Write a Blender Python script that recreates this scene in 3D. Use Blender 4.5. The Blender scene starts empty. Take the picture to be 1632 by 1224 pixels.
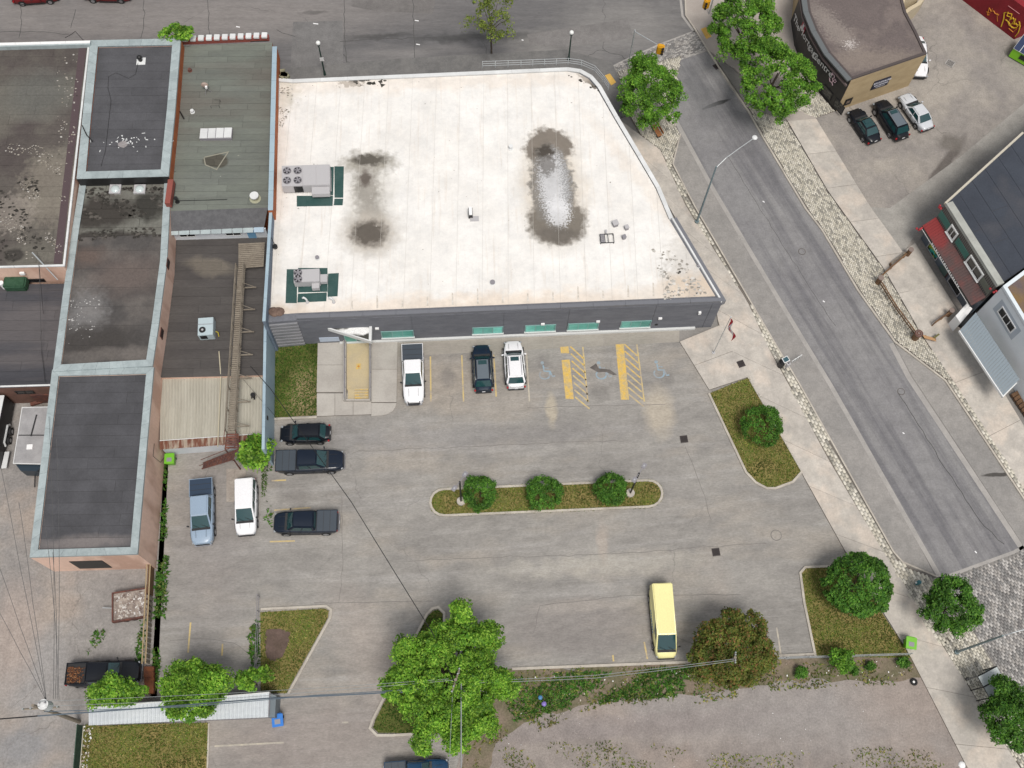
import bpy, bmesh, math, random
import numpy as np
from mathutils import Vector, Matrix
random.seed(7); rng = np.random.default_rng(7)
scene = bpy.context.scene
# ------------------------------------------------------------ camera
H = 88.0; FPX = 1650.0
def cam_basis(pitch, yaw, roll):
    f = Vector((math.sin(yaw)*math.cos(pitch), math.cos(yaw)*math.cos(pitch), -math.sin(pitch)))
    r = Vector((math.cos(yaw), -math.sin(yaw), 0)); u = r.cross(f)
    return r*math.cos(roll)+u*math.sin(roll), -r*math.sin(roll)+u*math.cos(roll), f
CR, CU, CF = cam_basis(math.radians(67.090), math.radians(6.775), math.radians(3.583))
cd = bpy.data.cameras.new("camera"); cam = bpy.data.objects.new("camera", cd)
scene.collection.objects.link(cam); scene.camera = cam
cd.sensor_width = 36; cd.lens = FPX/1632*36; cd.clip_end = 2000; cd.clip_start = 1
m = Matrix((CR, CU, -CF)).transposed().to_4x4(); m.translation = Vector((0, 0, H)); cam.matrix_world = m
# ------------------------------------------------------------ sky, sun, exposure
world = bpy.data.worlds.new("World"); scene.world = world; world.use_nodes = True
wn = world.node_tree; bg = wn.nodes["Background"]
sky = wn.nodes.new("ShaderNodeTexSky"); sky.sky_type = 'NISHITA'; sky.sun_disc = False
SUN_EL, SUN_AZ = math.radians(66), math.radians(165)
sky.sun_elevation = SUN_EL; sky.sun_rotation = SUN_AZ
sky.dust_density = 3.0
hs = wn.nodes.new("ShaderNodeHueSaturation"); hs.inputs["Saturation"].default_value = 0.22
wn.links.new(sky.outputs[0], hs.inputs["Color"]); wn.links.new(hs.outputs[0], bg.inputs[0])
bg.inputs[1].default_value = 0.115
sd = bpy.data.lights.new("sun", 'SUN'); sd.energy = 2.3; sd.angle = math.radians(20); sd.color = (1, 0.95, 0.88)
so = bpy.data.objects.new("sun", sd); scene.collection.objects.link(so); so.location = (0, 0, 120)
sv = Vector((math.sin(SUN_AZ)*math.cos(SUN_EL), math.cos(SUN_AZ)*math.cos(SUN_EL), math.sin(SUN_EL)))
so.rotation_euler = sv.to_track_quat('Z', 'Y').to_euler()
scene.view_settings.view_transform = 'Standard'; scene.view_settings.look = 'None'
scene.view_settings.exposure = 0.04; scene.view_settings.gamma = 1.0
scene.view_settings.use_curve_mapping = False
scene.render.resolution_x = 1024; scene.render.resolution_y = 768

# ------------------------------------------------------------ helpers
def G(x, y, z=0.0):
    """point of the place at height z seen at photo pixel x, y"""
    d = CR*((x-816)/FPX) - CU*((y-612)/FPX) + CF
    return Vector((0, 0, H)) + d*((z-H)/d.z)
def L(pts, z=0.0): return [G(x, y, z).xy for x, y in pts]
def onwall(px, py, A, B):
    """pixel -> (metres along the wall A-B, height)"""
    d = CR*((px-816)/FPX) - CU*((py-612)/FPX) + CF
    A = Vector((A[0], A[1])); B = Vector((B[0], B[1])); t = (B-A).normalized(); n = Vector((-t.y, t.x))
    k = (A.dot(n))/(d.x*n.x+d.y*n.y)
    p = Vector((d.x*k, d.y*k)); return (p-A).dot(t), H+d.z*k
def tag(o, label=None, cat=None, group=None, kind=None):
    if label: o['label'] = label
    if cat: o['category'] = cat
    if group: o['group'] = group
    if kind: o['kind'] = kind
    return o
def link(o, parent=None):
    scene.collection.objects.link(o)
    if parent is not None:
        o.parent = parent; o.matrix_parent_inverse = parent_inv(parent)
    return o
def parent_inv(p):
    mt = Matrix.Identity(4)
    while p is not None:
        mt = Matrix.LocRotScale(p.location, p.rotation_euler, p.scale) @ mt
        if p.parent is not None: mt = p.matrix_parent_inverse @ mt
        p = p.parent
    return mt.inverted()
def empty(name, loc, rz=0, parent=None, **k):
    o = bpy.data.objects.new(name, None); o.location = loc if len(loc) == 3 else (loc[0], loc[1], 0)
    o.rotation_euler = (0, 0, rz); o.empty_display_size = .3; scene.collection.objects.link(o)
    return tag(o, **k)
class MB:
    def __init__(s): s.v = []; s.f = []
    def add(s, vs, fs):
        n = len(s.v); s.v += [tuple(v) for v in vs]; s.f += [tuple(i+n for i in f) for f in fs]; return s
    def box(s, c, size, rz=0, rx=0, ry=0):
        R = Matrix.Rotation(rz, 3, 'Z') @ Matrix.Rotation(ry, 3, 'Y') @ Matrix.Rotation(rx, 3, 'X'); c = Vector(c)
        if len(c) == 2: c = Vector((c[0], c[1], size[2]/2))
        vs = [c+R@Vector((x*size[0]/2, y*size[1]/2, z*size[2]/2)) for z in (-1, 1) for y in (-1, 1) for x in (-1, 1)]
        return s.add(vs, [(0, 2, 3, 1), (4, 5, 7, 6), (0, 1, 5, 4), (2, 6, 7, 3), (0, 4, 6, 2), (1, 3, 7, 5)])
    def prism(s, pts, z0, z1, cap0=False):
        n = len(pts); zs = z1 if isinstance(z1, (list, tuple)) else [z1]*n
        vs = [(p[0], p[1], z0) for p in pts]+[(p[0], p[1], zs[i]) for i, p in enumerate(pts)]
        fs = [tuple(range(n, 2*n))]+[(i, (i+1) % n, n+(i+1) % n, n+i) for i in range(n)]
        if cap0: fs.append(tuple(range(n-1, -1, -1)))
        return s.add(vs, fs)
    def quad(s, a, b, c, d): return s.add([a, b, c, d], [(0, 1, 2, 3)])
    def slab(s, a, b, c, d, t):
        """quad given in 3d, thickened by t along its normal (upwards)"""
        a, b, c, d = [Vector(q) for q in (a, b, c, d)]; n = (b-a).cross(d-a).normalized()
        if n.z < 0: n = -n
        q = [a, b, c, d]; return s.add(q+[p+n*t for p in q], [(3, 2, 1, 0), (4, 5, 6, 7), (0, 1, 5, 4), (1, 2, 6, 5), (2, 3, 7, 6), (3, 0, 4, 7)])
    def tube(s, pts, r, n=6, r1=None, caps=True):
        pts = [Vector(p) for p in pts]; k = len(pts); vs = []
        for i, p in enumerate(pts):
            d = (pts[min(i+1, k-1)]-pts[max(i-1, 0)]).normalized()
            a = d.cross(Vector((0, 0, 1))) if abs(d.z) < .95 else d.cross(Vector((1, 0, 0)))
            a.normalize(); b = d.cross(a); rr = r if r1 is None else r+(r1-r)*i/(k-1)
            vs += [p+(a*math.cos(2*math.pi*j/n)+b*math.sin(2*math.pi*j/n))*rr for j in range(n)]
        fs = [(i*n+j, i*n+(j+1) % n, (i+1)*n+(j+1) % n, (i+1)*n+j) for i in range(k-1) for j in range(n)]
        if caps: fs += [tuple(range(n-1, -1, -1)), tuple(range((k-1)*n, k*n))]
        return s.add(vs, fs)
    def cyl(s, c, r, h, n=16, axis='Z', r2=None):
        c = Vector(c); ax = {'Z': Vector((0, 0, 1)), 'X': Vector((1, 0, 0)), 'Y': Vector((0, 1, 0))}[axis] if isinstance(axis, str) else axis
        return s.tube([c, c+Vector(ax)*h], r, n, r2)
    def ball(s, c, r, seg=12, rings=8, sx=1, sy=1, sz=1):
        c = Vector(c); vs = [c+Vector((0, 0, r*sz))]; fs = []
        for i in range(1, rings):
            t = math.pi*i/rings
            vs += [c+Vector((r*sx*math.sin(t)*math.cos(2*math.pi*j/seg), r*sy*math.sin(t)*math.sin(2*math.pi*j/seg), r*sz*math.cos(t))) for j in range(seg)]
        vs.append(c-Vector((0, 0, r*sz))); N = len(vs)-1
        fs += [(0, 1+j, 1+(j+1) % seg) for j in range(seg)]
        for i in range(rings-2):
            a = 1+i*seg; fs += [(a+j, a+seg+j, a+seg+(j+1) % seg, a+(j+1) % seg) for j in range(seg)]
        a = 1+(rings-2)*seg; fs += [(a+j, N, a+(j+1) % seg) for j in range(seg)]
        return s.add(vs, fs)
    def wall(s, pts, th, z0, z1, closed=False):
        """wall along a polyline (world xy), th metres to the left (+) or right (-)"""
        P = [Vector((p[0], p[1])) for p in pts]; n = len(P); off = []
        for i in range(n):
            a = P[i-1] if (i > 0 or closed) else None; b = P[(i+1) % n] if (i < n-1 or closed) else None
            d1 = (P[i]-a).normalized() if a is not None else None; d2 = (b-P[i]).normalized() if b is not None else None
            if d1 is None: d1 = d2
            if d2 is None: d2 = d1
            n1 = Vector((-d1.y, d1.x)); n2 = Vector((-d2.y, d2.x)); mm = (n1+n2)
            mm = mm.normalized() if mm.length > 1e-6 else n1
            off.append(P[i]+mm*(th/max(.35, mm.dot(n1))))
        vs = []
        for i in range(n): vs += [(*P[i], z0), (*off[i], z0), (*off[i], z1), (*P[i], z1)]
        fs = []
        for i in range(n if closed else n-1):
            a = 4*i; b = 4*((i+1) % n); fs += [(a+k, b+k, b+(k+1) % 4, a+(k+1) % 4) for k in range(4)]
        if not closed: fs += [(3, 2, 1, 0), (4*n-4, 4*n-3, 4*n-2, 4*n-1)]
        return s.add(vs, fs)
    def build(s, name, mt, parent=None, smooth=False, bevel=0, **k):
        me = bpy.data.meshes.new(name); me.from_pydata(s.v, [], s.f); me.update()
        bm = bmesh.new(); bm.from_mesh(me)
        if bevel: bmesh.ops.bevel(bm, geom=list(bm.edges), offset=bevel, segments=2, affect='EDGES', clamp_overlap=True)
        bmesh.ops.recalc_face_normals(bm, faces=list(bm.faces)); bm.to_mesh(me); bm.free()
        if smooth:
            me.polygons.foreach_set('use_smooth', [True]*len(me.polygons))
            try: me.set_sharp_from_angle(angle=math.radians(38))
            except Exception: pass
        me.materials.append(mt); o = bpy.data.objects.new(name, me); link(o, parent); return tag(o, **k)
def fast(name, V, F, mt, parent=None, smooth=False, **k):
    V = np.asarray(V, dtype=np.float32); F = np.asarray(F, dtype=np.int32); me = bpy.data.meshes.new(name)
    me.vertices.add(len(V)); me.vertices.foreach_set('co', V.ravel()); nf, c = F.shape
    me.loops.add(nf*c); me.loops.foreach_set('vertex_index', F.ravel())
    me.polygons.add(nf); me.polygons.foreach_set('loop_start', np.arange(0, nf*c, c, dtype=np.int32)); me.polygons.foreach_set('loop_total', np.full(nf, c, dtype=np.int32))
    me.update(calc_edges=True); me.materials.append(mt)
    o = bpy.data.objects.new(name, me); link(o, parent); return tag(o, **k)
def inside(P, poly):
    x, y = P[:, 0], P[:, 1]; r = np.zeros(len(P), bool); n = len(poly)
    for i in range(n):
        x1, y1 = poly[i][0], poly[i][1]; x2, y2 = poly[(i+1) % n][0], poly[(i+1) % n][1]
        c = ((y1 > y) != (y2 > y)) & (x < (x2-x1)*(y-y1)/((y2-y1) if y2 != y1 else 1e-9)+x1); r ^= c
    return r
def clip(poly, p, n):
    """keep the side of a polygon where (q-p).n >= 0"""
    out = []
    for i in range(len(poly)):
        a, b = Vector(poly[i]), Vector(poly[(i+1) % len(poly)]); da, db = (a-p).dot(n), (b-p).dot(n)
        if da >= 0: out.append(a)
        if (da >= 0) != (db >= 0): out.append(a+(b-a)*(da/(da-db)))
    return out
def bands(name, poly, d, width, gap, z, th, mt, parent, jitter=0.0, cross=0):
    """split a flat area into strips of sheet, each an object of its own"""
    d = Vector(d).normalized(); n = Vector((-d.y, d.x)); poly = [Vector((p[0], p[1])) for p in poly]
    lo = min(p.dot(n) for p in poly); hi = max(p.dot(n) for p in poly); k = 0; t = lo
    while t < hi-1e-4:
        q = clip(poly, n*(t+gap/2), n); q = clip(q, n*(t+width-gap/2), -n) if len(q) > 2 else q
        pieces = [q]
        if cross and len(q) > 2:
            a = min(p.dot(d) for p in q); b = max(p.dot(d) for p in q); c = a+random.uniform(.3, 1)*cross; cuts = [a-1]
            while c < b-.6: cuts.append(c); c += cross*random.uniform(.7, 1.2)
            cuts.append(b+1); pieces = []
            for i in range(len(cuts)-1):
                r = clip(q, d*(cuts[i]+gap/2), d); r = clip(r, d*(cuts[i+1]-gap/2), -d) if len(r) > 2 else r
                pieces.append(r)
        for q in pieces:
            if len(q) > 2: MB().prism(q, z, z+th+random.uniform(0, jitter)+(k % 2)*.002).build(name, mt, parent)
        t += width; k += 1
def resample(pts, step):
    P = [Vector(p) for p in pts]; out = [P[0]]
    for a, b in zip(P, P[1:]):
        n = max(1, round((b-a).length/step)); out += [a+(b-a)*i/n for i in range(1, n+1)]
    return out
def coping(name, pts, w, z0, z1, step, mt, parent, closed=True, gap=.02):
    """cap pieces laid end to end along a polyline; w to the left(+)"""
    P = [Vector((p[0], p[1])) for p in pts]; n = len(P); inn = []
    for i in range(n):
        d1 = (P[i]-P[i-1]).normalized() if (closed or i > 0) else (P[1]-P[0]).normalized()
        d2 = (P[(i+1) % n]-P[i]).normalized() if (closed or i < n-1) else d1
        n1 = Vector((-d1.y, d1.x)); mm = (n1+Vector((-d2.y, d2.x))).normalized(); inn.append(P[i]+mm*(w/max(.35, mm.dot(n1))))
    for i in range(n if closed else n-1):
        a, b, c, d = P[i], P[(i+1) % n], inn[(i+1) % n], inn[i]; k = max(1, round((b-a).length/step)); ln = (b-a).length
        for j in range(k):
            t0 = j/k+gap/2/ln; t1 = (j+1)/k-gap/2/ln
            MB().prism([a.lerp(b, t0), a.lerp(b, t1), d.lerp(c, t1), d.lerp(c, t0)], z0, z1+random.uniform(0, .006), True).build(name, mt, parent)
# ---- materials
def rgb(c): return (c[0], c[1], c[2], 1)
def mat(name, c, c2=None, s=.5, stretch=(1, 1, 1), rot=0, rough=.85, metal=0, fine=.12, fs=9, bump=0, spec=.3,
        stains=(), obj=0, cracks=None, c3=None, s3=.12, local=False, island=0, streaks=None, lo=.38, hi=.62, coat=0, mott=0):
    m = bpy.data.materials.new(name); m.use_nodes = True; nt = m.node_tree; N = nt.nodes; K = nt.links
    b = N["Principled BSDF"]; b.inputs["Roughness"].default_value = rough; b.inputs["Metallic"].default_value = metal
    b.inputs["Specular IOR Level"].default_value = spec
    if coat: b.inputs["Coat Weight"].default_value = coat; b.inputs["Coat Roughness"].default_value = .08
    if local: co = N.new("ShaderNodeTexCoord").outputs["Object"]
    else: co = N.new("ShaderNodeNewGeometry").outputs["Position"]
    mp = N.new("ShaderNodeMapping"); mp.vector_type = 'TEXTURE'; mp.inputs["Rotation"].default_value[2] = rot; mp.inputs["Scale"].default_value = tuple(1/q for q in stretch); K.new(co, mp.inputs[0])
    def noise(scale, det=4, vec=None, rg=.6):
        n = N.new("ShaderNodeTexNoise"); n.inputs["Scale"].default_value = scale; n.inputs["Detail"].default_value = det
        n.inputs["Roughness"].default_value = rg; K.new(vec or mp.outputs[0], n.inputs["Vector"]); return n.outputs["Fac"]
    def ramp(f, a, bb, v0=0, v1=1):
        r = N.new("ShaderNodeMapRange"); r.inputs[1].default_value = a; r.inputs[2].default_value = bb
        r.inputs[3].default_value = v0; r.inputs[4].default_value = v1; K.new(f, r.inputs[0]); return r.outputs[0]
    def mix(f, a, bb):
        x = N.new("ShaderNodeMix"); x.data_type = 'RGBA'
        if isinstance(f, float): x.inputs[0].default_value = f
        else: K.new(f, x.inputs[0])
        for i, q in ((6, a), (7, bb)):
            if isinstance(q, tuple): x.inputs[i].default_value = rgb(q)
            else: K.new(q, x.inputs[i])
        return x.outputs[2]
    def math_(op, a, bb):
        x = N.new("ShaderNodeMath"); x.operation = op
        for i, q in enumerate((a, bb)):
            if isinstance(q, (int, float)): x.inputs[i].default_value = q
            else: K.new(q, x.inputs[i])
        return x.outputs[0]
    cur = tuple(c)
    if c2 is not None: cur = mix(ramp(noise(s), lo, hi), tuple(c), tuple(c2))
    if c3 is not None: cur = mix(ramp(noise(s3, 3), .5, .62), cur, tuple(c3))
    if streaks:
        mp2 = N.new("ShaderNodeMapping"); mp2.vector_type = 'TEXTURE'; mp2.inputs["Rotation"].default_value[2] = streaks[3]; mp2.inputs["Scale"].default_value = tuple(1/q for q in streaks[1]); K.new(co, mp2.inputs[0])
        cur = mix(ramp(noise(1, 5, mp2.outputs[0], .65), streaks[4], streaks[4]+.14, 0, streaks[2]), cur, tuple(streaks[0]))
    for st in stains:
        cx, cy, rx, ry, ro, colr, soft, dist = st[:8]; thick = st[8] if len(st) > 8 else 1.0
        nn = N.new("ShaderNodeTexNoise"); nn.inputs["Scale"].default_value = st[9] if len(st) > 9 else .8; nn.inputs["Detail"].default_value = 5; K.new(co, nn.inputs["Vector"])
        v1 = N.new("ShaderNodeVectorMath"); v1.operation = 'SUBTRACT'; K.new(nn.outputs["Color"], v1.inputs[0]); v1.inputs[1].default_value = (.5, .5, .5)
        v2 = N.new("ShaderNodeVectorMath"); v2.operation = 'MULTIPLY_ADD'; K.new(v1.outputs[0], v2.inputs[0]); v2.inputs[1].default_value = (dist,)*3; K.new(co, v2.inputs[2])
        ms = N.new("ShaderNodeMapping"); ms.vector_type = 'TEXTURE'; ms.inputs["Location"].default_value = (cx, cy, 0); ms.inputs["Rotation"].default_value[2] = ro
        ms.inputs["Scale"].default_value = (rx, ry, 1e5); K.new(v2.outputs[0], ms.inputs[0])
        ln = N.new("ShaderNodeVectorMath"); ln.operation = 'LENGTH'; K.new(ms.outputs[0], ln.inputs[0])
        cur = mix(ramp(ln.outputs["Value"], 1+soft/2, 1-soft/2, 0, thick), cur, tuple(colr))
    if cracks:
        vo = N.new("ShaderNodeTexVoronoi"); vo.feature = 'DISTANCE_TO_EDGE'; vo.inputs["Scale"].default_value = cracks[0]
        nn = N.new("ShaderNodeTexNoise"); nn.inputs["Scale"].default_value = .9; nn.inputs["Detail"].default_value = 6; K.new(co, nn.inputs["Vector"])
        v2 = N.new("ShaderNodeVectorMath"); v2.operation = 'MULTIPLY_ADD'; K.new(nn.outputs["Color"], v2.inputs[0]); v2.inputs[1].default_value = (cracks[4],)*3; K.new(co, v2.inputs[2]); K.new(v2.outputs[0], vo.inputs["Vector"])
        lf = ramp(vo.outputs["Distance"], 0, cracks[1], 1, 0); gate = ramp(noise(.13, 2), .45, .6, 0, cracks[3])
        cur = mix(math_('MULTIPLY', lf, gate), cur, tuple(cracks[2]))
    if fine:
        f = ramp(noise(fs, 6, None, .75), .25, .75, 1-fine, 1+fine)
        if mott: f = math_('MULTIPLY', f, ramp(noise(mott, 5, None, .7), .3, .7, 1-.14, 1+.14))
        if obj:
            oi = N.new("ShaderNodeObjectInfo"); f = math_('MULTIPLY', f, ramp(oi.outputs["Random"], 0, 1, 1-obj, 1+obj))
        if island:
            gi = N.new("ShaderNodeNewGeometry"); f = math_('MULTIPLY', f, ramp(gi.outputs["Random Per Island"], 0, 1, 1-island, 1+island))
        x = N.new("ShaderNodeVectorMath"); x.operation = 'SCALE'
        if isinstance(cur, tuple): x.inputs[0].default_value = cur
        else: K.new(cur, x.inputs[0])
        K.new(f, x.inputs["Scale"]); cur = x.outputs[0]
    if isinstance(cur, tuple): b.inputs["Base Color"].default_value = rgb(cur)
    else: K.new(cur, b.inputs["Base Color"])
    if bump:
        bp = N.new("ShaderNodeBump"); bp.inputs["Strength"].default_value = bump; bp.inputs["Distance"].default_value = .05
        K.new(noise(fs*1.3, 6, None, .7), bp.inputs["Height"]); K.new(bp.outputs[0], b.inputs["Normal"])
    return m
def st(x, y, rx, ry, colr, soft=.5, dist=1.2, ro=0, z=0, thick=1.0, ns=.8):
    """stain given by photo position and radii in metres"""
    p = G(x, y, z); return (p.x, p.y, rx, ry, ro, colr, soft, dist, thick, ns)
def plain(name, c, rough=.5, metal=0, spec=.5, coat=0, emit=0, fine=.06, local=True, **k):
    return mat(name, c, rough=rough, metal=metal, spec=spec, coat=coat, fine=fine, local=local, **k)
def island_ramp(name, cols, rough=.9, fine=.1, s=1.0, extra=None):
    """one random colour of a short list for every loose piece of the mesh"""
    m = bpy.data.materials.new(name); m.use_nodes = True; nt = m.node_tree; N = nt.nodes; K = nt.links; b = N["Principled BSDF"]
    b.inputs["Roughness"].default_value = rough; b.inputs["Specular IOR Level"].default_value = .25
    g = N.new("ShaderNodeNewGeometry"); cr = N.new("ShaderNodeValToRGB"); cr.color_ramp.interpolation = 'CONSTANT'
    el = cr.color_ramp.elements; el[0].color = rgb(cols[0][1]); el[0].position = 0; el[1].position = cols[1][0]; el[1].color = rgb(cols[1][1])
    for p, c in cols[2:]: e = el.new(p); e.color = rgb(c)
    K.new(g.outputs["Random Per Island"], cr.inputs[0])
    no = N.new("ShaderNodeTexNoise"); no.inputs["Scale"].default_value = s; no.inputs["Detail"].default_value = 4; K.new(g.outputs["Position"], no.inputs["Vector"])
    r = N.new("ShaderNodeMapRange"); r.inputs[1].default_value = .3; r.inputs[2].default_value = .7; r.inputs[3].default_value = 1-fine; r.inputs[4].default_value = 1+fine; K.new(no.outputs["Fac"], r.inputs[0])
    x = N.new("ShaderNodeVectorMath"); x.operation = 'SCALE'; K.new(cr.outputs[0], x.inputs[0]); K.new(r.outputs[0], x.inputs["Scale"]); K.new(x.outputs[0], b.inputs["Base Color"])
    return m
def rough(pts, amp=5, step=14, seed=1):
    """make the outline of a natural patch ragged"""
    g = random.Random(seed); out = []
    for a, b in zip(pts, pts[1:]+pts[:1]):
        n = max(1, int(math.hypot(b[0]-a[0], b[1]-a[1])/step))
        for i in range(n): out.append((a[0]+(b[0]-a[0])*i/n+g.gauss(0, amp)*(i > 0), a[1]+(b[1]-a[1])*i/n+g.gauss(0, amp)*(i > 0)))
    return out
def flakes(parent, poly, z, n, cols, s=(.04,.15), name='surface_flakes', dens=None):
    """thin loose bits lying on a surface"""
    P = np.array([tuple(v) for v in L(poly, z)]); lo, hi = P.min(0), P.max(0); C = rng.uniform(lo, hi, (n*6, 2)); C = C[inside(C, P)]
    ph = rng.uniform(0, 6, (4, 2)); k = rng.uniform(.5, 2.2, (4, 2)); f = sum(np.sin(C@k[i]+ph[i, 0]) for i in range(4))/4; C = C[f > (.05 if dens is None else dens)][:n]; mb = MB()
    for c in C:
        a = random.uniform(*s); t = random.uniform(0, 6); m = random.randint(3, 6); mb.add([(c[0]+math.cos(t+i*6.283/m)*a*random.uniform(.5,1.2), c[1]+math.sin(t+i*6.283/m)*a*random.uniform(.4,.9), z+.012+.0005*(len(mb.f) % 7)) for i in range(m)], [tuple(range(m))])
    key = name+'_colours'; m_ = bpy.data.materials.get(key) or island_ramp(key, cols)
    return mb.build(name, m_, parent, kind='stuff')
def panel(name, A, B, t0, t1, z0, z1, off, th, mt, parent, **k):
    """box lying on the wall A-B between heights; off metres out of it to the right of A->B"""
    A = Vector((A[0], A[1])); B = Vector((B[0], B[1])); t = (B-A).normalized(); n = Vector((t.y, -t.x))
    q = [A+t*t0+n*off, A+t*t1+n*off, A+t*t1+n*(off+th), A+t*t0+n*(off+th)]
    return MB().prism(q, z0, z1, True).build(name, mt, parent, **k)
def window(A, B, t0, t1, z0, z1, ncol, fm, gm, parent, fw=.07, out=.03, nrow=1, sill=None, mull=.06):
    A = Vector((A[0], A[1])); B = Vector((B[0], B[1])); t = (B-A).normalized(); n = Vector((t.y, -t.x)); m = MB()
    def bx(a, b, c, d, o0, o1): m.prism([A+t*a+n*o0, A+t*b+n*o0, A+t*b+n*o1, A+t*a+n*o1], c, d, True)
    bx(t0, t1, z1-fw, z1, -.04, out+.02); bx(t0, t1, z0, z0+fw, -.04, out+.02)
    bx(t0, t0+fw, z0+fw, z1-fw, -.04, out+.02); bx(t1-fw, t1, z0+fw, z1-fw, -.04, out+.02)
    w = (t1-t0-2*fw); h = z1-z0-2*fw
    for i in range(1, ncol): bx(t0+fw+w*i/ncol-mull/2, t0+fw+w*i/ncol+mull/2, z0+fw, z1-fw, -.02, out+.015)
    o = m.build('window', fm, parent)
    for i in range(ncol):
        for j in range(nrow):
            a = t0+fw+w*i/ncol+mull/2+.005; b = t0+fw+w*(i+1)/ncol-mull/2-.005
            panel('pane', A, B, a, b, z0+fw+h*j/nrow+.01, z0+fw+h*(j+1)/nrow-.01, max(-.01, out-.035), .025, gm, o)
    if sill: panel('sill', A, B, t0-.05, t1+.05, z0-.1, z0-.003, -.02, .22, sill, o)
    return o
# ------------------------------------------------------------ materials of the setting
EW = math.radians(0)
M_lot = mat('lot_asphalt', (.295,.28,.26), (.235,.223,.209), s=.22, stretch=(.6,1.4,1), fine=.26, fs=6, bump=.3, mott=1.3, cracks=(.06,.0035,(.13,.12,.115),.5,1.2),
    c3=(.305,.28,.25), s3=.16, streaks=((.36,.345,.33),(.06,.8,1),.5,.02,.52),
    stains=[st(690,610,5,2.4,(.33,.285,.235),.9,2,thick=.6), st(1050,655,1.3,2.2,(.42,.37,.30),.8,1.4,thick=.8), st(879,655,.5,1.5,(.42,.37,.29),.7,1,thick=.8),
            st(950,900,9,.8,(.40,.375,.33),.9,3,thick=.5), st(960,865,.5,1.6,(.40,.34,.29),.7,1.2,thick=.5), st(880,690,7,.9,(.2,.19,.185),1,2.4,thick=.5),
            st(640,700,9,1.2,(.26,.25,.245),1,3,thick=.5), st(920,1000,6,2.4,(.215,.195,.185),.5,1.5,thick=.6), st(930,965,4,.5,(.33,.30,.27),.8,1.5,thick=.6),
            st(600,1050,2.2,6,(.36,.31,.275),1,2.4,thick=.5,ro=.5), st(1220,730,2.2,1.2,(.23,.225,.225),.8,1.5,thick=.8,ro=-.9), st(1150,980,1.2,5,(.36,.325,.29),.9,1.4,thick=.5),
            st(340,830,3,9,(.235,.215,.205),1,2.4,thick=.6), st(500,1180,8,3,(.27,.23,.21),1,2.4,thick=.6), st(713,600,.7,1.0,(.16,.15,.145),.8,1,thick=.5), st(866,575,.6,.8,(.16,.15,.145),.8,1,thick=.45), st(955,625,.8,.9,(.17,.16,.15),.8,1,thick=.45), st(1060,600,.7,1.0,(.17,.16,.15),.8,1,thick=.45), st(470,790,1.4,.7,(.18,.165,.155),.8,1.2,thick=.5), st(660,520,30,2,(.33,.30,.26),1,2.0,thick=.5)])
M_street = mat('street_asphalt', (.155,.15,.15), (.115,.112,.115), s=.1, stretch=(.3,1.6,1), rot=-.04, fine=.22, fs=6, bump=.25, mott=1.2, cracks=(.07,.004,(.055,.053,.052),.9,.9), c3=(.205,.195,.19), s3=.09,
    stains=[st(390,20,14,3,(.24,.225,.215),1,2.5,thick=.6), st(990,40,6,3.5,(.235,.225,.215),1,3,thick=.7), st(880,62,5,1.2,(.23,.22,.205),1,2.5,thick=.6), st(760,60,6,.6,(.06,.06,.06),.9,2,thick=.8),
            st(600,58,3,.35,(.06,.06,.06),.8,1.5,thick=.8), st(500,20,1.3,.25,(.05,.05,.05),.7,1,thick=.8), st(180,30,30,4,(.225,.205,.195),.9,3,thick=.5)])
SD = math.atan2(*(G(1499,921)-G(1133,300)).xy.yx)          # direction of the side street
M_side = mat('side_street_asphalt', (.235,.23,.23), (.2,.195,.2), s=.12, fine=.22, fs=6, mott=1.1, bump=.2, streaks=((.10,.098,.11),(.03,.75,1),.55,SD,.46),
    stains=[st(1142,166,1.6,.22,(.05,.05,.05),.4,.4,ro=.35), st(1115,150,1.2,4,(.13,.13,.135),.9,1.5,ro=SD+1.57,thick=.7)])
M_lane = mat('parking_lane_asphalt', (.285,.27,.255), (.24,.23,.22), s=.2, fine=.22, fs=6, mott=1.2, bump=.2, stains=[st(1590,757,1.4,.18,(.07,.065,.06),.4,.3)])
M_conc = mat('sidewalk_concrete', (.47,.435,.39), (.41,.38,.345), s=.5, fine=.16, fs=6, obj=.05, mott=1.1, c3=(.52,.46,.40), s3=.3)
M_conc_w = mat('entrance_concrete', (.43,.405,.37), (.37,.345,.315), s=.45, fine=.12, fs=6, obj=.05)
M_apron = mat('apron_concrete', (.33,.305,.27), (.27,.25,.22), s=.35, stretch=(.4,1.3,1), fine=.18, fs=6, obj=.07)
M_kerb = mat('kerb_concrete', (.50,.46,.40), (.39,.355,.31), s=.8, fine=.15, fs=7)
M_gutter = mat('gutter_concrete', (.37,.35,.33), (.31,.295,.28), s=.6, fine=.15, fs=7)
M_gravel = mat('gravel', (.285,.25,.228), (.22,.192,.176), s=.25, fine=.28, fs=6.5, mott=.9, bump=.6, c3=(.30,.245,.21), s3=.1,
    stains=[st(1190,1120,12,2.2,(.295,.275,.265),.9,2.4,thick=.6), st(900,1170,16,.5,(.24,.21,.2),.9,1.5,thick=.7), st(1000,1150,18,.45,(.25,.22,.21),.9,1.5,thick=.6), st(1350,1150,9,2.4,(.275,.255,.243),.9,2.4,thick=.6), st(1490,1110,6,2.5,(.31,.26,.23),.9,2,thick=.7)])
M_yard = mat('yard_asphalt', (.30,.28,.262), (.24,.225,.215), s=.22, fine=.3, fs=5, bump=.4, mott=1.2, c3=(.325,.28,.245), s3=.12, cracks=(.12,.006,(.15,.13,.12),.7,1.4),
    stains=[st(55,1070,2.6,3.4,(.29,.275,.265),.6,1.2), st(20,1010,2,4,(.33,.28,.25),.9,1.8), st(40,1190,2,1.6,(.24,.235,.235),.9,1.8)])
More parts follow.
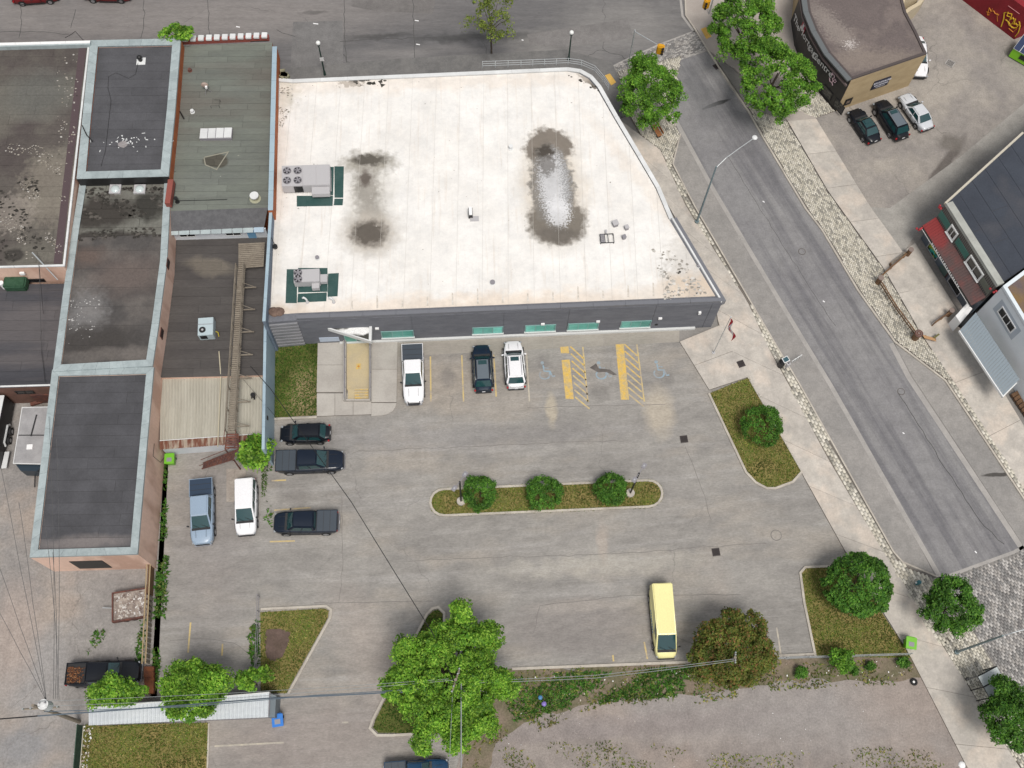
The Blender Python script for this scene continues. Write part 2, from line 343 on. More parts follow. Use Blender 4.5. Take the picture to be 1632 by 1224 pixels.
M_backlot = mat('back_lot_asphalt', (.29,.265,.24), (.24,.22,.205), s=.25, fine=.26, fs=6, bump=.3, mott=1.2, c3=(.33,.30,.265), s3=.14, cracks=(.1,.006,(.13,.12,.11),.7,1.2),
    stains=[st(1500,270,4.8,.5,(.13,.115,.105),.6,.8,ro=.86), st(1515,228,1.3,1.0,(.16,.145,.13),.9,1.5)])
M_alley = mat('alley_paving', (.33,.315,.29), (.28,.265,.245), s=.2, fine=.2, fs=6, mott=1)
M_soil = mat('lawn_soil', (.23,.185,.065), (.13,.135,.035), s=.45, fine=.3, fs=7, bump=.4)
M_soil_g = mat('green_lawn_soil', (.07,.085,.018), (.12,.125,.03), s=.35, fine=.3, fs=7, bump=.4, stains=[st(485,630,1.3,2.6,(.25,.2,.1),.9,1.5)])
M_dirt = mat('bare_dirt', (.13,.09,.075), (.10,.07,.055), s=.8, fine=.25, fs=6, bump=.5)
M_weedsoil = mat('weedy_soil', (.21,.165,.125), (.13,.12,.07), s=.5, fine=.35, fs=6, bump=.6)
M_grass = island_ramp('grass_blades', [(0,(.23,.20,.055)),(.24,(.15,.18,.033)),(.5,(.10,.155,.022)),(.75,(.30,.26,.10)),(.86,(.06,.125,.018))], fine=.5, s=.45)
M_grass_g = island_ramp('green_grass_blades', [(0,(.045,.11,.012)),(.3,(.035,.085,.01)),(.6,(.075,.13,.02)),(.85,(.15,.16,.045))], fine=.4, s=.35)
M_weed = island_ramp('weed_leaves', [(0,(.05,.14,.02)),(.35,(.08,.19,.025)),(.6,(.035,.09,.015)),(.8,(.16,.19,.05))], fine=.35, s=.6)
M_paver_l = island_ramp('light_pavers', [(0,(.58,.545,.46)),(.25,(.50,.465,.39)),(.48,(.62,.585,.51)),(.70,(.38,.36,.31)),(.88,(.30,.285,.25))], fine=.12)
M_paver_d = island_ramp('grey_pavers', [(0,(.36,.34,.32)),(.25,(.22,.21,.205)),(.45,(.45,.43,.41)),(.65,(.22,.215,.21)),(.8,(.30,.29,.28))], fine=.12)
M_paver_r = island_ramp('brown_pavers', [(0,(.36,.31,.28)),(.3,(.28,.225,.2)),(.55,(.42,.38,.34)),(.75,(.2,.16,.145))], fine=.12)
M_yellow = mat('faded_yellow_paint', (.66,.43,.09), (.44,.36,.22), s=1.9, fine=.2, fs=7, lo=.36, hi=.66)
M_yellow_worn = mat('worn_yellow_paint', (.56,.43,.19), (.38,.32,.25), s=1.2, fine=.18, fs=7, lo=.42, hi=.66)
M_cream = mat('worn_white_paint', (.50,.45,.36), (.36,.33,.29), s=1.3, fine=.15, fs=7)
M_blueline = mat('worn_blue_paint', (.25,.36,.44), (.28,.285,.29), s=2.2, fine=.15, fs=8)
M_white = plain('white_paint', (.8,.8,.8))
M_tar = mat('tar', (.10,.09,.085), (.14,.125,.115), s=1.5, fine=.2)
M_tar_soft = mat('crack_filler', (.17,.155,.145), (.21,.195,.185), s=1.5, fine=.2)
M_iron = plain('cast_iron', (.05,.04,.04), .7)
M_hole = plain('drain_hole', (.012,.01,.01), .9)

def kset(name, pts, z, mt, base=-.02, **k): return MB().prism(L(pts), base, z).build(name, mt, kind='structure', **k)
# ------------------------------------------------------------ ground sheets
MB().prism([(-500,-420),(500,-420),(500,700),(-500,700)], -.3, -.02).build('ground', mat('surrounding_ground', (.25,.235,.22), (.2,.19,.18), s=.1, fine=.2, fs=4), kind='structure')
lot = kset('parking_lot', [(428,420),(1000,420),(1085,545),(1132,622),(1192,757),(1235,777),(1275,750),(1290,770),(1350,885),(1335,905),(1450,1050),(1300,1048),(820,1066),(790,1140),(735,1300),(325,1300),(330,1145),(240,1110),(262,720),(262,560),(430,560)], 0, M_lot)
kset('main_street', [(-350,-160),(1110,-160),(1092,0),(1093,25),(1112,50),(975,112),(880,150),(420,150),(300,90),(-350,110)], .0, M_street)
kset('side_street', [(1082,96),(1128,82),(1161,135),(1192,180),(1213,218),(1281,332),(1308,367),(1365,463),(1424,544),(1452,600),(1632,873),(1618,882),(1502,924),(1494,922),(1440,822),(1322,615),(1240,478),(1133,300),(1070,183)], .004, M_side)
kset('west_parking_lane', [(1072,262),(1083,216),(1076,190),(1133,298),(1240,476),(1322,613),(1440,820),(1491,920),(1436,898),(1262,600),(1107,330)], .004, M_lane)
kset('east_parking_lane', [(1424,546),(1505,607),(1632,798),(1760,990),(1632,871),(1454,600)], .004, M_lane)
kset('vacant_gravel_lot', [(1200,1068),(1452,1052),(1620,1320),(700,1320),(740,1180),(830,1110)], .01, M_gravel)
kset('back_yard', [(-200,560),(100,560),(270,700),(250,1110),(160,1150),(135,1150),(118,1400),(-250,1400)], .0, M_yard)
kset('back_parking_lot', [(1300,190),(1250,-20),(1240,-160),(1900,-160),(1900,300),(1632,600),(1440,400),(1386,330)], .0, M_backlot)
kset('alley', [(1385,330),(1418,332),(1530,250),(1632,165),(1800,20),(1800,150),(1632,240),(1515,330),(1460,372),(1440,402)], .01, M_alley)
MB().prism(L([(1075,-140),(1330,-140),(1262,-20),(1300,190),(1257,195),(1210,150),(1170,110),(1130,82),(1112,50),(1093,25),(1092,0)]), -.02, .10).build('corner_pavement', mat('corner_paving', (.40,.36,.325), (.35,.31,.28), s=.5, fine=.14), kind='structure')
MB().prism(L([(640,94),(900,80),(975,100),(1010,180),(960,200),(930,160),(600,160),(430,160),(430,112)]), -.02, .10).build('north_sidewalk', mat('dark_sidewalk', (.17,.165,.16), (.14,.137,.135), s=.4, fine=.2, fs=6, mott=1.2), kind='structure')
# ------------------------------------------------------------ sidewalks of slabs
def slabwalk(name, A, B, n, z, mt, gap=.035, base=None):
    """A and B are the two long edges; they are cut into n slabs laid edge to edge"""
    PA, PB = L(A), L(B)
    def at(P, t):
        ln = [(b-a).length for a, b in zip(P, P[1:])]; s = t*sum(ln)
        for a, b, l in zip(P, P[1:], ln):
            if s <= l+1e-6: return a.lerp(b, max(0, min(1, s/l)))
            s -= l
        return P[-1]
    root = MB().prism(PA+PB[::-1], -.02, z-.03).build(name, base or M_joint, kind='structure')
    tot = sum((b-a).length for a, b in zip(PA, PA[1:]))
    for i in range(n):
        g = gap/2/tot; t0, t1 = i/n+g, (i+1)/n-g; k = 4
        a = [at(PA, t0+(t1-t0)*j/k) for j in range(k+1)]; b = [at(PB, t0+(t1-t0)*j/k) for j in range(k+1)]
        MB().prism(a+b[::-1], z-.03, z+random.uniform(0, .008)).build('slab', mt, root)
    return root
M_joint = mat('joint_grit', (.16,.14,.12), fine=.2)
slabwalk('west_sidewalk', [(985,190),(1060,320),(1135,450),(1145,520),(1191,602),(1275,750),(1350,885),(1447,1040),(1570,1280)], [(1052,240),(1093,330),(1190,480),(1226,559),(1256,613),(1318,730),(1400,868),(1508,1040),(1660,1280)], 15, .12, M_conc)
slabwalk('corner_plaza', [(1083,545),(1130,622)], [(1146,519),(1191,602)], 2, .12, M_conc)
slabwalk('east_sidewalk', [(1255,194),(1319,305),(1409,430),(1466,530)], [(1300,190),(1386,330),(1438,402),(1534,510)], 6, .12, M_conc)
slabwalk('lower_east_sidewalk', [(1466,530.5),(1518,607),(1640,793),(1760,970)], [(1534,510.5),(1596,622),(1665,735),(1790,930)], 5, .12, M_conc)
slabwalk('facade_apron', [(594,541),(1083,521)], [(594,570),(1083,545)], 12, .0, M_apron, base=M_joint)
slabwalk('ramp_side_walk', [(507,540),(505,626)], [(549,540),(548,626)], 2, .13, M_conc_w)
slabwalk('entrance_walk', [(593,538),(592,642)], [(634,538),(632,642)], 2, .13, M_conc_w)
slabwalk('entrance_landing', [(505,628),(592,628)], [(505,664),(592,661)], 3, .13, M_conc_w)
MB().prism(L([(592,643),(632,643),(631,648),(626,656),(617,661),(606,663),(592,664)]), -.02, .13).build('landing_corner', M_conc_w, kind='structure')
# ------------------------------------------------------------ kerbs and gutters
def kerb(name, pts, w=.17, z=.13, mt=None, closed=False, kind='structure'):
    return MB().wall(L(pts), w, -.02, z, closed).build(name, mt or M_kerb, kind=kind)
gut_w = kerb('west_gutter', [(1074,180),(1094,217),(1138,298),(1244,476),(1327,613),(1444,818),(1502,920)], -.42, .012, M_gutter)
kerb('east_gutter', [(1424,546),(1452,600),(1632,872),(1760,1060)], -.5, .012, M_gutter)
kerb('north_east_gutter', [(1128,84),(1161,136),(1192,180),(1213,218),(1281,332),(1308,367),(1365,463),(1424,544)], .38, .014, M_gutter)
kerb('west_kerb', [(1083,214),(1071,262),(1106,330),(1240,559),(1272,612),(1422,880),(1437,897),(1494,921)], .14, .13)
kerb('east_kerb', [(1093,0),(1094,25),(1112,52),(1131,84),(1164,134),(1195,180),(1216,218),(1284,332),(1311,367),(1368,463),(1426,544),(1507,606),(1634,797),(1762,990)], -.16, .13)
kerb('corner_gutter', [(1086,-60),(1083,0),(1086,26),(1105,52)], .25, .012, M_gutter)
kerb('paving_edge_band', [(1490,926),(1503,924),(1618,882),(1634,873)], .28, .012, M_gutter)
kerb('crossing_edge_band', [(975,105),(1010,88),(1050,70),(1108,48)], -.18, .012, M_gutter)
kerb('crossing_lower_band', [(1086,95),(1128,81)], .25, .012, M_gutter)
# ------------------------------------------------------------ pavers (real blocks, joined)
def pavers(name, poly, z, d, mt, lw=(.28,.15), gap=.022):
    P = np.array([tuple(p) for p in L(poly)]); a, b = L(d); v = (b-a).normalized(); v = np.array([v.x, v.y]); n = np.array([-v[1], v[0]])
    U = P@v; W = P@n; us = np.arange(U.min(), U.max(), lw[0]); ws = np.arange(W.min(), W.max(), lw[1])
    uu, ww = np.meshgrid(us, ws); off = (np.arange(len(ws)) % 2)[:, None]*lw[0]/2; uu = uu+off
    C = (uu.ravel()[:, None]*v+ww.ravel()[:, None]*n); C = C[inside(C, P)]; N = len(C)
    a_, b_ = (lw[0]-gap)/2, (lw[1]-gap)/2; zz = z+rng.uniform(-.006, .006, N)
    cs = [(-1,-1),(1,-1),(1,1),(-1,1)]; V = np.zeros((N, 8, 3))
    for i, (x, y) in enumerate(cs):
        q = C+v*a_*x+n*b_*y; V[:, i, :2] = q; V[:, i, 2] = z-.05; V[:, i+4, :2] = q; V[:, i+4, 2] = zz
    base = (np.arange(N)*8)[:, None]; F = np.concatenate([base+np.array(f) for f in ((4,5,6,7),(0,1,5,4),(1,2,6,5),(2,3,7,6),(3,0,4,7))])
    root = MB().prism(L(poly), -.02, z-.045).build(name, M_joint, kind='structure')
    fast('paving_blocks', V.reshape(-1, 3), F, mt, root, kind='stuff'); return root
MB().prism(L([(1437,403),(1458,388),(1542,522),(1500,560),(1466,532),(1460,520)]), -.02, .10).build('patio', M_conc, kind='structure')
dd = [(1133,300),(1499,921)]
pavers('east_paver_strip', [(1133,84),(1166,134),(1197,180),(1218,218),(1286,332),(1313,367),(1370,463),(1428,543),(1508,605),(1518,606),(1466,532),(1407,430),(1317,305),(1253,194),(1190,170),(1150,110)], .12, [(1192,180),(1424,544)], M_paver_l)
pavers('east_paver_edging', [(1508,606),(1518,606),(1640,792),(1760,968),(1750,972),(1632,796)], .12, [(1505,606),(1632,798)], M_paver_l, (.5,.25))
pavers('west_paver_edging', [(1062,245),(1070,262),(1105,331),(1239,559),(1271,613),(1421,881),(1436,898),(1490,923),(1530,1000),(1500,1030),(1480,1005),(1405,876),(1318,730),(1256,613),(1226,559),(1190,480),(1093,330),(1052,240)], .12, dd, M_paver_l, (.5,.25))
pavers('corner_paver_bed', [(985,115),(1085,90),(1070,183),(1082,216),(1070,262),(1052,240),(1020,215),(1000,180)], .12, dd, M_paver_l)
pavers('street_crossing', [(975,107),(1010,90),(1050,72),(1109,49),(1128,80),(1086,95),(1060,110),(1000,125)], .012, [(975,107),(1109,49)], M_paver_d)
pavers('paved_junction', [(1492,928),(1504,926),(1618,885),(1640,875),(1800,1100),(1800,1350),(1690,1350),(1640,1180),(1592,1070),(1548,1000)], .016, [(1545,1000),(1592,1070)], M_paver_d, (.44,.2))
pavers('junction_edge_pavers', [(1500,1028),(1532,998),(1548,1002),(1590,1072),(1636,1180),(1640,1240),(1620,1215)], .12, dd, M_paver_l, (.42,.2))
pavers('storefront_pavers', [(1240,165),(1268,110),(1330,178),(1300,188)], .125, dd, M_paver_l)
# ------------------------------------------------------------ lawns
def tufts(name, poly, mt, dens, h=.09, w=.10, z=.06, holes=(), patchy=None, parent=None):
    P = np.array([tuple(p) for p in L(poly)]); lo, hi = P.min(0), P.max(0); n = int(dens*(hi-lo).prod()); C = rng.uniform(lo, hi, (n, 2)); C = C[inside(C, P)]
    for hp in holes: C = C[~inside(C, np.array([tuple(p) for p in L(hp)]))]
    if patchy:
        ph = rng.uniform(0, 6, (6, 2)); k = rng.uniform(.3, 1.6, (6, 2))*rng.choice([-1, 1], (6, 2)); f = sum(np.sin(C@k[i]+ph[i, 0]) for i in range(6))/6
        C = C[f+rng.normal(0, .12, len(C)) > patchy]
    N = len(C); V = np.zeros((N, 2, 3, 3)); hh = h*rng.uniform(.5, 1.5, N)
    for j in range(2):
        a = rng.uniform(0, 6.283, N); t = np.stack([np.cos(a), np.sin(a)], 1); ln = rng.normal(0, 1, (N, 2))*h*.8
        V[:, j, 0, :2] = C-t*w/2; V[:, j, 1, :2] = C+t*w/2; V[:, j, 2, :2] = C+ln; V[:, j, :2, 2] = z; V[:, j, 2, 2] = z+hh
    return fast(name, V.reshape(-1, 3), np.arange(N*6).reshape(-1, 3), mt, parent, kind='stuff')
def capsule(x0, y0, x1, y1, r, n=9):
    """outline of a long round-ended island in photo pixels"""
    a = math.atan2(y1-y0, x1-x0); out = []
    for i in range(n): t = a+math.pi/2+math.pi*i/(n-1); out.append((x0+r*math.cos(t), y0+r*math.sin(t)*.95))
    for i in range(n): t = a-math.pi/2+math.pi*i/(n-1); out.append((x1+r*math.cos(t), y1+r*math.sin(t)*.95))
    return out
isl = capsule(708,801,1033,787,24)
island_e = [(1131,627),(1193,602),(1240,683),(1277,750),(1262,767),(1235,777),(1222,777),(1205,768),(1190,752)]
island_s = [(1277,914),(1284,906),(1330,904),(1350,890),(1452,1049),(1301,1046),(1283,960)]
tri = [(415,976),(500,971),(517,970),(524,974),(523,984),(456,1105),(416,1103)]
tear = [(595,1160),(598,1148),(682,982),(690,974),(698,972),(705,978),(706,1010),(735,1060),(740,1170),(625,1168),(603,1168)]
yard_lawn = [(130,1156),(332,1152),(327,1300),(112,1300)]
court = [(430,548),(507,545),(505,662),(430,666)]
for nm, pl, soil, gm, dn in (('centre_island_lawn', isl, M_soil, M_grass, 110), ('east_island_lawn', island_e, M_soil, M_grass, 110), ('south_island_lawn', island_s, M_soil, M_grass, 110),
                         ('triangle_lawn', tri, M_soil, M_grass, 110), ('teardrop_lawn', tear, M_soil_g, M_grass_g, 90), ('yard_lawn', yard_lawn, M_soil, M_grass, 110), ('courtyard_lawn', court, M_soil_g, M_grass_g, 130)):
    g = kset(nm, pl, .05, soil); tufts('grass', pl, gm, dn, holes=[[(425,1003),(446,1003),(463,1008),(460,1025),(450,1048),(430,1053),(424,1040)]] if nm == 'triangle_lawn' else (), parent=g)
kset('bare_dirt_patch', [(425,1003),(446,1002),(463,1008),(460,1025),(450,1048),(438,1054),(427,1052),(423,1040),(422,1015)], .058, M_dirt)
kerb('centre_island_kerb', isl, -.2, .14, closed=True)
kerb('east_island_kerb', [(1131,627),(1190,752),(1205,768),(1222,777),(1235,777),(1262,767),(1277,750)], -.2, .14)
kerb('south_island_kerb', [(1301,1046),(1283,960),(1277,914),(1284,906),(1332,904)], .2, .14)
kerb('south_bay_kerb', [(1240,1047),(1300,1044)], .18, .12)
kerb('triangle_kerb', [(416,973),(500,969),(519,968),(526,973),(525,984),(458,1105)], .2, .14)
kerb('teardrop_kerb', [(706,1010),(706,978),(698,970),(690,972),(682,980),(596,1148),(592,1160),(602,1170),(625,1170),(660,1168)], -.2, .14)
kerb('courtyard_kerb', [(430,667),(505,664)], -.2, .14)
kerb('south_lot_kerb', [(816,1064),(1000,1057),(1100,1053),(1180,1049)], -.22, .12)
kerb('yard_lawn_kerb', [(332,1153),(327,1300)], .13, .1)
kset('weedy_strip', rough([(800,1068),(1110,1056),(1300,1048),(1452,1050),(1468,1080),(1440,1085),(1250,1085),(1120,1105),(960,1115),(860,1140),(790,1185),(760,1300),(725,1300),(745,1150),(790,1080)], 2.5), .03, M_weedsoil)
weed_poly = [(812,1078),(1105,1062),(1118,1108),(1050,1112),(990,1118),(900,1130),(820,1150),(805,1120)]
tufts('weeds', weed_poly, M_weed, 70, h=.2, w=.2, z=.03, patchy=-.2)
tufts('dry_grass', [(800,1068),(1452,1050),(1460,1090),(1250,1100),(1120,1120),(960,1125),(860,1165),(770,1190),(750,1300),(725,1300),(745,1150)], M_grass, 26, h=.16, w=.14, z=.03, patchy=-.05)
tufts('gravel_edge_grass', [(760,1190),(960,1180),(1200,1205),(1400,1190),(1520,1200),(1545,1300),(740,1300)], M_grass, 30, h=.12, w=.11, z=.01, patchy=.06)
tufts('fence_line_weeds', [(252,890),(268,885),(266,960),(250,1105),(244,1105),(246,960)], M_weed, 75, h=.2, w=.2, z=.0, patchy=-.12)
tufts('wall_foot_weeds', [(262,742),(267,742),(266,880),(262,900),(252,900),(258,830)], M_weed, 60, h=.18, w=.18, z=.0, patchy=-.2)
tufts('yard_weeds', [(222,985),(236,985),(234,1060),(216,1068)], M_weed, 50, h=.2, w=.2, z=.0, patchy=-.1)
tufts('crack_weeds', [(150,1006),(168,1004),(166,1020),(148,1036),(140,1040)], M_weed, 45, h=.18, w=.16, z=0, patchy=-.3)
tufts('kerbside_weeds', [(426,745),(434,742),(436,800),(432,862),(418,862),(424,820)], M_weed, 26, h=.2, w=.2, z=0, patchy=.08)
tufts('fence_foot_weeds', [(398,1000),(412,985),(413,1060),(404,1075),(398,1040)], M_weed, 50, h=.25, w=.22, z=0, patchy=-.1)
tufts('driveway_strip_grass', [(416,738),(428,738),(424,790),(417,792)], M_grass_g, 120, h=.1, w=.1, z=.0)
# ------------------------------------------------------------ painted markings
def line(name, a, b, w, mt, z=.006, parent=lot):
    A, B = L([a, b]); return MB().wall([A, B], w, .0, z).build(name, mt, parent)
for a, b, mt_ in (((687,568),(688,640),M_yellow_worn),((737,566),(740,640),M_yellow_worn),((788,565),(792,632),M_yellow_worn),((840,562),(845,640),M_cream),
    ((930,553),(938,640),M_yellow_worn),((1016,549),(1028,640),M_yellow_worn),((305,992),(301,1040),M_yellow_worn),((356,1026),(355,1045),M_yellow_worn),
    ((1028,1023),(1033,1050),M_yellow_worn),((978,1044),(979,1054),M_yellow_worn),((1239,1000),(1246,1044),M_cream),((433,765),(456,764),M_yellow_worn),((437,812),(495,808),M_yellow_worn),((430,862),(470,861),M_yellow_worn),
    ((342,1188),(452,1182),M_cream),((545,1150),(555,1150),M_cream)):
    line('bay_line', a, b, -.13, mt_)
for x0, y0, y1 in ((893,553,563),(895,574,636),(981,549,637)):
    k = .105 if x0 < 950 else .098
    MB().prism(L([(x0,y0),(x0+13,y0-1),(x0+13+k*(y1-y0),y1),(x0+k*(y1-y0),y1)]), 0, .006).build('access_block', M_yellow, lot)
for x0, y0 in ((908,553),(994,549)):
    for i in range(8): line('hatch_stripe', (x0+i*1.1, y0+i*11.5), (x0+21+i*1.4, y0+19+i*11.5), .14, M_yellow_worn if i > 3 else M_yellow)
for cx, cy in ((868,594),(958,594),(1050,592)):          # the worn accessible-parking figures
    c = G(cx, cy).xy; mb = MB(); ring = [c+Vector((math.cos(t)*.55, math.sin(t)*.5-.2)) for t in [i*math.pi/8+2.4 for i in range(12)]]; mb.wall(ring, .14, 0, .006)
    mb.wall([c+Vector((-.15,.75)), c+Vector((-.1,.1)), c+Vector((.45,.05)), c+Vector((.65,-.5)), c+Vector((.95,-.45))], .14, 0, .007); mb.wall([c+Vector((-.13,.45)), c+Vector((.4,.4))], .1, 0, .0065)
    mb.prism([c+Vector((-.15+.17*math.cos(t), 1.0+.17*math.sin(t))) for t in [i*math.pi/4 for i in range(8)]], 0, .006); mb.build('wheelchair_symbol', M_blueline, lot)
MB().prism(L([(940,586),(950,579),(954,587),(972,589),(983,597),(978,598),(966,593),(952,593)]), 0, .008).build('tar_patch', M_tar, lot)
def crack(pts, w=.05, mt=None, parent=lot):
    P = [Vector(G(*p).xy) for p in pts]; Q = resample(P, .7); Q = [q+Vector((random.gauss(0, .05), random.gauss(0, .05))) for q in Q]
    MB().wall(Q, w, 0, .005).build('sealed_crack', mt or M_tar_soft, parent)
crack([(560,722),(640,716),(760,712),(870,706),(1000,702)], .05); crack([(1092,712),(1105,745),(1122,790),(1132,830)], .05)
crack([(650,895),(800,888),(960,884),(1120,872),(1220,865)], .045); crack([(500,962),(590,960),(690,958)], .05); crack([(545,790),(546,880),(540,960)], .04)
crack([(840,650),(920,648),(1060,645)], .05); crack([(850,1010),(860,965),(1000,950),(1180,948)], .05)
crack([(270,1020),(330,1018),(372,1024),(400,1045)], .04); crack([(330,725),(332,745),(325,765),(320,795)], .045)
for a, b in (((1215,321),(1218,323)),((1311,480),(1314,482)),((1438,690),(1441,692)),((1553,879),(1556,882))): line('lane_dash', a, b, .10, M_white, z=.012, parent=None)
for o in [o for o in scene.objects if o.name.startswith('lane_dash')]: o.parent = bpy.data.objects['side_street']; o['kind'] = 'structure'
for i, (a, b) in enumerate([((499,38),(507,39)),((661,33),(667,34)),((663,71),(669,72)),((376,43),(382,44)),((831,64),(834,65))]): line('street_dash', a, b, .12, M_white, parent=bpy.data.objects['main_street'])
def grate(name, x, y, s, ang, label, cat='drain grate', frame=False, z=0):
    p = G(x, y, z); r = empty(name, p, ang, label=label, cat=cat); r0 = r.location.copy()
    MB().box((p.x, p.y, z+.012), (s, s, .02), ang).build('pit', M_hole, r)
    mb = MB(); c, s_ = math.cos(ang), math.sin(ang)
    for i in range(7):
        o = (i-3)*s/7.2; mb.box((p.x-s_*o, p.y+c*o, z+.03), (s, s*.07, .03), ang)
    for sx, sy, a, b in ((0,1,s*1.08,s*.09),(0,-1,s*1.08,s*.09),(1,0,s*.09,s),(-1,0,s*.09,s)): mb.box((p.x+(c*sx-s_*sy)*s*.5, p.y+(s_*sx+c*sy)*s*.5, z+.032), (a, b, .035), ang)
    mb.build('bars', M_gutter if frame else M_iron, r)
grate('catch_basin', 1090, 700, .62, .05, 'square dark catch basin in the lot near the east grass island')
grate('catch_basin', 1141, 880, .62, .05, 'square dark catch basin in the open lot above the yellow van')
grate('catch_basin', 1181, 580, .6, .3, 'dark square grate in the sidewalk below the flagpole', z=.13)
grate('catch_basin', 1514, 101, .85, .85, 'pale framed square drain in the back lot beside the white car', frame=True)
grate('catch_basin', 1142, 106, .6, .55, 'small brown grate at the kerb beside the two joined trees')
p = G(1237, 853); r = empty('manhole_cover', p, label='round worn manhole cover in the lot near the sidewalk', cat='manhole cover')
MB().cyl((p.x, p.y, 0), .5, .008, 20).build('rim', M_tar_soft, r); MB().cyl((p.x, p.y, .008), .42, .008, 20).build('lid', M_lot, r)
p = G(1278, 401); r = empty('manhole_cover', p, label='round manhole cover in the diagonal street beside the long paver strip', cat='manhole cover')
MB().cyl((p.x, p.y, .004), .38, .008, 20).build('rim', M_tar, r); MB().cyl((p.x, p.y, .012), .3, .008, 20).build('lid', M_side, r)
p = G(1436, 624); r = empty('manhole_cover', p, label='small manhole cover in the diagonal street opposite the white building', cat='manhole cover')
MB().cyl((p.x, p.y, .004), .36, .008, 20).build('rim', M_tar, r); MB().cyl((p.x, p.y, .012), .29, .008, 20).build('lid', M_side, r)

ms = bpy.data.objects['main_street']
for pl, c in (([(467,35),(546,33),(547,108),(463,108)], (.175,.17,.168)), ([(840,55),(1000,30),(1010,60),(900,75),(845,72)], (.20,.19,.185)), ([(560,-40),(700,-40),(690,22),(600,18),(560,10)], (.17,.16,.155))):
    MB().prism(L(pl), 0, .004).build('asphalt_patch', mat('street_patch', c, tuple(q*.85 for q in c), s=.4, fine=.22, fs=6, mott=1.2), ms)
M_tar_dark = mat('dark_crack_filler', (.06,.06,.06), (.09,.088,.085), s=1.5, fine=.2)
for p_ in ([(550,-30),(548,40),(552,108)], [(657,-30),(659,60),(662,104)], [(30,-20),(34,20),(31,60)], [(228,-20),(230,30),(225,60)], [(330,-10),(332,30),(335,60)], [(120,15),(112,45)], [(540,66),(620,62),(720,60),(800,58)], [(-20,52),(60,50),(110,55)], [(440,48),(470,58)]):
    crack(p_, .06, M_tar_dark, ms)
sst = bpy.data.objects['side_street']
crack([(1430,625),(1490,720),(1560,830),(1600,870)], .07, M_tar_dark, sst); crack([(1160,250),(1240,380),(1330,520)], .04, M_tar_dark, sst)
# ------------------------------------------------------------ building materials
def w_st(*a, **k): return st(*a, **k)
ZR = 5.0
def zr(x, y): return G(x, y, ZR)
M_roofw = mat('white_roof_membrane', (.77,.755,.73), (.71,.69,.66), s=.35, fine=.05, fs=3, rough=.6, obj=.012, mott=.7, streaks=((.60,.53,.46),(2.6,.14,1),.4,-.03,.55),
  stains=[st(882,298,2.9,6.0,(.52,.45,.36),.7,1.6,z=ZR,thick=.7,ns=1.1), st(874,236,2.3,2.3,(.17,.145,.12),.25,1.9,z=ZR,thick=.95,ns=1.7), st(888,352,2.75,2.6,(.16,.14,.115),.25,1.9,z=ZR,thick=.95,ns=1.7), st(880,296,2.1,4.6,(.20,.185,.165),.2,1.7,z=ZR,thick=.95,ns=1.8),
    st(884,296,1.45,4.0,(.33,.33,.335),.4,2.6,z=ZR,thick=.9,ns=4), st(880,292,1.1,3.6,(.58,.58,.59),.3,4.2,z=ZR,thick=.75,ns=7), st(890,338,1.0,1.7,(.66,.66,.67),.4,3.4,z=ZR,thick=.8,ns=6), st(872,262,.8,1.2,(.14,.13,.12),.5,2.2,z=ZR,thick=.8,ns=3), st(868,242,.9,.7,(.07,.06,.05),.7,1.6,z=ZR,ns=2), st(888,374,2.1,.8,(.13,.115,.10),.7,1.6,z=ZR,thick=.8),
    st(588,260,2.4,1.2,(.24,.22,.18),.8,2.2,z=ZR,thick=1,ns=1.8), st(588,320,2.0,4.6,(.50,.48,.44),.9,2.4,z=ZR,thick=.85,ns=1.3), st(584,300,1.1,2.8,(.27,.25,.22),.8,2.2,z=ZR,thick=.85,ns=2.2), st(588,255,1.6,.6,(.10,.09,.075),.7,1.5,z=ZR,ns=2), st(582,285,.5,.9,(.13,.11,.095),.7,1.0,z=ZR,ns=2),
    st(592,345,1.2,1.6,(.30,.28,.25),.9,2.2,z=ZR,thick=.8,ns=2.4), st(590,373,2.5,2.1,(.42,.38,.33),.8,1.8,z=ZR,thick=.85,ns=1.6), st(588,372,1.6,1.3,(.11,.095,.08),.6,1.5,z=ZR,ns=1.8), st(1105,430,2.4,4.2,(.52,.49,.45),.5,5,z=ZR,thick=.6,ns=2.2), st(1115,462,3.6,1.5,(.55,.45,.35),.8,2.6,z=ZR,thick=.8), st(560,133,1.3,.4,(.10,.085,.07),.3,2.2,z=ZR,ns=2.2), st(942,131,.4,1.5,(.08,.07,.055),.3,1.0,z=ZR,ro=.9,ns=1.8),
    st(455,498,2.2,1.3,(.50,.42,.34),.9,2.4,z=ZR,thick=.8), st(455,140,1.2,2.4,(.45,.42,.34),.8,2.4,z=ZR,thick=.7,ns=1.8), st(660,492,13,1.2,(.70,.61,.52),.9,2.6,z=ZR,thick=.7), st(880,484,13,1.2,(.68,.59,.50),.9,2.6,z=ZR,thick=.7), st(700,132,22,.9,(.70,.63,.56),.9,2.6,z=ZR,thick=.6), st(1030,300,.7,10,(.66,.58,.50),.9,2.0,z=ZR,thick=.4,ro=.5), st(440,300,.8,14,(.64,.60,.55),.9,2,z=ZR,thick=.7)])
M_coping_w = mat('white_metal_coping', (.68,.69,.69), (.60,.61,.61), s=.8, rough=.45, fine=.06, obj=.05)
M_coping_g = plain('grey_metal_coping', (.16,.165,.185), .45)
M_brickg = mat('grey_brick', (.165,.17,.19), (.135,.14,.16), s=.8, fine=.18, fs=6, stretch=(1,1,3), rough=.8)
M_ledge = mat('pale_ledge_stone', (.60,.61,.60), fine=.1)
M_glassg = mat('green_tinted_glass', (.10,.36,.30), (.17,.50,.43), s=.5, rough=.35, spec=.35, fine=.1, obj=.5)
M_glassd = plain('dark_glass', (.012,.014,.016), .08, spec=.8)
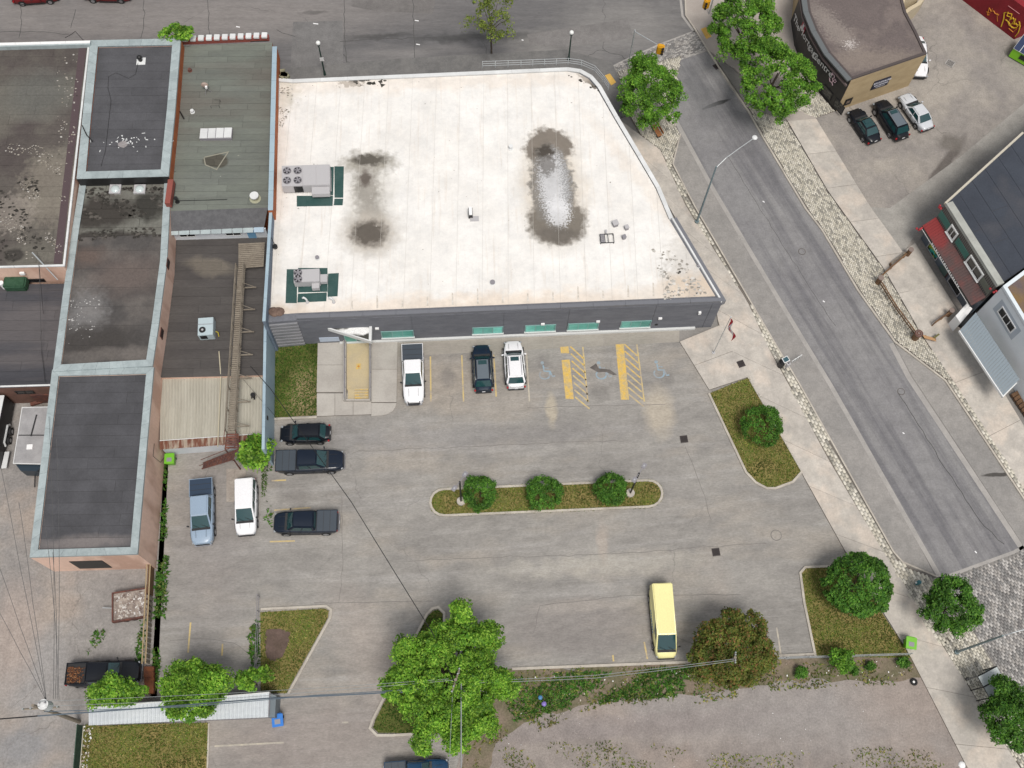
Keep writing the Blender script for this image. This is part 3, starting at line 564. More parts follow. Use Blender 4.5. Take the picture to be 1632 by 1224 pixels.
M_framew = plain('white_window_frame', (.75,.76,.76), .5)
M_frameg = plain('teal_window_frame', (.22,.40,.38), .45)
M_ribgrey = mat('grey_ribbed_metal', (.20,.205,.22), (.25,.25,.265), s=.5, rough=.45, fine=.08)
M_coping = mat('pale_blue_grey_coping', (.36,.415,.425), (.30,.35,.36), s=1.2, rough=.5, fine=.12, fs=6, obj=.07)
M_roofd = mat('dark_roofing_felt', (.088,.088,.096), (.068,.068,.074), s=.4, fine=.2, fs=7, obj=.06, rough=.9)
M_roofd2 = mat('dark_roofing_felt_south', (.082,.082,.09), (.064,.064,.07), s=.4, fine=.2, fs=7, obj=.06, rough=.9, stains=[st(130,865,3.8,.55,(.19,.17,.165),.9,1.2,z=5.0,thick=.8)])
M_roofbrown = mat('weathered_brown_roof', (.098,.086,.077), (.072,.060,.057), s=.25, fine=.28, fs=5, obj=.06, c3=(.13,.12,.102), s3=.12, stains=[st(60,150,3.3,2.6,(.115,.115,.105),.9,2,z=6.1,thick=.8), st(85,300,3,4,(.24,.215,.175),.5,4,z=6.1,thick=.55,ns=2.2), st(20,340,2,2,(.26,.23,.2),.3,4,z=6.1,thick=.5,ns=2.4), st(22,407,.9,.7,(.05,.045,.04),.4,.8,z=6.1)])
M_roofbrown.name = 'weathered_brown_roof'
M_roofstain = mat('stained_roof', (.165,.165,.145), (.13,.125,.11), s=.5, fine=.25, fs=5, obj=.04, stains=[st(165,340,3.0,1.7,(.045,.04,.035),.6,2.2,z=5.1), st(238,330,1.3,1.6,(.04,.038,.033),.6,2,z=5.1), st(165,378,3.2,.5,(.05,.045,.04),.6,1.6,z=5.1), st(225,378,1.0,.4,(.05,.045,.04),.6,1.2,z=5.1)])
M_rooflow = mat('ponded_roof', (.078,.072,.069), (.060,.056,.055), s=.3, fine=.25, fs=5, obj=.03, c3=(.12,.108,.10), s3=.2, stains=[st(140,500,1.6,2.3,(.20,.195,.195),.9,2.4,z=4.9,thick=.6,ns=2.4), st(205,440,3,2,(.125,.10,.09),.9,2,z=4.9,thick=.8), st(150,545,3.6,1.4,(.05,.045,.042),.8,2,z=4.9,thick=.9), st(140,410,1.6,1.0,(.13,.095,.08),.9,1.5,z=4.9,thick=.7), st(180,565,5,.5,(.14,.125,.115),.9,1.5,z=4.9,thick=.6)])
M_roofgreen = mat('green_grey_roofing', (.165,.18,.155), (.135,.145,.13), s=.3, stretch=(.4,1.5,1), fine=.16, fs=6, obj=.09, c3=(.13,.125,.11), s3=.1, stains=[st(343,257,1.2,.7,(.08,.075,.06),.25,.8,z=4.9)])
M_roofblue = mat('blue_black_roofing', (.064,.064,.073), (.05,.05,.058), s=.3, stretch=(.3,2,1), fine=.2, fs=6, obj=.07, c3=(.10,.092,.095), s3=.15)
M_roofcourt = mat('lower_roof_felt', (.085,.078,.074), (.066,.06,.058), s=.35, stretch=(.4,1.6,1), fine=.22, fs=6, obj=.08, stains=[st(335,425,2.2,.9,(.16,.14,.115),.6,1.4,z=2.8,thick=.8,ro=-.3)])
M_pink = mat('pink_render', (.76,.54,.44), (.68,.48,.38), s=.4, stretch=(1,1,.4), fine=.1, fs=5, c3=(.55,.36,.28), s3=.3)
M_orange = mat('orange_brick', (.42,.135,.05), (.33,.10,.045), s=.8, fine=.18, fs=6)
M_rustred = plain('red_painted_wall', (.24,.065,.05), .75, fine=.2)
M_bluewall = mat('pale_blue_wall', (.34,.44,.50), (.29,.38,.45), s=.4, stretch=(1,1,.5), fine=.08, rough=.6)
M_bluegrey = mat('slate_blue_wall', (.17,.21,.27), (.14,.18,.23), s=.6, fine=.1)
M_whitewall = mat('white_painted_wall', (.66,.69,.72), (.58,.62,.66), s=.5, fine=.07)
M_shingle = mat('grey_shingle', (.115,.115,.12), (.09,.09,.095), s=2, fine=.15, fs=10)
M_cream_metal = mat('cream_corrugated_metal', (.42,.40,.34), (.36,.34,.285), s=.6, stretch=(2,.3,1), rough=.55, fine=.12)
M_rustmetal = mat('rusted_corrugated_metal', (.36,.30,.24), (.17,.07,.045), s=1.1, stretch=(3,.6,1), rough=.8, fine=.2, lo=.4, hi=.55)
M_wood = mat('weathered_timber', (.26,.225,.18), (.2,.17,.135), s=1.5, fine=.22, fs=8)
M_wood_b = mat('brown_timber', (.20,.115,.06), (.13,.075,.045), s=1.5, fine=.25, fs=8)
M_rust = mat('rusty_steel', (.17,.07,.05), (.10,.05,.045), s=2, fine=.25)
M_black = plain('black_paint', (.012,.012,.013), .5)
M_tan = mat('tan_brick', (.44,.34,.205), (.38,.29,.17), s=.6, fine=.12, fs=6, stretch=(1,1,2.5))
M_metalg = plain('light_grey_sheet_metal', (.44,.43,.44), .45)
M_metald = plain('mid_grey_sheet_metal', (.24,.23,.25), .5)
M_greenpad = mat('dark_green_membrane', (.03,.075,.07), (.045,.09,.085), s=.8, fine=.2)
M_galv = plain('galvanised_steel', (.45,.47,.48), .4, metal=.4)

def building(name, base_px, label, cat='building', z=0):
    return empty(name, G(*base_px, z), label=label, cat=cat)
# ------------------------------------------------------------ white roofed building
b = building('commercial_building', (800,400), 'long single storey grey brick building with a white membrane roof and curved corner')
outer_px = [(443,124),(467,126),(770,113),(905,107),(926,110),(944,120),(958,136),(985,184),(1022,246),(1052,297),(1073,347),(1152,480),(472,508),(424,512)]
outer = L(outer_px, ZR+.25)
MB().prism(outer, 0, ZR-.02).build('wall', M_brickg, b)
inner_px = [(446,130),(467,132),(770,120),(903,114),(922,117),(938,126),(951,141),(978,188),(1015,250),(1045,301),(1067,351),(1140,472),(472,499),(431,502)]
inner = L(inner_px, ZR)
MB().prism(inner, ZR-.021, ZR-.018).build('roof_deck', plain('pale_roof_deck', (.56,.54,.51), .8), b)
bands('roof_sheet', inner, L([(700,130)])[0]-L([(690,480)])[0], 2.35, .025, ZR-.015, .025, M_roofw, b)
mb = MB()
def ring(mb, outl, w, z0, z1): return mb.wall(outl, w, z0, z1, True)
par = MB(); O = [Vector(p) for p in outer]
par.wall(O[:11], -.33, ZR-.02, ZR+.18); par.build('parapet', M_coping_w, b)
coping('coping', O[:11], -.40, ZR+.18, ZR+.24, 2.6, M_coping_w, b, closed=False)
coping('coping', [O[10], O[11]], -.16, ZR, ZR+.25, 2.6, M_coping_w, b, closed=False)
mb = MB(); mb.wall([O[10], O[11]], .38, ZR-.6, ZR+.10); mb.build('side_band', M_coping_g, b)
coping('coping', [O[11], O[12]], -.36, ZR-.02, ZR+.28, 3.0, M_coping_g, b, closed=False)
MB().wall([O[13], O[0]], -.15, ZR-.02, ZR+.12).build('west_trim', M_coping_w, b)
SA, SB = O[12], O[11]                       # south face, west to east
LS = (SB-SA).length
cuts = [0]+[onwall(x, y, SA, SB)[0] for x, y in ((656,512),(803,503),(907,499),(1045,492),(1134,487))]+[LS]
for a, c in zip(cuts, cuts[1:]): panel('wall_panel', SA, SB, a+.02, c-.02, .02, ZR-.1, .003, .04, M_brickg, b)
panel('base_ledge', SA, SB, 3.2, LS-1.6, 0, .28, .04, .22, M_ledge, b)
for (x0, y0), (x1, y1) in (((609,539),(659,528)),((753,532),(802,521.5)),((836,528),(886,518)),((904,524),(955,513)),((988,520),(1039,509))):
    t0, z0 = onwall(x0, y0, SA, SB); t1, _ = onwall(x1, y1, SA, SB); window(SA, SB, t0, t1, .75, 2.05, 3, M_frameg, M_glassg, b, out=.08, sill=M_ledge)
for x, y in ((865,515),(953,511),(1052,506),(601,522)):
    t, z = onwall(x, y, SA, SB); panel('wall_light', SA, SB, t-.17, t+.17, z-.12, z+.12, .045, .14, M_white, b)
t, z = onwall(1115, 496, SA, SB); panel('wall_light', SA, SB, t-.12, t+.12, z-.25, z+.1, .045, .2, M_white, b)
t, z = onwall(1046, 516, SA, SB); panel('wall_outlet', SA, SB, t-.12, t+.12, z-.08, z+.08, .045, .1, M_black, b)
# ribbed west end
RA, RB = O[13], O[12]; LR = (RB-RA).length; mb = MB(); t_ = (RB-RA).normalized(); n_ = Vector((t_.y, -t_.x))
for i in range(8):
    z0 = .1+i*.6; mb.prism([RA+n_*.005, RB+n_*.005, RB+n_*.16, RA+n_*.16], z0, z0+.30, True)
mb.build('ribbed_siding', M_ribgrey, b)
# entrance: door, sidelight and the triangular canopy
ta, _ = onwall(548, 541, SA, SB); tb, _ = onwall(590, 541, SA, SB)
dr = panel('door', SA, SB, ta+.1, ta+1.2, .15, 2.25, .05, .05, M_frameg, b); panel('pane', SA, SB, ta+.22, ta+1.08, .4, 2.15, .103, .01, M_glassg, dr)
panel('sidelight', SA, SB, ta+1.3, tb, .15, 2.25, .05, .05, M_glassg, b)
panel('entrance_sign', SA, SB, ta-2.2, ta-.4, .5, 1.3, .05, .05, plain('pale_blue_sign', (.45,.52,.62), .4), b)
zc = 3.1; CT = L([(513,521),(593,516.5),(592,545)], zc); CT = [Vector(p) for p in CT]
cen = (CT[0]+CT[1]+CT[2])/3; inn = [cen+(p-cen)*.84 for p in CT]; inn[0] = cen+(CT[0]-cen)*.80
c_ = MB().prism(CT, zc-.45, zc-.06, True).build('canopy', M_coping_w, b)
MB().prism(inn, zc-.06, zc-.02).build('canopy_gravel', mat('canopy_gravel_fill', (.07,.07,.06), (.05,.05,.045), s=2, fine=.3, stains=[st(568,527,1.7,.42,(.78,.78,.77),.4,.9,z=zc)]), c_)
mb = MB()
for i in range(3): mb.add([(*CT[i], zc-.06), (*CT[(i+1) % 3], zc-.06), (*inn[(i+1) % 3], zc-.06), (*inn[i], zc-.06), (*CT[i], zc+.1), (*CT[(i+1) % 3], zc+.1), (*inn[(i+1) % 3], zc+.1), (*inn[i], zc+.1)], [(4,5,6,7),(0,1,5,4),(2,3,7,6)])
mb.build('canopy_rim', M_coping_w, c_)
# guard rail standing outside the north and curved parapet
gr = empty('guard_rail', G(905, 107, ZR), label='white metal guard rail following the curved corner of the white roof', cat='railing')
gp = L([(769,108),(830,106),(905,103),(926,106),(947,115),(961,131),(969,143)], ZR+.25); gq = resample([Vector(p) for p in gp], 1.15)
for k, p in enumerate(gq): MB().box((p.x, p.y, ZR+.7), (.06, .06, 1.0)).build('post', M_galv, gr)
for h in (.55, .85, 1.18):
    MB().tube([Vector((p.x, p.y, ZR+h)) for p in gq], .028, 5).build('rail', M_galv, gr)
# ------------------------------------------------------------ things on the white roof
def rooftop_unit(px0, px1, h, label, nf, pads, fan_r, tool_left=.42):
    """px0, px1: north-west and south-east corners of the top"""
    a = G(*px0, ZR+h); bb = G(px1[0], px0[1]-2, ZR+h); c = G(*px1, ZR+h); d = G(px0[0], px1[1], ZR+h); o = (a+c)/2
    r = empty('rooftop_air_unit', (o.x, o.y, ZR), label=label, cat='air conditioner', group='air units on the white roof')
    x = (bb-a).xy; y = (d-a).xy; W = x.length; D = y.length; x = x.normalized(); y = y.normalized()
    def q(u, v): return a.xy+x*u*W+y*v*D
    MB().prism([q(.30,.1), q(.98,.1), q(.98,.92), q(.30,.92)], ZR+.0, ZR+.25, True).build('curb', M_coping_w, r)
    MB().prism([q(tool_left+.003,0), q(1,0), q(1,1), q(tool_left+.003,1)], ZR+.25, ZR+h, True).build('cabinet', M_metalg, r)
    cs = MB().prism([q(0,0), q(tool_left,0), q(tool_left,1), q(0,1)], ZR+.25, ZR+h-.03, True).build('condenser_section', M_metalg, r)
    if nf == 4:
        for i in range(2): MB().prism([q(.45+.27*i,.02), q(.45+.27*i+.26,.02), q(.45+.27*i+.26,.98), q(.45+.27*i,.98)], ZR+h, ZR+h+.03).build('access_panel', M_metalg, r)
        MB().prism([q(.61,1.01), q(.98,1.01), q(.98,1.35), q(.61,1.35)], ZR+.55, ZR+h*.8, True).build('intake_hood', M_metalg, r)
        MB().prism([q(.24,1.003), q(.42,1.003), q(.42,1.03), q(.24,1.03)], ZR+.35, ZR+h-.15, True).build('dark_opening', M_black, r)
        fans = [(.11,.27),(.33,.27),(.11,.74),(.33,.74)]
    else:
        MB().prism([q(1.01,.35), q(1.28,.35), q(1.28,.95), q(1.01,.95)], ZR+.4, ZR+h*.75, True).build('intake_hood', M_metalg, r)
        MB().prism([q(.68,1.01), q(.97,1.01), q(.97,1.4), q(.68,1.4)], ZR+.3, ZR+h*.7, True).build('filter_box', M_metalg, r)
        fans = [(.17,.27),(.17,.76)]
    for u, v in fans:
        c0 = q(u, v); fh = MB().cyl((c0.x, c0.y, ZR+h-.03), fan_r*1.12, .10, 20).build('fan_ring', M_metald, r)
        MB().cyl((c0.x, c0.y, ZR+h+.072), fan_r, .004, 20).build('fan_well', M_black, fh); mb = MB()
        for k in range(5):
            t = k*1.2566+u*9; e = Vector((math.cos(t), math.sin(t))); f = Vector((-e.y, e.x)); P = [c0+e*.05-f*.05, c0+e*fan_r*.9-f*.10, c0+e*fan_r*.9+f*.10, c0+e*.05+f*.05]
            mb.add([(p.x, p.y, ZR+h+.085+(.02 if j > 1 else 0)) for j, p in enumerate(P)], [(0,1,2,3)])
        mb.cyl((c0.x, c0.y, ZR+h+.08), fan_r*.25, .04, 10); mb.build('fan_blades', M_metald, fh)
    for i, pd in enumerate(pads):
        P = L(pd, ZR+.03); MB().prism(P, ZR+.012, ZR+.024+i*.002).build('walkway_mat', M_greenpad, r)
    return r
rooftop_unit((449,264),(525.5,296.5),1.35,'large grey rooftop air unit with four fans in a square',4,[[(533,265),(548,265),(547,315),(533,315)],[(533,316.5),(547,316.5),(546,327),(532,327)],[(473,312),(531,312),(530,328),(473,329)],[(524,266),(532,266),(531,311),(524,311)]],.34)
rooftop_unit((468,430),(509,450),1.1,'smaller grey rooftop air unit with two fans near the southwest roof corner',2,[[(457,429),(474,429),(473,483),(455,483)],[(475,427),(522,427),(522,465),(475,466)],[(523,436),(540,435),(538,472),(522,473)],[(475,468),(521,466),(520,480),(474,482)]],.34,.30)
def vent(name, px, r, h, label, mt, cap=None, cat='roof vent', z=ZR, box=False):
    p = G(*px, z); o = empty(name, p, label=label, cat=cat)
    if box:
        MB().box((p.x, p.y, z+h/2), (r*2, r*2, h), .3).build('housing', mt, o); MB().box((p.x, p.y, z+h+.04), (r*2.4, r*2.4, .08), .3).build('cap', cap or mt, o)
    else:
        MB().cyl((p.x, p.y, z+.01), r*1.9, .04, 14).build('flashing', mt, o); MB().cyl((p.x, p.y, z), r, h, 12).build('pipe', mt, o); MB().cyl((p.x, p.y, z+h), r*1.5, .12, 12).build('cap', cap or mt, o)
    return o
p = G(750,343,ZR); r = empty('exhaust_stack', p, label='small white exhaust stack with black sides on its own in the roof middle', cat='roof vent')
MB().box((p.x, p.y, ZR+.35), (.38,.75,.7)).build('housing', M_black, r); MB().box((p.x, p.y, ZR+.75), (.30,.85,.1)).build('top', M_white, r); MB().box((p.x+.35, p.y-.45, ZR+.08), (.8,.5,.1)).build('base_pad', M_metalg, r)
p = G(967,382,ZR); r = empty('condenser_frame', p, label='flat metal frame with a dark louvred panel at one end', cat='roof equipment')
mb = MB()
for dx in (-.62, -.2, .1, .62): mb.box((p.x+dx, p.y, ZR+.25), (.05, .95, .06))
for dy in (-.46, .46): mb.box((p.x, p.y+dy, ZR+.25), (1.28, .05, .06))
for dx in (-.6, .6):
    for dy in (-.44, .44): mb.box((p.x+dx, p.y+dy, ZR+.12), (.05, .05, .22))
mb.build('frame', M_black, r); mb = MB()
for i in range(6): mb.box((p.x-.41, p.y-.38+i*.15, ZR+.3), (.38, .07, .06))
mb.build('louvres', M_metald, r); MB().box((p.x-.02, p.y+.68, ZR+.2), (.15,.4,.3)).build('duct', M_metalg, r)
vent('box_vent', (980,359), .22, .45, 'largest dark box vent of the three beside the metal frame', M_metald, M_metalg, box=True)
vent('box_vent', (998,365), .16, .4, 'small dark box vent farthest from the stained roof patch', M_metald, M_metalg, box=True)
vent('box_vent', (994,380), .15, .35, 'small grey box vent beside the end of the metal frame', M_metald, M_metald, box=True)
vent('drain_pipe_vent', (814,237), .13, .35, 'short pipe vent left of the big oval stain', M_coping_w)
vent('drain_pipe_vent', (785,451), .15, .12, 'low round drain cap near the south roof edge', M_coping_w, M_metald)
vent('drain_pipe_vent', (506,412), .12, .18, 'low vent cap above the smaller rooftop unit', M_coping_w, M_metald)
vent('drain_pipe_vent', (1113,425), .10, .12, 'tiny vent near the cracked southeast roof corner', M_coping_w, M_metald)
for px, lb in (((490,482),'white goose neck pipe in front of the smaller rooftop unit'),((532,482),'short bent pipe beside the green mat of the smaller unit')):
    p = G(*px, ZR); r = empty('gooseneck_pipe', p, label=lb, cat='roof vent'); MB().tube([p, p+Vector((0,0,.5)), p+Vector((-.08,.05,.65)), p+Vector((-.25,.15,.68)), p+Vector((-.35,.2,.5))], .09, 8).build('pipe', M_coping_w, r)
    MB().cyl(p, .16, .05, 10).build('flashing', M_metalg, r)
p = G(440,395,ZR); r = empty('roof_spotlight', p, label='black spotlight on a leaning stem at the west roof edge', cat='light')
MB().tube([p, p+Vector((-.3,.6,.9))], .03, 6).build('stem', M_black, r); MB().cyl(p+Vector((-.05,.0,.1)), .22, .25, 12).build('lamp_head', M_black, r)
tp = MB(); c0 = G(441,499,ZR)
for i in range(5): tp.ball((c0.x+random.uniform(-.4,.4), c0.y+random.uniform(-.2,.2), ZR+.1), .45, 10, 6, sz=.45)
tp.build('tarp_heap', mat('brown_tarp', (.17,.115,.09), (.12,.08,.065), s=3, fine=.3), None, True, label='crumpled brown tarp heap in the southwest corner of the white roof', cat='tarp')
tp = MB(); c0 = G(456,121,ZR)
for i in range(4): tp.box((c0.x+random.uniform(-.4,.4), c0.y+random.uniform(-.3,.3), ZR+.2), (.7,.5,.3), random.uniform(0,3))
tp.build('debris_heap', mat('roof_debris', (.28,.27,.18), (.12,.12,.08), s=2, fine=.3), None, label='small heap of mossy debris at the northwest corner of the white roof', cat='debris')
# ------------------------------------------------------------ entrance ramp and steps
rm = empty('entrance_ramp', G(571,600), label='sunken sand coloured entrance ramp between two concrete walls with yellow edged steps', cat='ramp')
M_sand = mat('sand_concrete', (.50,.41,.25), (.44,.37,.25), s=.6, fine=.1)
MB().prism(L([(553,543),(589,543),(589,622),(553,622)]), 0, .16).build('ramp_floor', M_sand, rm)
MB().prism(L([(555,622),(565,622),(565,640),(555,640)]), 0, .3).build('landing_block', M_sand, rm)
for i in range(4): MB().prism(L([(565,620+i*4.2),(588,620+i*4.2),(588,624+i*4.2),(565,624+i*4.2)]), 0, .34-.05*i).build('step', M_sand, rm); MB().prism(L([(566,622+i*4.2),(587,622+i*4.2),(587,624+i*4.2),(566,624+i*4.2)]), .34-.05*i, .346-.05*i).build('nosing', M_yellow, rm)
for xa, xb in ((548,553),(589,593)):
    MB().prism(L([(xa,543),(xb,543),(xb-.5,641),(xa,641)]), 0, .55).build('side_wall', M_conc_w, rm)
    xm = (xa+xb)/2; tops = [G(xm, y, .55).xy for y in (546,570,594,618,638)]
    for p in tops: MB().box((p.x, p.y, .95), (.05,.05,.8)).build('post', M_metald, rm)
    for h in (1.05, 1.35): MB().tube([Vector((p.x, p.y, h)) for p in tops], .03, 6).build('handrail', M_metald, rm)
MB().prism(L([(550,639),(592,639),(592,641.5),(550,641.5)]), 0, .5).build('end_kerb', M_conc_w, rm)
c0 = G(571.5,584,.16); MB().box((c0.x, c0.y, .168), (.46,.56,.012)).build('warning_mark', M_yellow, rm); MB().cyl((c0.x, c0.y, .175), .13, .006, 4).build('diamond', plain('orange_paint', (.5,.22,.02), .7), rm)
# ------------------------------------------------------------ west block of joined buildings
M_deck = plain('tarred_deck', (.05,.05,.05), .9)
def flatroof(b, roof_px, z, mt, d=None, width=.95, wallmat=None, cop=None, copz=.3, copw=.55, cross=7, step=1.3, wall_px=None, jit=.01):
    P = [Vector(p) for p in L(roof_px, z+(copz if cop else 0))]
    if sum((P[i].x*P[(i+1) % len(P)].y-P[(i+1) % len(P)].x*P[i].y) for i in range(len(P))) < 0: P = P[::-1]
    MB().prism(P, 0, z-.02).build('wall', wallmat, b)
    Q = P
    if cop:
        n = len(P); Q = []
        for i in range(n):
            n1 = (P[i]-P[i-1]).normalized(); n2 = (P[(i+1) % n]-P[i]).normalized(); a = Vector((-n1.y, n1.x)); c = Vector((-n2.y, n2.x)); mm = (a+c).normalized(); Q.append(P[i]+mm*(copw/max(.4, mm.dot(a))))
        MB().wall(P, copw*.93, z-.02, z+copz-.04, True).build('parapet', cop, b)
        coping('coping', P, copw, z+copz-.04, z+copz, step, cop, b)
    MB().prism(Q, z-.021, z-.012).build('roof_deck', M_deck, b)
    bands('roofing_strip', Q, d or (1, -.04), width, .02, z-.012, .02, mt, b, jit, cross)
    return P
g1 = building('brick_building', (70,250), 'large building with a worn brown flat roof at the far west end')
P1 = flatroof(g1, [(-420,85),(146,68),(101,424),(-420,440)], 6.1, M_roofbrown, width=1.15, wallmat=M_pink, cop=None)
MB().wall(L([(-420,80),(144,65)], 6.6), -.45, 6.08, 6.6).build('parapet', M_coping, g1); coping('coping', L([(-420,79),(144,64.5)], 6.66), -.3, 6.6, 6.66, 2.4, M_white, g1, closed=False)
coping('edge_trim', L([(143,70),(103,424),(-420,437)], 6.2), -.18, 6.08, 6.2, 2.2, M_coping_w, g1, closed=False)
coping('edge_trim', L([(138,72),(98,420)], 6.13), -.7, 6.085, 6.13, 3, mat('purple_flashing', (.085,.06,.065), fine=.15), g1, closed=False)
A_, B_ = L([(-100,431),(105,425)], 6.1); A_, B_ = Vector(A_), Vector(B_)
t, z = onwall(58,447,A_,B_); window(A_, B_, t-.75, t+.75, z-.25, z+.25, 2, M_black, M_glassd, g1)
t, z = onwall(36,434,A_,B_); panel('wall_box', A_, B_, t-.2, t+.2, z-.15, z+.15, .02, .2, M_white, g1)
g1b = building('rear_annex', (40,540), 'low annex with a blue black strip roof behind the brown roofed building')
flatroof(g1b, [(-420,460),(112,452),(84,616),(-420,630)], 3.6, M_roofblue, width=1.0, wallmat=mat('red_brown_brick',(.17,.09,.07),(.12,.07,.055),s=1,fine=.2))
coping('edge_trim', L([(-420,629),(84,614.5)], 3.7), .14, 3.58, 3.7, 2.2, M_coping_w, g1b, closed=False)
A_, B_ = [Vector(p) for p in L([(-100,622),(84,616)], 3.6)]
t, z = onwall(40,625,A_,B_); window(A_, B_, t-.8, t+.8, z-.3, z+.3, 2, M_black, M_glassd, g1b)
t, z = onwall(66,630,A_,B_); panel('garage_door', A_, B_, t-.9, t+.9, .1, 2.0, .02, .06, M_rust, g1b)
g2 = building('stone_coped_building', (210,180), 'dark flat roofed building ringed by a wide pale coping beside the street')
P2 = flatroof(g2, [(144,64),(288,61),(279,175),(268.5,281),(122,285),(132,181)], 6.1, M_roofd, width=.98, wallmat=M_orange, cop=M_coping, copw=.78, copz=.25, cross=9)
MB().wall(L([(122,285),(268.5,281)], 6.35), -.05, 4.0, 6.3).build('south_face_shade', M_black, g2)  # black sheet over the orange wall: shade on its south side put in as colour
g2b = building('middle_building', (190,450), 'middle building of the row with a stained grey roof and two skylights')
flatroof(g2b, [(128,285),(273,281),(266,416),(253,516),(243,583),(84,592),(100,470),(115,365)], 5.1, M_rooflow, width=1.9, wallmat=M_pink, cop=M_coping, copw=.62, copz=.2, cross=20, jit=.004)
bands('upper_roof_strip', L([(126,291),(270,288),(265,372),(118,378)], 5.2), (1,-.04), 1.0, .03, 5.12, .06, M_roofstain, g2b, .01, 6)
for x in (184, 223):
    p = G(x, 302, 5.25); s = MB().box((p.x, p.y, 5.27), (1.05,.95,.2), -.03).build('skylight', M_metalg, g2b); MB().ball((p.x, p.y, 5.37), .42, 12, 6, sz=.4).build('dome', plain('frosted_dome', (.5,.56,.56), .15, spec=.6), s, True)
g2c = building('south_building', (150,740), 'long building with a plain dark roof, pale coping and pink walls')
P2c = flatroof(g2c, [(83,589),(245,585),(233,720),(219,883),(47,888),(66,730)], 4.9, M_roofd2, width=.98, wallmat=M_pink, cop=M_coping, copw=.60, copz=.25, cross=10)
A_, B_ = [Vector(p) for p in L([(47,888),(219,883)], 5.15)]
t0, z0 = onwall(122,902,A_,B_); t1, z1 = onwall(150,890,A_,B_); o = panel('garage_opening', A_, B_, t0, t1+.4, .9, 3.4, .005, .05, M_black, g2c)
mb = MB(); mb.tube([Vector((*(G(235,742,0).xy), 0))]*1+[G(236,742,2.5)], .02); 
E_A, E_B = [Vector(p) for p in L([(219,883),(245,585)], 5.15)]
def cable_on(pts, A, B, name, par_, r=.02):
    t = (B-A).normalized(); n = Vector((t.y, -t.x)); q = []
    for x, y in pts:
        s, z = onwall(x, y, A, B); p = A+t*s+n*.05; q.append(Vector((p.x, p.y, max(.1, z))))
    MB().tube(q, r, 5).build(name, M_black, par_)
cable_on([(245,707),(243,727),(255,737),(262,728),(263,716)], E_A, E_B, 'wall_cable', g2c)
# middle green roof building
g3 = building('green_roof_building', (350,200), 'building with grey green roofing strips next to the white roof')
flatroof(g3, [(285,73),(434,68),(427,331),(265,337)], 4.9, M_roofgreen, width=.72, wallmat=M_orange, cross=5, jit=.02)
F_ = [Vector(p) for p in L([(434,74),(427,335)], 6.7)]
MB().wall(F_, .42, 4.85, 6.64).build('fire_wall', M_orange, g3); coping('coping', F_, .45, 6.64, 6.7, 2.0, M_bluewall, g3, closed=False)
cap = building('battlement_wall', (360,62), 'red parapet wall topped by a row of square white blocks', 'wall', 4.9)
q0, q1 = G(289,66,5.4).xy, G(428,60,5.4).xy; MB().wall([q0, q1], .42, 4.9, 5.4).build('wall', M_rustred, cap)
for i in range(11):
    p = q0.lerp(q1, (i+.5)/11); q = p+Vector((-.0,.21)); MB().box((q.x, q.y, 5.52), (.55,.62,.24), -.04, ).build('cap_block', M_coping_w, cap, bevel=.03)
MB().wall([G(289,70,4.9).xy, G(428,66,4.9).xy], .2, 4.9, 5.0).build('tar_strip', M_black, cap)
# mono pitch shingle slope and white wall with two small windows, joined to the green roof building
s0, s1, s2, s3 = G(265,337,4.93), G(427,331,4.93), G(421,362,4.45), G(268,369,4.45)
MB().slab(s3, s2, s1, s0, .05).build('shingle_slope', M_shingle, g3)
e2, e3 = G(421,370,4.35), G(268,375,4.35)
for i in range(9):
    a, c = i/9+.004, (i+1)/9-.004; MB().slab(s3.lerp(s2, a)+Vector((0,0,.01)), s3.lerp(s2, c)+Vector((0,0,.01)), e3.lerp(e2, c), e3.lerp(e2, a), .03).build('eave_flashing', M_coping if i < 8 else plain('blue_flashing', (.36,.46,.55), .4), g3)
WA, WB = [Vector(p) for p in L([(271,369.5),(423,365)], 4.3)]; LW = (WB-WA).length; tn = (WB-WA).normalized(); nn_ = Vector((tn.y,-tn.x))
MB().prism([WA, WB, WB-nn_*.15, WA-nn_*.15], 0, 4.3).build('white_wall', M_whitewall, g3)
for x0, x1 in ((289,310),(363,384)):
    t0, z0 = onwall(x0, 382, WA, WB); t1, z1 = onwall(x1, 371, WA, WB); zz = z1; window(WA, WB, t0, t1, 3.35, 3.95, 2, M_framew, M_glassd, g3, fw=.05)
t0, z0 = onwall(399, 384, WA, WB); t1, z1 = onwall(412, 369, WA, WB); panel('blue_hatch', WA, WB, t0, t0+.75, 2.85, 4.2, .01, .05, plain('sky_blue_paint', (.16,.34,.52), .5), g3)
for px, sz in (((225,97),1),):
    p = G(225,98,6.1); o = empty('roof_cowl', p, label='black cowl vent on a white square plate on the dark ringed roof', cat='roof vent')
    MB().box((p.x, p.y, 6.13), (.85,.85,.04)).build('plate', M_coping_w, o); MB().cyl((p.x-.05, p.y+.1, 6.15), .2, .4, 12).build('pipe', M_black, o); MB().ball((p.x-.05, p.y+.1, 6.55), .26, 10, 6).build('cowl', M_black, o, True)
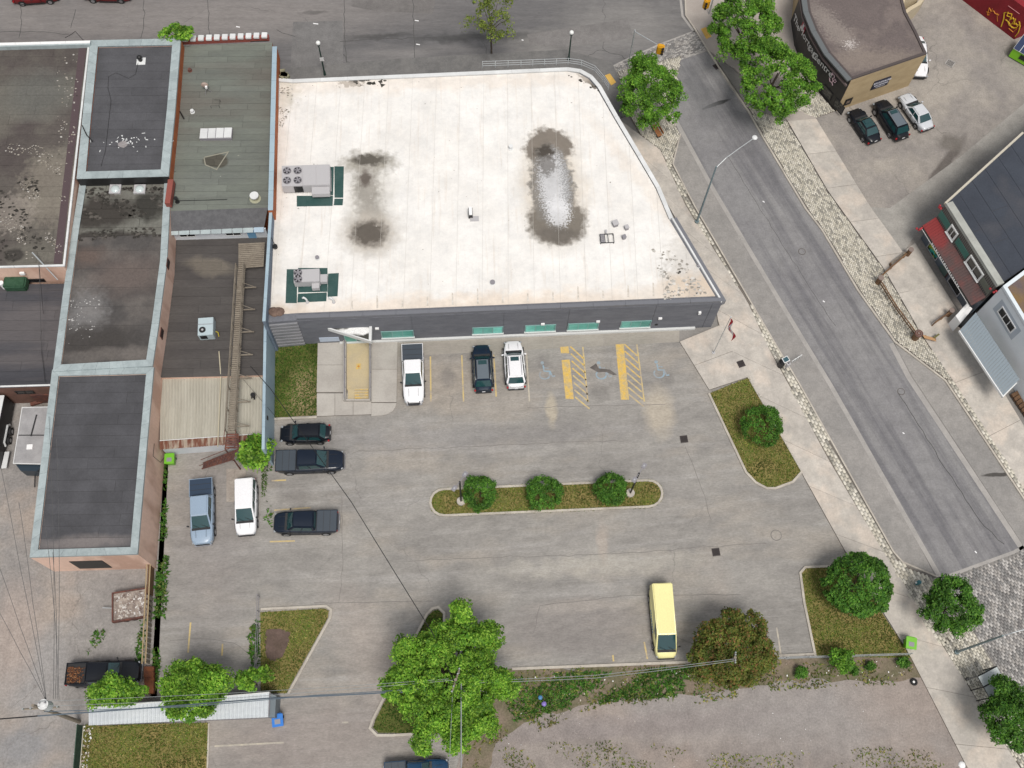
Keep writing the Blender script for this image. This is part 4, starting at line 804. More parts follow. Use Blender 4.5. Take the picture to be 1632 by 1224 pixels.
# patches and bits on the roofs
mb = MB(); c0 = G(196,230,6.12)
for i in range(34): mb.box((c0.x+random.gauss(0,1.3), c0.y+random.gauss(.2,.45), 6.125), (random.uniform(.05,.3), random.uniform(.04,.12), .02), random.uniform(0,3))
mb.build('flaked_coating', M_coping_w, g2, kind='stuff')
c0 = G(196,230,6.12); MB().prism([c0.xy+Vector((math.cos(t)*.55*random.uniform(.8,1.1), math.sin(t)*.4*random.uniform(.8,1.1))) for t in [i*.7 for i in range(9)]], 6.1, 6.12).build('roof_patch', mat('pale_patch',(.3,.28,.28),(.22,.2,.2),s=3), g2)
P_ = L([(326,251),(362,243),(345,269),(328,262)], 4.95); MB().wall([*P_, P_[0]], .1, 4.9, 4.94).build('patch_edge', mat('dry_mastic', (.27,.26,.21)), g3)
sk = empty('long_skylight', G(344,212,4.9), label='long white skylight of four panels on the green grey roof', cat='skylight')
a, c = G(317,203,5.3), G(371,221,5.3); ctr = (a+c)/2; MB().box((ctr.x, ctr.y, 5.08), (3.05,1.2,.34), -.03).build('frame', M_metald, sk)
for i in range(4): MB().box((ctr.x-1.14+i*.76, ctr.y-(i-1.5)*-.0, 5.29), (.70,1.12,.08), -.03).build('pane', M_coping_w, sk)
an = empty('satellite_dish', G(332,145,4.9), label='small brown and white satellite dish on a tripod on the green grey roof', cat='satellite dish')
p = G(331,147,4.9)
for k in range(3): MB().tube([p+Vector((0,0,.7)), p+Vector((.4*math.cos(k*2.1), .4*math.sin(k*2.1), 0))], .02, 5).build('leg', M_metald, an)
MB().ball(p+Vector((-.1,.2,.85)), .36, 12, 6, sy=.4).build('dish', plain('dish_tan', (.36,.28,.24), .5), an, True); MB().box(p+Vector((.05,0,.75)), (.2,.25,.25)).build('feed', M_white, an)
ta_ = empty('wire_stand', G(345,168,4.9), label='thin wire stand beside the satellite dish', cat='stand'); p = G(344,168,4.9)
for dx, dy in ((-.4,-.35),(.4,-.35),(.45,.35)): MB().tube([p+Vector((dx,dy,0)), p+Vector((dx,dy,.4))], .015, 4).build('leg', M_black, ta_)
MB().tube([p+Vector((-.4,-.35,.4)), p+Vector((.4,-.35,.4)), p+Vector((.45,.35,.4)), p+Vector((-.1,.4,.35))], .015, 4).build('wire_frame', M_black, ta_)
vent('pipe_vent', (407,317), .28, .5, 'pale round vent with a white cap near the white roof corner', plain('mossy_metal', (.36,.36,.26), .7), M_coping_w, z=4.9)
vent('pipe_vent', (303,113), .12, .15, 'small rust brown vent at the north end of the green grey roof', M_rust, z=4.9)
vent('pipe_vent', (307,179), .12, .2, 'small white vent beside the orange wall', M_coping_w, z=4.9)
vent('pipe_vent', (283,322), .12, .6, 'dark bent vent at the southwest corner of the green grey roof', M_black, z=4.9)
rp = L([(286,320),(330,319),(362,318)], 4.98); MB().tube([Vector((*p, 5.0)) for p in rp], .03, 5).build('roof_pipe', M_black, None, label='thin black pipe running along the south end of the green grey roof', cat='pipe')
pv = MB(); pv.tube([G(287,178,4.95), G(293,189,5.1)], .07, 6); pv.build('black_downpipe', M_black, None, label='short black pipe leaning on the orange wall', cat='pipe')
MB().tube([G(131,200,6.4), G(138,215,6.45), G(147,225,6.4)], .05, 6).build('black_hose', M_black, None, label='short black hose lying over the pale coping of the ringed roof', cat='hose')
pp = [G(220,100,6.2), G(216,118,6.14), G(205,125,6.14), G(185,116,6.14), G(173,122,6.14), G(172,140,6.14), G(177,160,6.14), G(173,195,6.14), G(168,240,6.14), G(161,265,6.14)]
MB().tube(pp, .018, 4).build('loose_cable', M_black, None, label='loose black cable wandering down the dark ringed roof', cat='cable')
# red pipe housing at the end of the ringed building
MB().box(G(271,308,5.6), (.5,2.6,.7), -.05).build('red_flue', M_rustred, None, label='red metal flue box between the stained roof and the green grey roof', cat='flue')
# lower court roof
g4 = building('court_annex', (340,480), 'low dark roof courtyard annex with a long timber walkway above')
flatroof(g4, [(262,378),(430,372),(424,598),(256,602)], 2.8, M_roofcourt, width=.9, wallmat=M_pink, cross=8, jit=.02)
MB().wall([Vector(p) for p in L([(429,336),(418,512)], 6.3)], .25, 0, 6.25).build('east_wall', M_bluegrey, g4); coping('coping', L([(429,336),(418,512)], 6.3), .28, 6.25, 6.3, 2.2, M_bluewall, g4, closed=False)
g5 = building('corrugated_shed', (340,650), 'cream corrugated metal shed roof with a rusty lower edge')
Z5 = 2.35; P5 = L([(257,598),(420,591),(417,704),(254,716)], Z5); P5 = [Vector(p) for p in P5]
MB().prism([P5[0], P5[1], P5[2]+Vector((0,.3)), P5[3]+Vector((0,.3))], 0, Z5-.4).build('wall', M_whitewall, g5)
def corrugated(name, p0, p1, p2, p3, z0, z1, pitch, depth, mt, parent, u0=0, u1=1):
    """ribs run from the p0-p1 edge (height z0) to the p3-p2 edge (z1)"""
    n = int((p1-p0).length/pitch); mb = MB(); vs = []; fs = []
    prof = [(0, 0), (.5, 0), (.62, 1), (.88, 1)]
    for i in range(n):
        for a, h in prof:
            u = (i+a)/n
            for w, zz in ((u0, z0), (u1, z1)):
                p = p0.lerp(p1, u).lerp(p3.lerp(p2, u), w); z = z0+(z1-z0)*w; vs.append((p.x, p.y, z+h*depth))
    m = len(vs)//2; fs = [(2*i, 2*i+2, 2*i+3, 2*i+1) for i in range(m-1)]; mb.add(vs, fs); return mb.build(name, mt, parent)
corrugated('roof_sheet', P5[0], P5[1], P5[2], P5[3], 2.45, 2.25, .26, .05, M_cream_metal, g5, 0, .885)
corrugated('rusty_roof_sheet', P5[0], P5[1], P5[2], P5[3], 2.43, 2.22, .26, .05, M_rustmetal, g5, .89, 1.0)
coping('ridge_flashing', [P5[0], P5[1]], -.35, 2.52, 2.56, 1.6, M_coping_w, g5, closed=False)
MB().wall([P5[3].lerp(P5[0],.11), P5[2].lerp(P5[1],.11)], .05, 2.3, 2.36).build('joint_bar', M_coping_w, g5)
MB().wall([Vector(p) for p in L([(420.5,512),(417,716)], 4.4)], .22, 0, 4.36).build('east_wall', M_bluewall, g5); coping('coping', L([(420.5,512),(417,716)], 4.4), .25, 4.36, 4.4, 2.2, M_bluewall, g5, closed=False)
p = G(419,660,3.2); 
EA, EB = [Vector(q) for q in L([(417,716),(420.5,512)], 4.4)]
t, z = onwall(419.8, 663, EA, EB); panel('wall_lamp', EA, EB, t-.15, t+.15, 3.2, 3.6, .0, .3, M_black, g5)
vent('pipe_vent', (405,633), .14, .5, 'black capped pipe vent on the cream corrugated roof', M_black, z=2.35)
gp_ = MB(); gp_.tube([G(349,560,3.0), G(352,600,2.75), G(347,712,2.6)], .05, 6); gp_.build('gas_pipe', plain('cream_pipe', (.5,.45,.33), .5), None, label='long cream gas pipe crossing the court roof and the corrugated roof', cat='pipe')
# boxed air unit on court roof
p = G(332,528,2.8); r = empty('court_air_unit', p, label='pale blue boxed air unit with one fan on the court roof', cat='air conditioner')
MB().box((p.x, p.y, 3.35), (1.35,1.75,1.0), .03).build('housing', plain('pale_blue_metal', (.42,.50,.53), .4), r, bevel=.03); MB().cyl((p.x-.25, p.y-.35, 3.855), .3, .03, 18).build('fan', M_black, r)
MB().cyl((p.x-.25, p.y-.35, 3.885), .1, .03, 10).build('fan_hub', M_metalg, r); MB().box((p.x-.2, p.y-.885, 3.4), (.6,.04,.6)).build('grille', M_black, r); MB().box((p.x, p.y+.2, 3.87), (1.3,.04,.03)).build('lid_seam', M_metald, r)
MB().tube([p+Vector((.8,-.3,.5)), p+Vector((1.0,-.4,.5)), p+Vector((1.0,-.6,.1))], .05, 6).build('gas_fitting', plain('yellow_pipe', (.45,.36,.04), .5), r)
# timber deck and walkway
wk = empty('timber_walkway', G(375,560,3.4), label='long weathered timber walkway on trestles running down to the brown steel stairs', cat='walkway'); zw = 3.7
dk = [Vector(p) for p in L([(380,388),(422,386),(420,425),(380,428)], zw)]
for i in range(13):
    a, c = i/13+.008, (i+1)/13-.008; MB().prism([dk[0].lerp(dk[3], a), dk[1].lerp(dk[2], a), dk[1].lerp(dk[2], c), dk[0].lerp(dk[3], c)], zw-.05, zw+random.uniform(0,.012), True).build('deck_board', M_wood, wk)
wl = [Vector(p) for p in L([(379,428),(362,690)], zw)]; wr = [Vector(p) for p in L([(391,428),(377,690)], zw)]; mb = MB(); n = 80
for i in range(n):
    a, c = i/n+.0015, (i+1)/n-.0015; mb.prism([wl[0].lerp(wl[1], a), wr[0].lerp(wr[1], a), wr[0].lerp(wr[1], c), wl[0].lerp(wl[1], c)], zw-.05, zw+random.uniform(0,.02), True)
mb.build('walkway_boards', M_wood, wk, kind='stuff')
for e0, e1 in ((wl[0], wl[1]), (wr[0], wr[1])):
    for k in range(9):
        p = e0.lerp(e1, k/8); MB().box((p.x, p.y, zw+.45), (.09,.09,1.0)).build('post', M_wood, wk)
    for h in (.55, .95): MB().tube([Vector((*e0, zw+h)), Vector((*e1, zw+h))], .045, 4).build('rail', M_wood, wk)
for k in range(7):
    p = wr[0].lerp(wr[1], .12+k*.14); q = wl[0].lerp(wl[1], .12+k*.14); MB().box((p.x+.5, p.y, zw-.12), (1.1,.09,.12)).build('outrigger', M_wood, wk)
    MB().tube([Vector((p.x+1.0, p.y, zw-.1)), Vector((p.x, p.y, zw+.9))], .035, 4).build('brace', M_wood, wk); MB().tube([Vector((q.x, q.y, zw-.1)), Vector((q.x, q.y, 2.3))], .05, 4).build('trestle_leg', M_wood, wk)
stn = empty('steel_stairs', G(350,735), label='rusty brown steel stairs dropping from the timber walkway past the white wall', cat='stairs')
a0, a1 = G(362,691,3.65), G(379,691,3.65); b0, b1 = G(359,716,3.0), G(380,716,3.0)
for k in range(6): t = k/6; MB().slab(a0.lerp(b0, t), a1.lerp(b1, t), a1.lerp(b1, t+.12), a0.lerp(b0, t+.12), .04).build('tread', M_rust, stn)
c0, c1 = G(380,716,3.0), G(372,732,2.8); d0, d1 = G(324,738,.2), G(322,747,.1)
for k in range(11): t = k/11; MB().slab(c0.lerp(d0, t), c0.lerp(d0, t+.07), c1.lerp(d1, t+.07), c1.lerp(d1, t), .04).build('tread', M_rust, stn)
for e, f in ((c0, d0), (c1, d1)): MB().tube([e+Vector((0,0,.9)), f+Vector((0,0,.9))], .03, 5).build('handrail', M_rust, stn); MB().tube([e, f], .07, 4).build('stringer', M_rust, stn)
for e, f in ((a0, b0), (a1, b1)): MB().tube([e+Vector((0,0,.9)), f+Vector((0,0,.9))], .03, 5).build('handrail', M_rust, stn); MB().tube([e, f], .07, 4).build('stringer', M_rust, stn)
for q in (b0, b1, c1): MB().tube([q, Vector((q.x, q.y, 0))], .06, 6).build('leg', M_rust, stn)
# green tarp and cylinder on the annex roof
tp = MB(); c0 = G(29,456,3.6); tp.box((c0.x, c0.y, 4.05), (2.0,1.15,.9), -.03); tb_ = tp.build('tarped_box', mat('green_tarp', (.02,.06,.03), (.035,.085,.05), s=3, fine=.3), None, bevel=.12, label='box wrapped in dark green tarp on the blue black annex roof', cat='tarp')
p = G(8,458,3.6); MB().cyl((p.x, p.y, 3.6), .22, .9, 14).build('white_cylinder', M_white, None, label='upright white cylinder beside the green tarped box', cat='cylinder')
tpz = G(57,425,6.2); pr = MB(); pr.tube([G(51,402,7.2), G(92,446,4.8)], .07, 6, .05); pr.build('roof_mast', M_galv, None, label='bare grey mast leaning over the pink wall of the brown roofed building', cat='mast')

dk_ = [(0,(.035,.032,.028)),(.5,(.06,.055,.048)),(.8,(.10,.09,.08))]; lt_ = [(0,(.36,.33,.29)),(.4,(.27,.24,.20)),(.7,(.48,.46,.43)),(.88,(.05,.045,.04))]
flakes(g1, [(0,230),(112,215),(100,410),(0,415)], 6.12, 420, lt_, (.03,.12), 'roof_flakes', .25); flakes(g1, [(0,290),(60,280),(70,415),(0,415)], 6.12, 160, dk_, (.05,.25), 'moss_spots', .0); flakes(g1, [(90,90),(128,85),(112,300),(95,300)], 6.12, 90, lt_, (.04,.14), 'roof_flakes_edge', -.3)
flakes(g2b, [(130,300),(265,296),(262,345),(128,352)], 5.2, 260, dk_, (.06,.3), 'moss_spots_upper', -.1); flakes(g2b, [(122,368),(262,362),(260,376),(120,384)], 5.2, 120, dk_, (.06,.22), 'moss_spots_step', -.4); flakes(g2b, [(105,480),(160,470),(160,540),(100,550)], 5.1, 70, [(0,(.35,.34,.33)),(.5,(.5,.49,.48))], (.03,.10), 'grit_spots', -.2)
flakes(b, [(1040,395),(1085,400),(1138,468),(1060,480)], ZR+.01, 170, [(0,(.42,.40,.37)),(.4,(.28,.26,.23)),(.75,(.6,.57,.53))], (.06,.24), 'membrane_scuffs', -.2); flakes(b, [(445,140),(470,135),(462,175),(444,220)], ZR+.01, 110, lt_, (.03,.14), 'mossy_specks', -.3)
flakes(b, [(450,132),(960,118),(1000,200),(1120,460),(500,490),(436,495)], ZR+.01, 90, [(0,(.5,.47,.43)),(.5,(.34,.31,.28)),(.8,(.15,.13,.11))], (.02,.09), 'roof_specks', -.9)
flakes(b, [(448,262),(520,258),(540,330),(450,335)], ZR+.01, 60, [(0,(.5,.48,.45)),(.5,(.3,.28,.26))], (.03,.1), 'unit_scuffs', -.3); flakes(b, [(545,128),(640,124),(640,134),(545,140)], ZR+.01, 14, dk_, (.1,.4), 'torn_felt', -.9); flakes(b, [(905,120),(950,130),(962,150),(940,140)], ZR+.01, 10, dk_, (.1,.35), 'torn_felt_east', -.9)
flakes(g3, [(285,100),(420,95),(420,320),(275,325)], 4.9, 60, [(0,(.08,.08,.07)),(.5,(.26,.26,.22)),(.8,(.4,.4,.36))], (.03,.12), 'roof_marks', -.5)
for i in range(14):
    x = 560+i*40; h_ = random.uniform(10, 26); y = 503-(x-470)*.044-6; MB().prism(L([(x,y-h_),(x+2.2,y-h_*.9),(x+3,y),(x,y)], ZR), ZR+.010, ZR+.0125+.0002*i).build('water_streak', mat('drip_mark', (.50,.45,.39), (.66,.62,.57), s=3, fine=.1) if i == 0 else bpy.data.materials['drip_mark'], b)
for (x, y), (a_, b_) in (((267,420),((253,516),(266,416))),((257,531),((243,583),(253,516)))):
    VA, VB = [Vector(v) for v in L([a_, b_], 5.3)]; t, z = onwall(x, y, VA, VB); wv = panel('wall_vent', VA, VB, t-.45, t+.45, z-.45, z+.35, .005, .05, M_rust, g2b)
    for k in range(4): panel('vent_louvre', VA, VB, t-.4, t+.4, z-.38+k*.18, z-.30+k*.18, .056, .02, M_black, wv)
# ------------------------------------------------------------ east side buildings
g6 = building('sign_front_building', (1370,60), 'tan brick shop with a curved black sign front and a brown gravel roof')
T6 = L([(1290,-130),(1282,-20),(1288,20),(1300,50),(1320,85),(1357,127),(1477,86),(1460,50),(1444,20),(1436,-10),(1432,-130)], 5.0); T6 = [Vector(p) for p in T6]
M_gravelroof = mat('brown_gravel_roof', (.14,.115,.11), (.115,.095,.092), s=.3, fine=.25, fs=6, c3=(.17,.14,.13), s3=.3, stains=[st(1330,45,1.1,3.6,(.27,.235,.21),.8,4,z=5,thick=.6,ns=5,ro=.5), st(1355,70,.5,.5,(.5,.46,.44),.4,3.4,z=5,thick=.7,ns=6), st(1390,95,5,1.3,(.24,.20,.17),.8,3,z=5,thick=.6,ns=2.5)])
MB().prism(T6, 0, 4.9).build('wall', M_tan, g6); MB().prism(T6, 4.9, 4.96).build('roof', M_gravelroof, g6)
coping('roof_edge', T6, .28, 4.96, 5.08, 2.4, plain('dark_brown_edge', (.075,.06,.058), .6), g6)
fr = T6[1:6]; sgn_ = -1
MB().wall(fr, .10*sgn_, .0, 4.85).build('black_front', M_black, g6)
coping('grey_fascia', fr, -.55, 4.98, 5.14, 2.2, plain('slate_fascia', (.12,.13,.135), .5), g6, closed=False)
fo = [p for p in fr]; mbf = MB(); 
def offset(P, w):
    out = []
    for i, p in enumerate(P):
        d1 = (P[i]-P[i-1]).normalized() if i else (P[1]-P[0]).normalized(); d2 = (P[i+1]-P[i]).normalized() if i < len(P)-1 else d1
        n = (Vector((-d1.y, d1.x))+Vector((-d2.y, d2.x))).normalized(); out.append(p+n*w)
    return out
sgn = 1 if (offset(fr, 1)[2]-Vector((T6[5]+T6[9])/2)).length > (fr[2]-Vector((T6[5]+T6[9])/2)).length else -1
band = offset(fr, -.36*(-sgn))
MB().wall(offset(fr, .3*sgn), .14*sgn, 4.2, 4.4).build('awning_rail', plain('brown_grey_metal', (.16,.12,.12), .5), g6)
def text_mesh(name, s, size, mt, parent, M4, ext=.012, spacing=1.0):
    cu = bpy.data.curves.new(name, 'FONT'); cu.body = s; cu.size = size; cu.extrude = ext; cu.align_x = 'CENTER'; cu.align_y = 'CENTER'; cu.resolution_u = 2; cu.space_character = spacing
    o = bpy.data.objects.new(name, cu); scene.collection.objects.link(o); bpy.context.view_layer.update()
    me = bpy.data.meshes.new_from_object(o.evaluated_get(bpy.context.evaluated_depsgraph_get())); bpy.data.objects.remove(o); me.transform(M4)
    me.materials.clear(); me.materials.append(mt); q = bpy.data.objects.new(name, me); link(q, parent); return q
def wall_text(s, px, A, B, size, mt, parent, off=.06, name='lettering', tilt=0):
    A, B = Vector(A), Vector(B); t = (B-A).normalized(); n = Vector((t.y, -t.x)); u, z = onwall(*px, A, B); p = A+t*u+n*off
    X = Vector((t.x, t.y, 0)); Z = Vector((n.x, n.y, 0)); Y = Vector((0, 0, 1)); R = Matrix((X, Y, Z)).transposed().to_4x4(); R.translation = (p.x, p.y, z)
    return text_mesh(name, s, size, mt, parent, R @ Matrix.Rotation(tilt, 4, 'Z'))
# the front curves: lettering follows its straight pieces (north to south)
bd = offset(fr, .12*sgn)
for s_, px, i in (('The', (1270,36), 1), ('Mortgage', (1289,69), 2), ('Centre', (1311,103), 3)):
    wall_text(s_, px, bd[i], bd[i+1], 1.15, M_white, g6, off=.03)
u, z = onwall(1328,127, bd[3], bd[4]); tt = (bd[4]-bd[3]).normalized(); nn2 = Vector((tt.y,-tt.x)); mb = MB(); cc = bd[3]+tt*u+nn2*.03
def on(u_, z_): return Vector((*(cc+tt*u_), z+z_))
mb.tube([on(-.35,.45), on(-.1,.6), on(.05,.35), on(-.15,.1), on(.1,-.15), on(.35,-.05), on(.45,.2), on(.2,.3), on(.0,-.4), on(.25,-.6)], .05, 5); mb.tube([on(-.5,-.2), on(-.3,-.5), on(-.1,-.45)], .05, 5); mb.ball(on(-.4,.55), .13, 8, 5); mb.build('emblem', plain('pink_white_paint', (.75,.55,.6), .6), g6)
p = bd[1].lerp(bd[2], .15); panel('red_emblem', bd[1], bd[2], .0, .9, 2.9, 3.9, .02, .04, plain('crimson', (.45,.02,.06), .5), g6); panel('emblem_mark', bd[1], bd[2], .25, .6, 3.0, 3.7, .07, .03, M_white, g6)
SAe, SBe = T6[5], T6[6]
t0, z0 = onwall(1384,146, SAe, SBe); t1, z1 = onwall(1420,123, SAe, SBe); sg = panel('sign_board', SAe, SBe, t0+.1, t1-.1, 1.9, 3.2, .02, .08, plain('navy_sign', (.02,.022,.04), .4), g6)
M_silver = plain('silver_lettering', (.7,.7,.78), .4)
ua, _ = onwall(1403,134, SAe, SBe)
for row, (zz, hh, ww) in enumerate(((2.72,.26,1.05),(2.35,.2,.85),(2.08,.12,.55))):   # three lines of lettering too small to read
    x = -ww
    while x < ww: w = random.uniform(.05,.12)*(1 if row < 2 else .6); panel('letter_stroke', SAe, SBe, ua+x, ua+x+w, zz, zz+hh*random.choice((1,1,.8)), .105, .01, M_silver, sg); x += w+random.uniform(.04,.08)
t0, z0 = onwall(1346,165, SAe, SBe); nb = panel('notice_board', SAe, SBe, t0-.1, t0+.75, z0-.3, z0+.7, .02, .06, M_black, g6); panel('notice', SAe, SBe, t0+.1, t0+.5, z0, z0+.4, .085, .01, plain('brown_notice', (.2,.15,.12)), nb)
for i in range(2):
    t0 = 1.2+i*2.0; window(bd[3], bd[4], t0, t0+1.5, .4, 1.6, 1, M_black, M_glassd, g6, out=.03)
g6b = empty('cream_flue', G(1450,8,0), label='cream curved concrete flue wall behind the brown gravel roof', cat='wall')
MB().wall(L([(1431,10),(1437,-8),(1452,-20),(1470,-26)], 3.5), -.5, 0, 3.5).build('wall', plain('cream_render', (.55,.47,.33), .7), g6b); MB().wall(L([(1436,22),(1448,12),(1462,4),(1470,-6)], 2.0), -.4, 0, 2.0).build('low_wall', plain('cream_render_2', (.50,.43,.31), .7), g6b)
# red graffiti building at the corner
g7 = building('red_warehouse', (1600,-10), 'dark red metal building with yellow graffiti on its long wall')
R7 = [Vector(p) for p in L([(1480,-60),(1532,-1),(1616,63),(1720,20),(1620,-120)], 0)]
M_redm = mat('dark_red_cladding', (.24,.02,.028), (.19,.016,.022), s=.6, fine=.15, fs=5); MB().prism(R7, 0, 3.9).build('wall', M_redm, g7)
MB().prism(R7, 3.9, 4.0).build('roof', M_redm, g7)
M_graf = plain('yellow_graffiti', (.60,.38,.02), .7); M_graf2 = plain('orange_graffiti', (.55,.20,.02), .7); ga, gb = R7[1], R7[2]; tt = (gb-ga).normalized(); nr = Vector((tt.y,-tt.x)); Lg = (gb-ga).length
def gp3(u, z): p = ga+tt*u+nr*.02; return Vector((p.x, p.y, z))
random.seed(3)
gu = lambda x, y: onwall(x, y, ga, gb)
def squig(pts, mt, r=.05): MB().tube([gp3(*gu(*q)) for q in pts], r, 4).build('graffiti', mt, g7)
squig([(1574,24),(1577,12),(1580,18),(1584,17),(1586,21),(1592,24)], M_graf2, .06); squig([(1577,20),(1573,18),(1576,24),(1582,14)], M_graf2, .05); squig([(1592,23),(1589,21),(1590,34)], M_graf2, .03)
squig([(1596,42),(1600,30),(1601,20),(1607,19),(1605,25),(1611,27),(1609,32),(1615,28),(1617,33),(1612,38),(1620,37),(1622,42),(1617,45),(1609,40),(1607,35)], M_graf, .075)
squig([(1607,21),(1613,22),(1611,30),(1619,30),(1616,38),(1625,40),(1624,34)], M_graf, .07); squig([(1625,34),(1626,42),(1623,52),(1618,58)], M_graf, .06); squig([(1608,45),(1615,51),(1620,46)], M_graf2, .06); squig([(1603,31),(1608,35),(1613,44),(1621,44)], M_graf, .07)
MB().tube([gp3(*gu(1607,9)), gp3(*gu(1625,22))], .04, 4).build('pipe', plain('pink_pipe', (.5,.2,.2)), g7)
# green box with dark grid roof
p0 = G(1606,92,0); ga_ = math.atan2(*(G(1627,103,0)-G(1606,91,0)).xy.yx)
gd = empty('green_dumpster', p0, label='bright lime green dumpster with a dark panelled lid next to the red graffiti wall', cat='dumpster')
M_lime = plain('lime_paint', (.22,.55,.02), .45); ux = Vector((math.cos(ga_), math.sin(ga_))); uy = Vector((-ux.y, ux.x)); o = G(1606,91,0).xy
def gq(u, v): return o+ux*u+uy*v
MB().prism([gq(0,0), gq(3.6,0), gq(3.6,2.0), gq(0,2.0)], .15, 1.35, True).build('body', M_lime, gd); q = [(*gq(-.03,-.1),1.4),(*gq(3.63,-.1),1.4),(*gq(3.63,2.0),1.75),(*gq(-.03,2.0),1.75)]
MB().slab(*q, .06).build('lid_frame', M_coping_w, gd); lid = MB()
for i in range(5):
    a, c = i/5+.01, (i+1)/5-.01; A0, A1, A2, A3 = [Vector(x) for x in q]
    MB().slab(A0.lerp(A1, a)+Vector((0,0,.07)), A0.lerp(A1, c)+Vector((0,0,.07)), A3.lerp(A2, c)+Vector((0,0,.07)), A3.lerp(A2, a)+Vector((0,0,.07)), .02).build('lid_panel', plain('navy_panel', (.03,.045,.10), .25) if i == 0 else bpy.data.materials['navy_panel'], gd)
MB().prism([gq(1.0,-.02), gq(2.3,-.02), gq(2.3,-.06), gq(1.0,-.06)], .6, 1.15, True).build('logo_panel', M_black, gd)
for u_ in (.2, 3.3): MB().box((*gq(u_, 1), .08), (.2,.2,.16)).build('wheel', M_black, gd)
# two storey siding building with red skirt roof
g8 = building('siding_storefront', (1560,330), 'green and brown siding shop with a red brown skirt roof and dark flat roof')
z8 = 6.2; R8 = [Vector(p) for p in L([(1508,325),(1590,455),(1900,240),(1760,120),(1632,212)], z8)]
M_siding = mat('brown_siding', (.105,.095,.09), (.085,.08,.075), s=.8, fine=.1); M_slate = plain('slate_blue_render', (.105,.125,.15), .7); M_roof8 = mat('blue_black_flat_roof', (.05,.058,.075), (.04,.046,.06), s=.3, fine=.2, fs=6, c3=(.065,.068,.08), s3=.15)
MB().prism(R8, 3.0, z8-.25).build('upper_wall', M_siding, g8); MB().prism(R8, 0, 3.0).build('lower_wall', M_slate, g8); bands('roofing_strip', R8, R8[1]-R8[0], 1.9, .03, z8-.25, .03, M_roof8, g8, .01, 9)
wf0, wf1 = R8[0], R8[1]; Lf = (wf1-wf0).length; fdir = (wf1-wf0).normalized(); fn = Vector((fdir.y, -fdir.x)) 
ctr8 = (R8[2]+R8[4])/2
if (wf0+fn-ctr8).length < (wf0-ctr8).length: wf0, wf1 = wf1, wf0; fdir = -fdir; fn = Vector((fdir.y, -fdir.x))
M_para = mat('pale_parapet_sheet', (.40,.41,.38), (.33,.335,.31), s=.8, fine=.12)
MB().prism([wf0+fn*.05, wf1+fn*.05, wf1-fn*.65, wf0-fn*.65], z8-.25, z8+.12, True).build('parapet', M_para, g8)
coping('edge_trim', [R8[0], R8[4]], .2, z8-.22, z8+.02, 2.4, plain('cream_trim', (.5,.46,.38), .6), g8, closed=False)
nb = 44
sid = MB()
for i in range(nb):
    a = wf0+fdir*(Lf*(i+.1)/nb); c = wf0+fdir*(Lf*(i+.55)/nb); sid.prism([a+fn*.0, c+fn*.0, c+fn*.05, a+fn*.05], 3.9, z8-.3, True)
sid.build('siding_battens', plain('batten_grey', (.16,.15,.14), .7), g8, kind='stuff')
def wpx(x, y): return onwall(x, y, wf0, wf1)
M_greensid = plain('sea_green_siding', (.05,.17,.14), .6)
for (xa, ya), (xb, yb), mt_ in (((1488,353),(1506,378),M_greensid),((1519,390),(1538,414),M_greensid),((1560,450),(1573,470),plain('grey_green_siding', (.14,.15,.125), .6))):
    ta, _ = wpx(xa, ya); tb, _ = wpx(xb, yb); ta, tb = min(ta, tb), max(ta, tb)
    for k in range(4): panel('siding_board', wf0, wf1, ta, tb, 4.35+k*.22, 4.35+k*.22+.19, .055, .03, mt_, g8)
for (xa, ya), (xb, yb), n_w in (((1502,380),(1521,380),2),((1534,425),(1560,446),2)):
    ta, za = wpx(xa, ya); tb, zb = wpx(xb, yb); ta, tb = min(ta, tb), max(ta, tb); window(wf0, wf1, ta-.1, tb+.1, 4.15, 5.45, n_w, M_framew, M_glassd, g8, fw=.16, out=.12, sill=M_framew)
M_redroof = mat('red_brown_skirt', (.115,.078,.075), (.16,.075,.07), s=.8, fine=.18, lo=.45, hi=.6, stains=[st(1484,362,1.3,1.0,(.27,.045,.045),.7,1.6,z=3.4), st(1497,378,.6,1.2,(.27,.045,.045),.6,1.8,z=3.4,thick=.8)])
nt_ = 34
for i in range(nt_):
    a = wf0+fdir*(Lf*(i+.04)/nt_); c = wf0+fdir*(Lf*(i+.96)/nt_)
    MB().slab((*(a+fn*.06), 3.95), (*(c+fn*.06), 3.95), (*(c+fn*1.1), 2.95), (*(a+fn*1.1), 2.95), .06).build('roof_panel', M_redroof, g8)
fas = MB().prism([wf0+fn*1.05, wf1+fn*1.05, wf1+fn*1.16, wf0+fn*1.16], 2.7, 3.0, True).build('sign_fascia', M_black, g8)
MB().prism([wf0+fn*1.165, wf1+fn*1.165, wf1+fn*1.19, wf0+fn*1.19], 2.68, 2.75, True).build('fascia_trim', M_white, g8)
A2, B2 = wf0+fn*1.17, wf1+fn*1.17
t_mid = onwall(1500,432,A2,B2)[0]
lt = []
for i in range(20): panel('letter', A2, B2, t_mid-2.6+i*.26, t_mid-2.6+i*.26+(.10 if i % 3 else .16), 2.78, 2.97, .0, .02, M_white, fas)
A3, B3 = wf0+fn*.0, wf1+fn*.0; M_stained = mat('coloured_display', (.02,.03,.02), (.35,.42,.04), s=1.6, rough=.1, fine=.3, lo=.5, hi=.6, c3=(.03,.35,.30), s3=1.1)
ta, _ = wpx(1467,411); tb, _ = wpx(1489,412)
for (x, y, w_, gm) in ((1479,411,1.5,M_stained),(1516,462,1.7,M_glassd)):
    t, z = wpx(x, y); window(wf0, wf1, t-w_/2-.1, t+w_/2+.1, .15, 1.3, 1, M_metalg, gm, g8, out=.05)
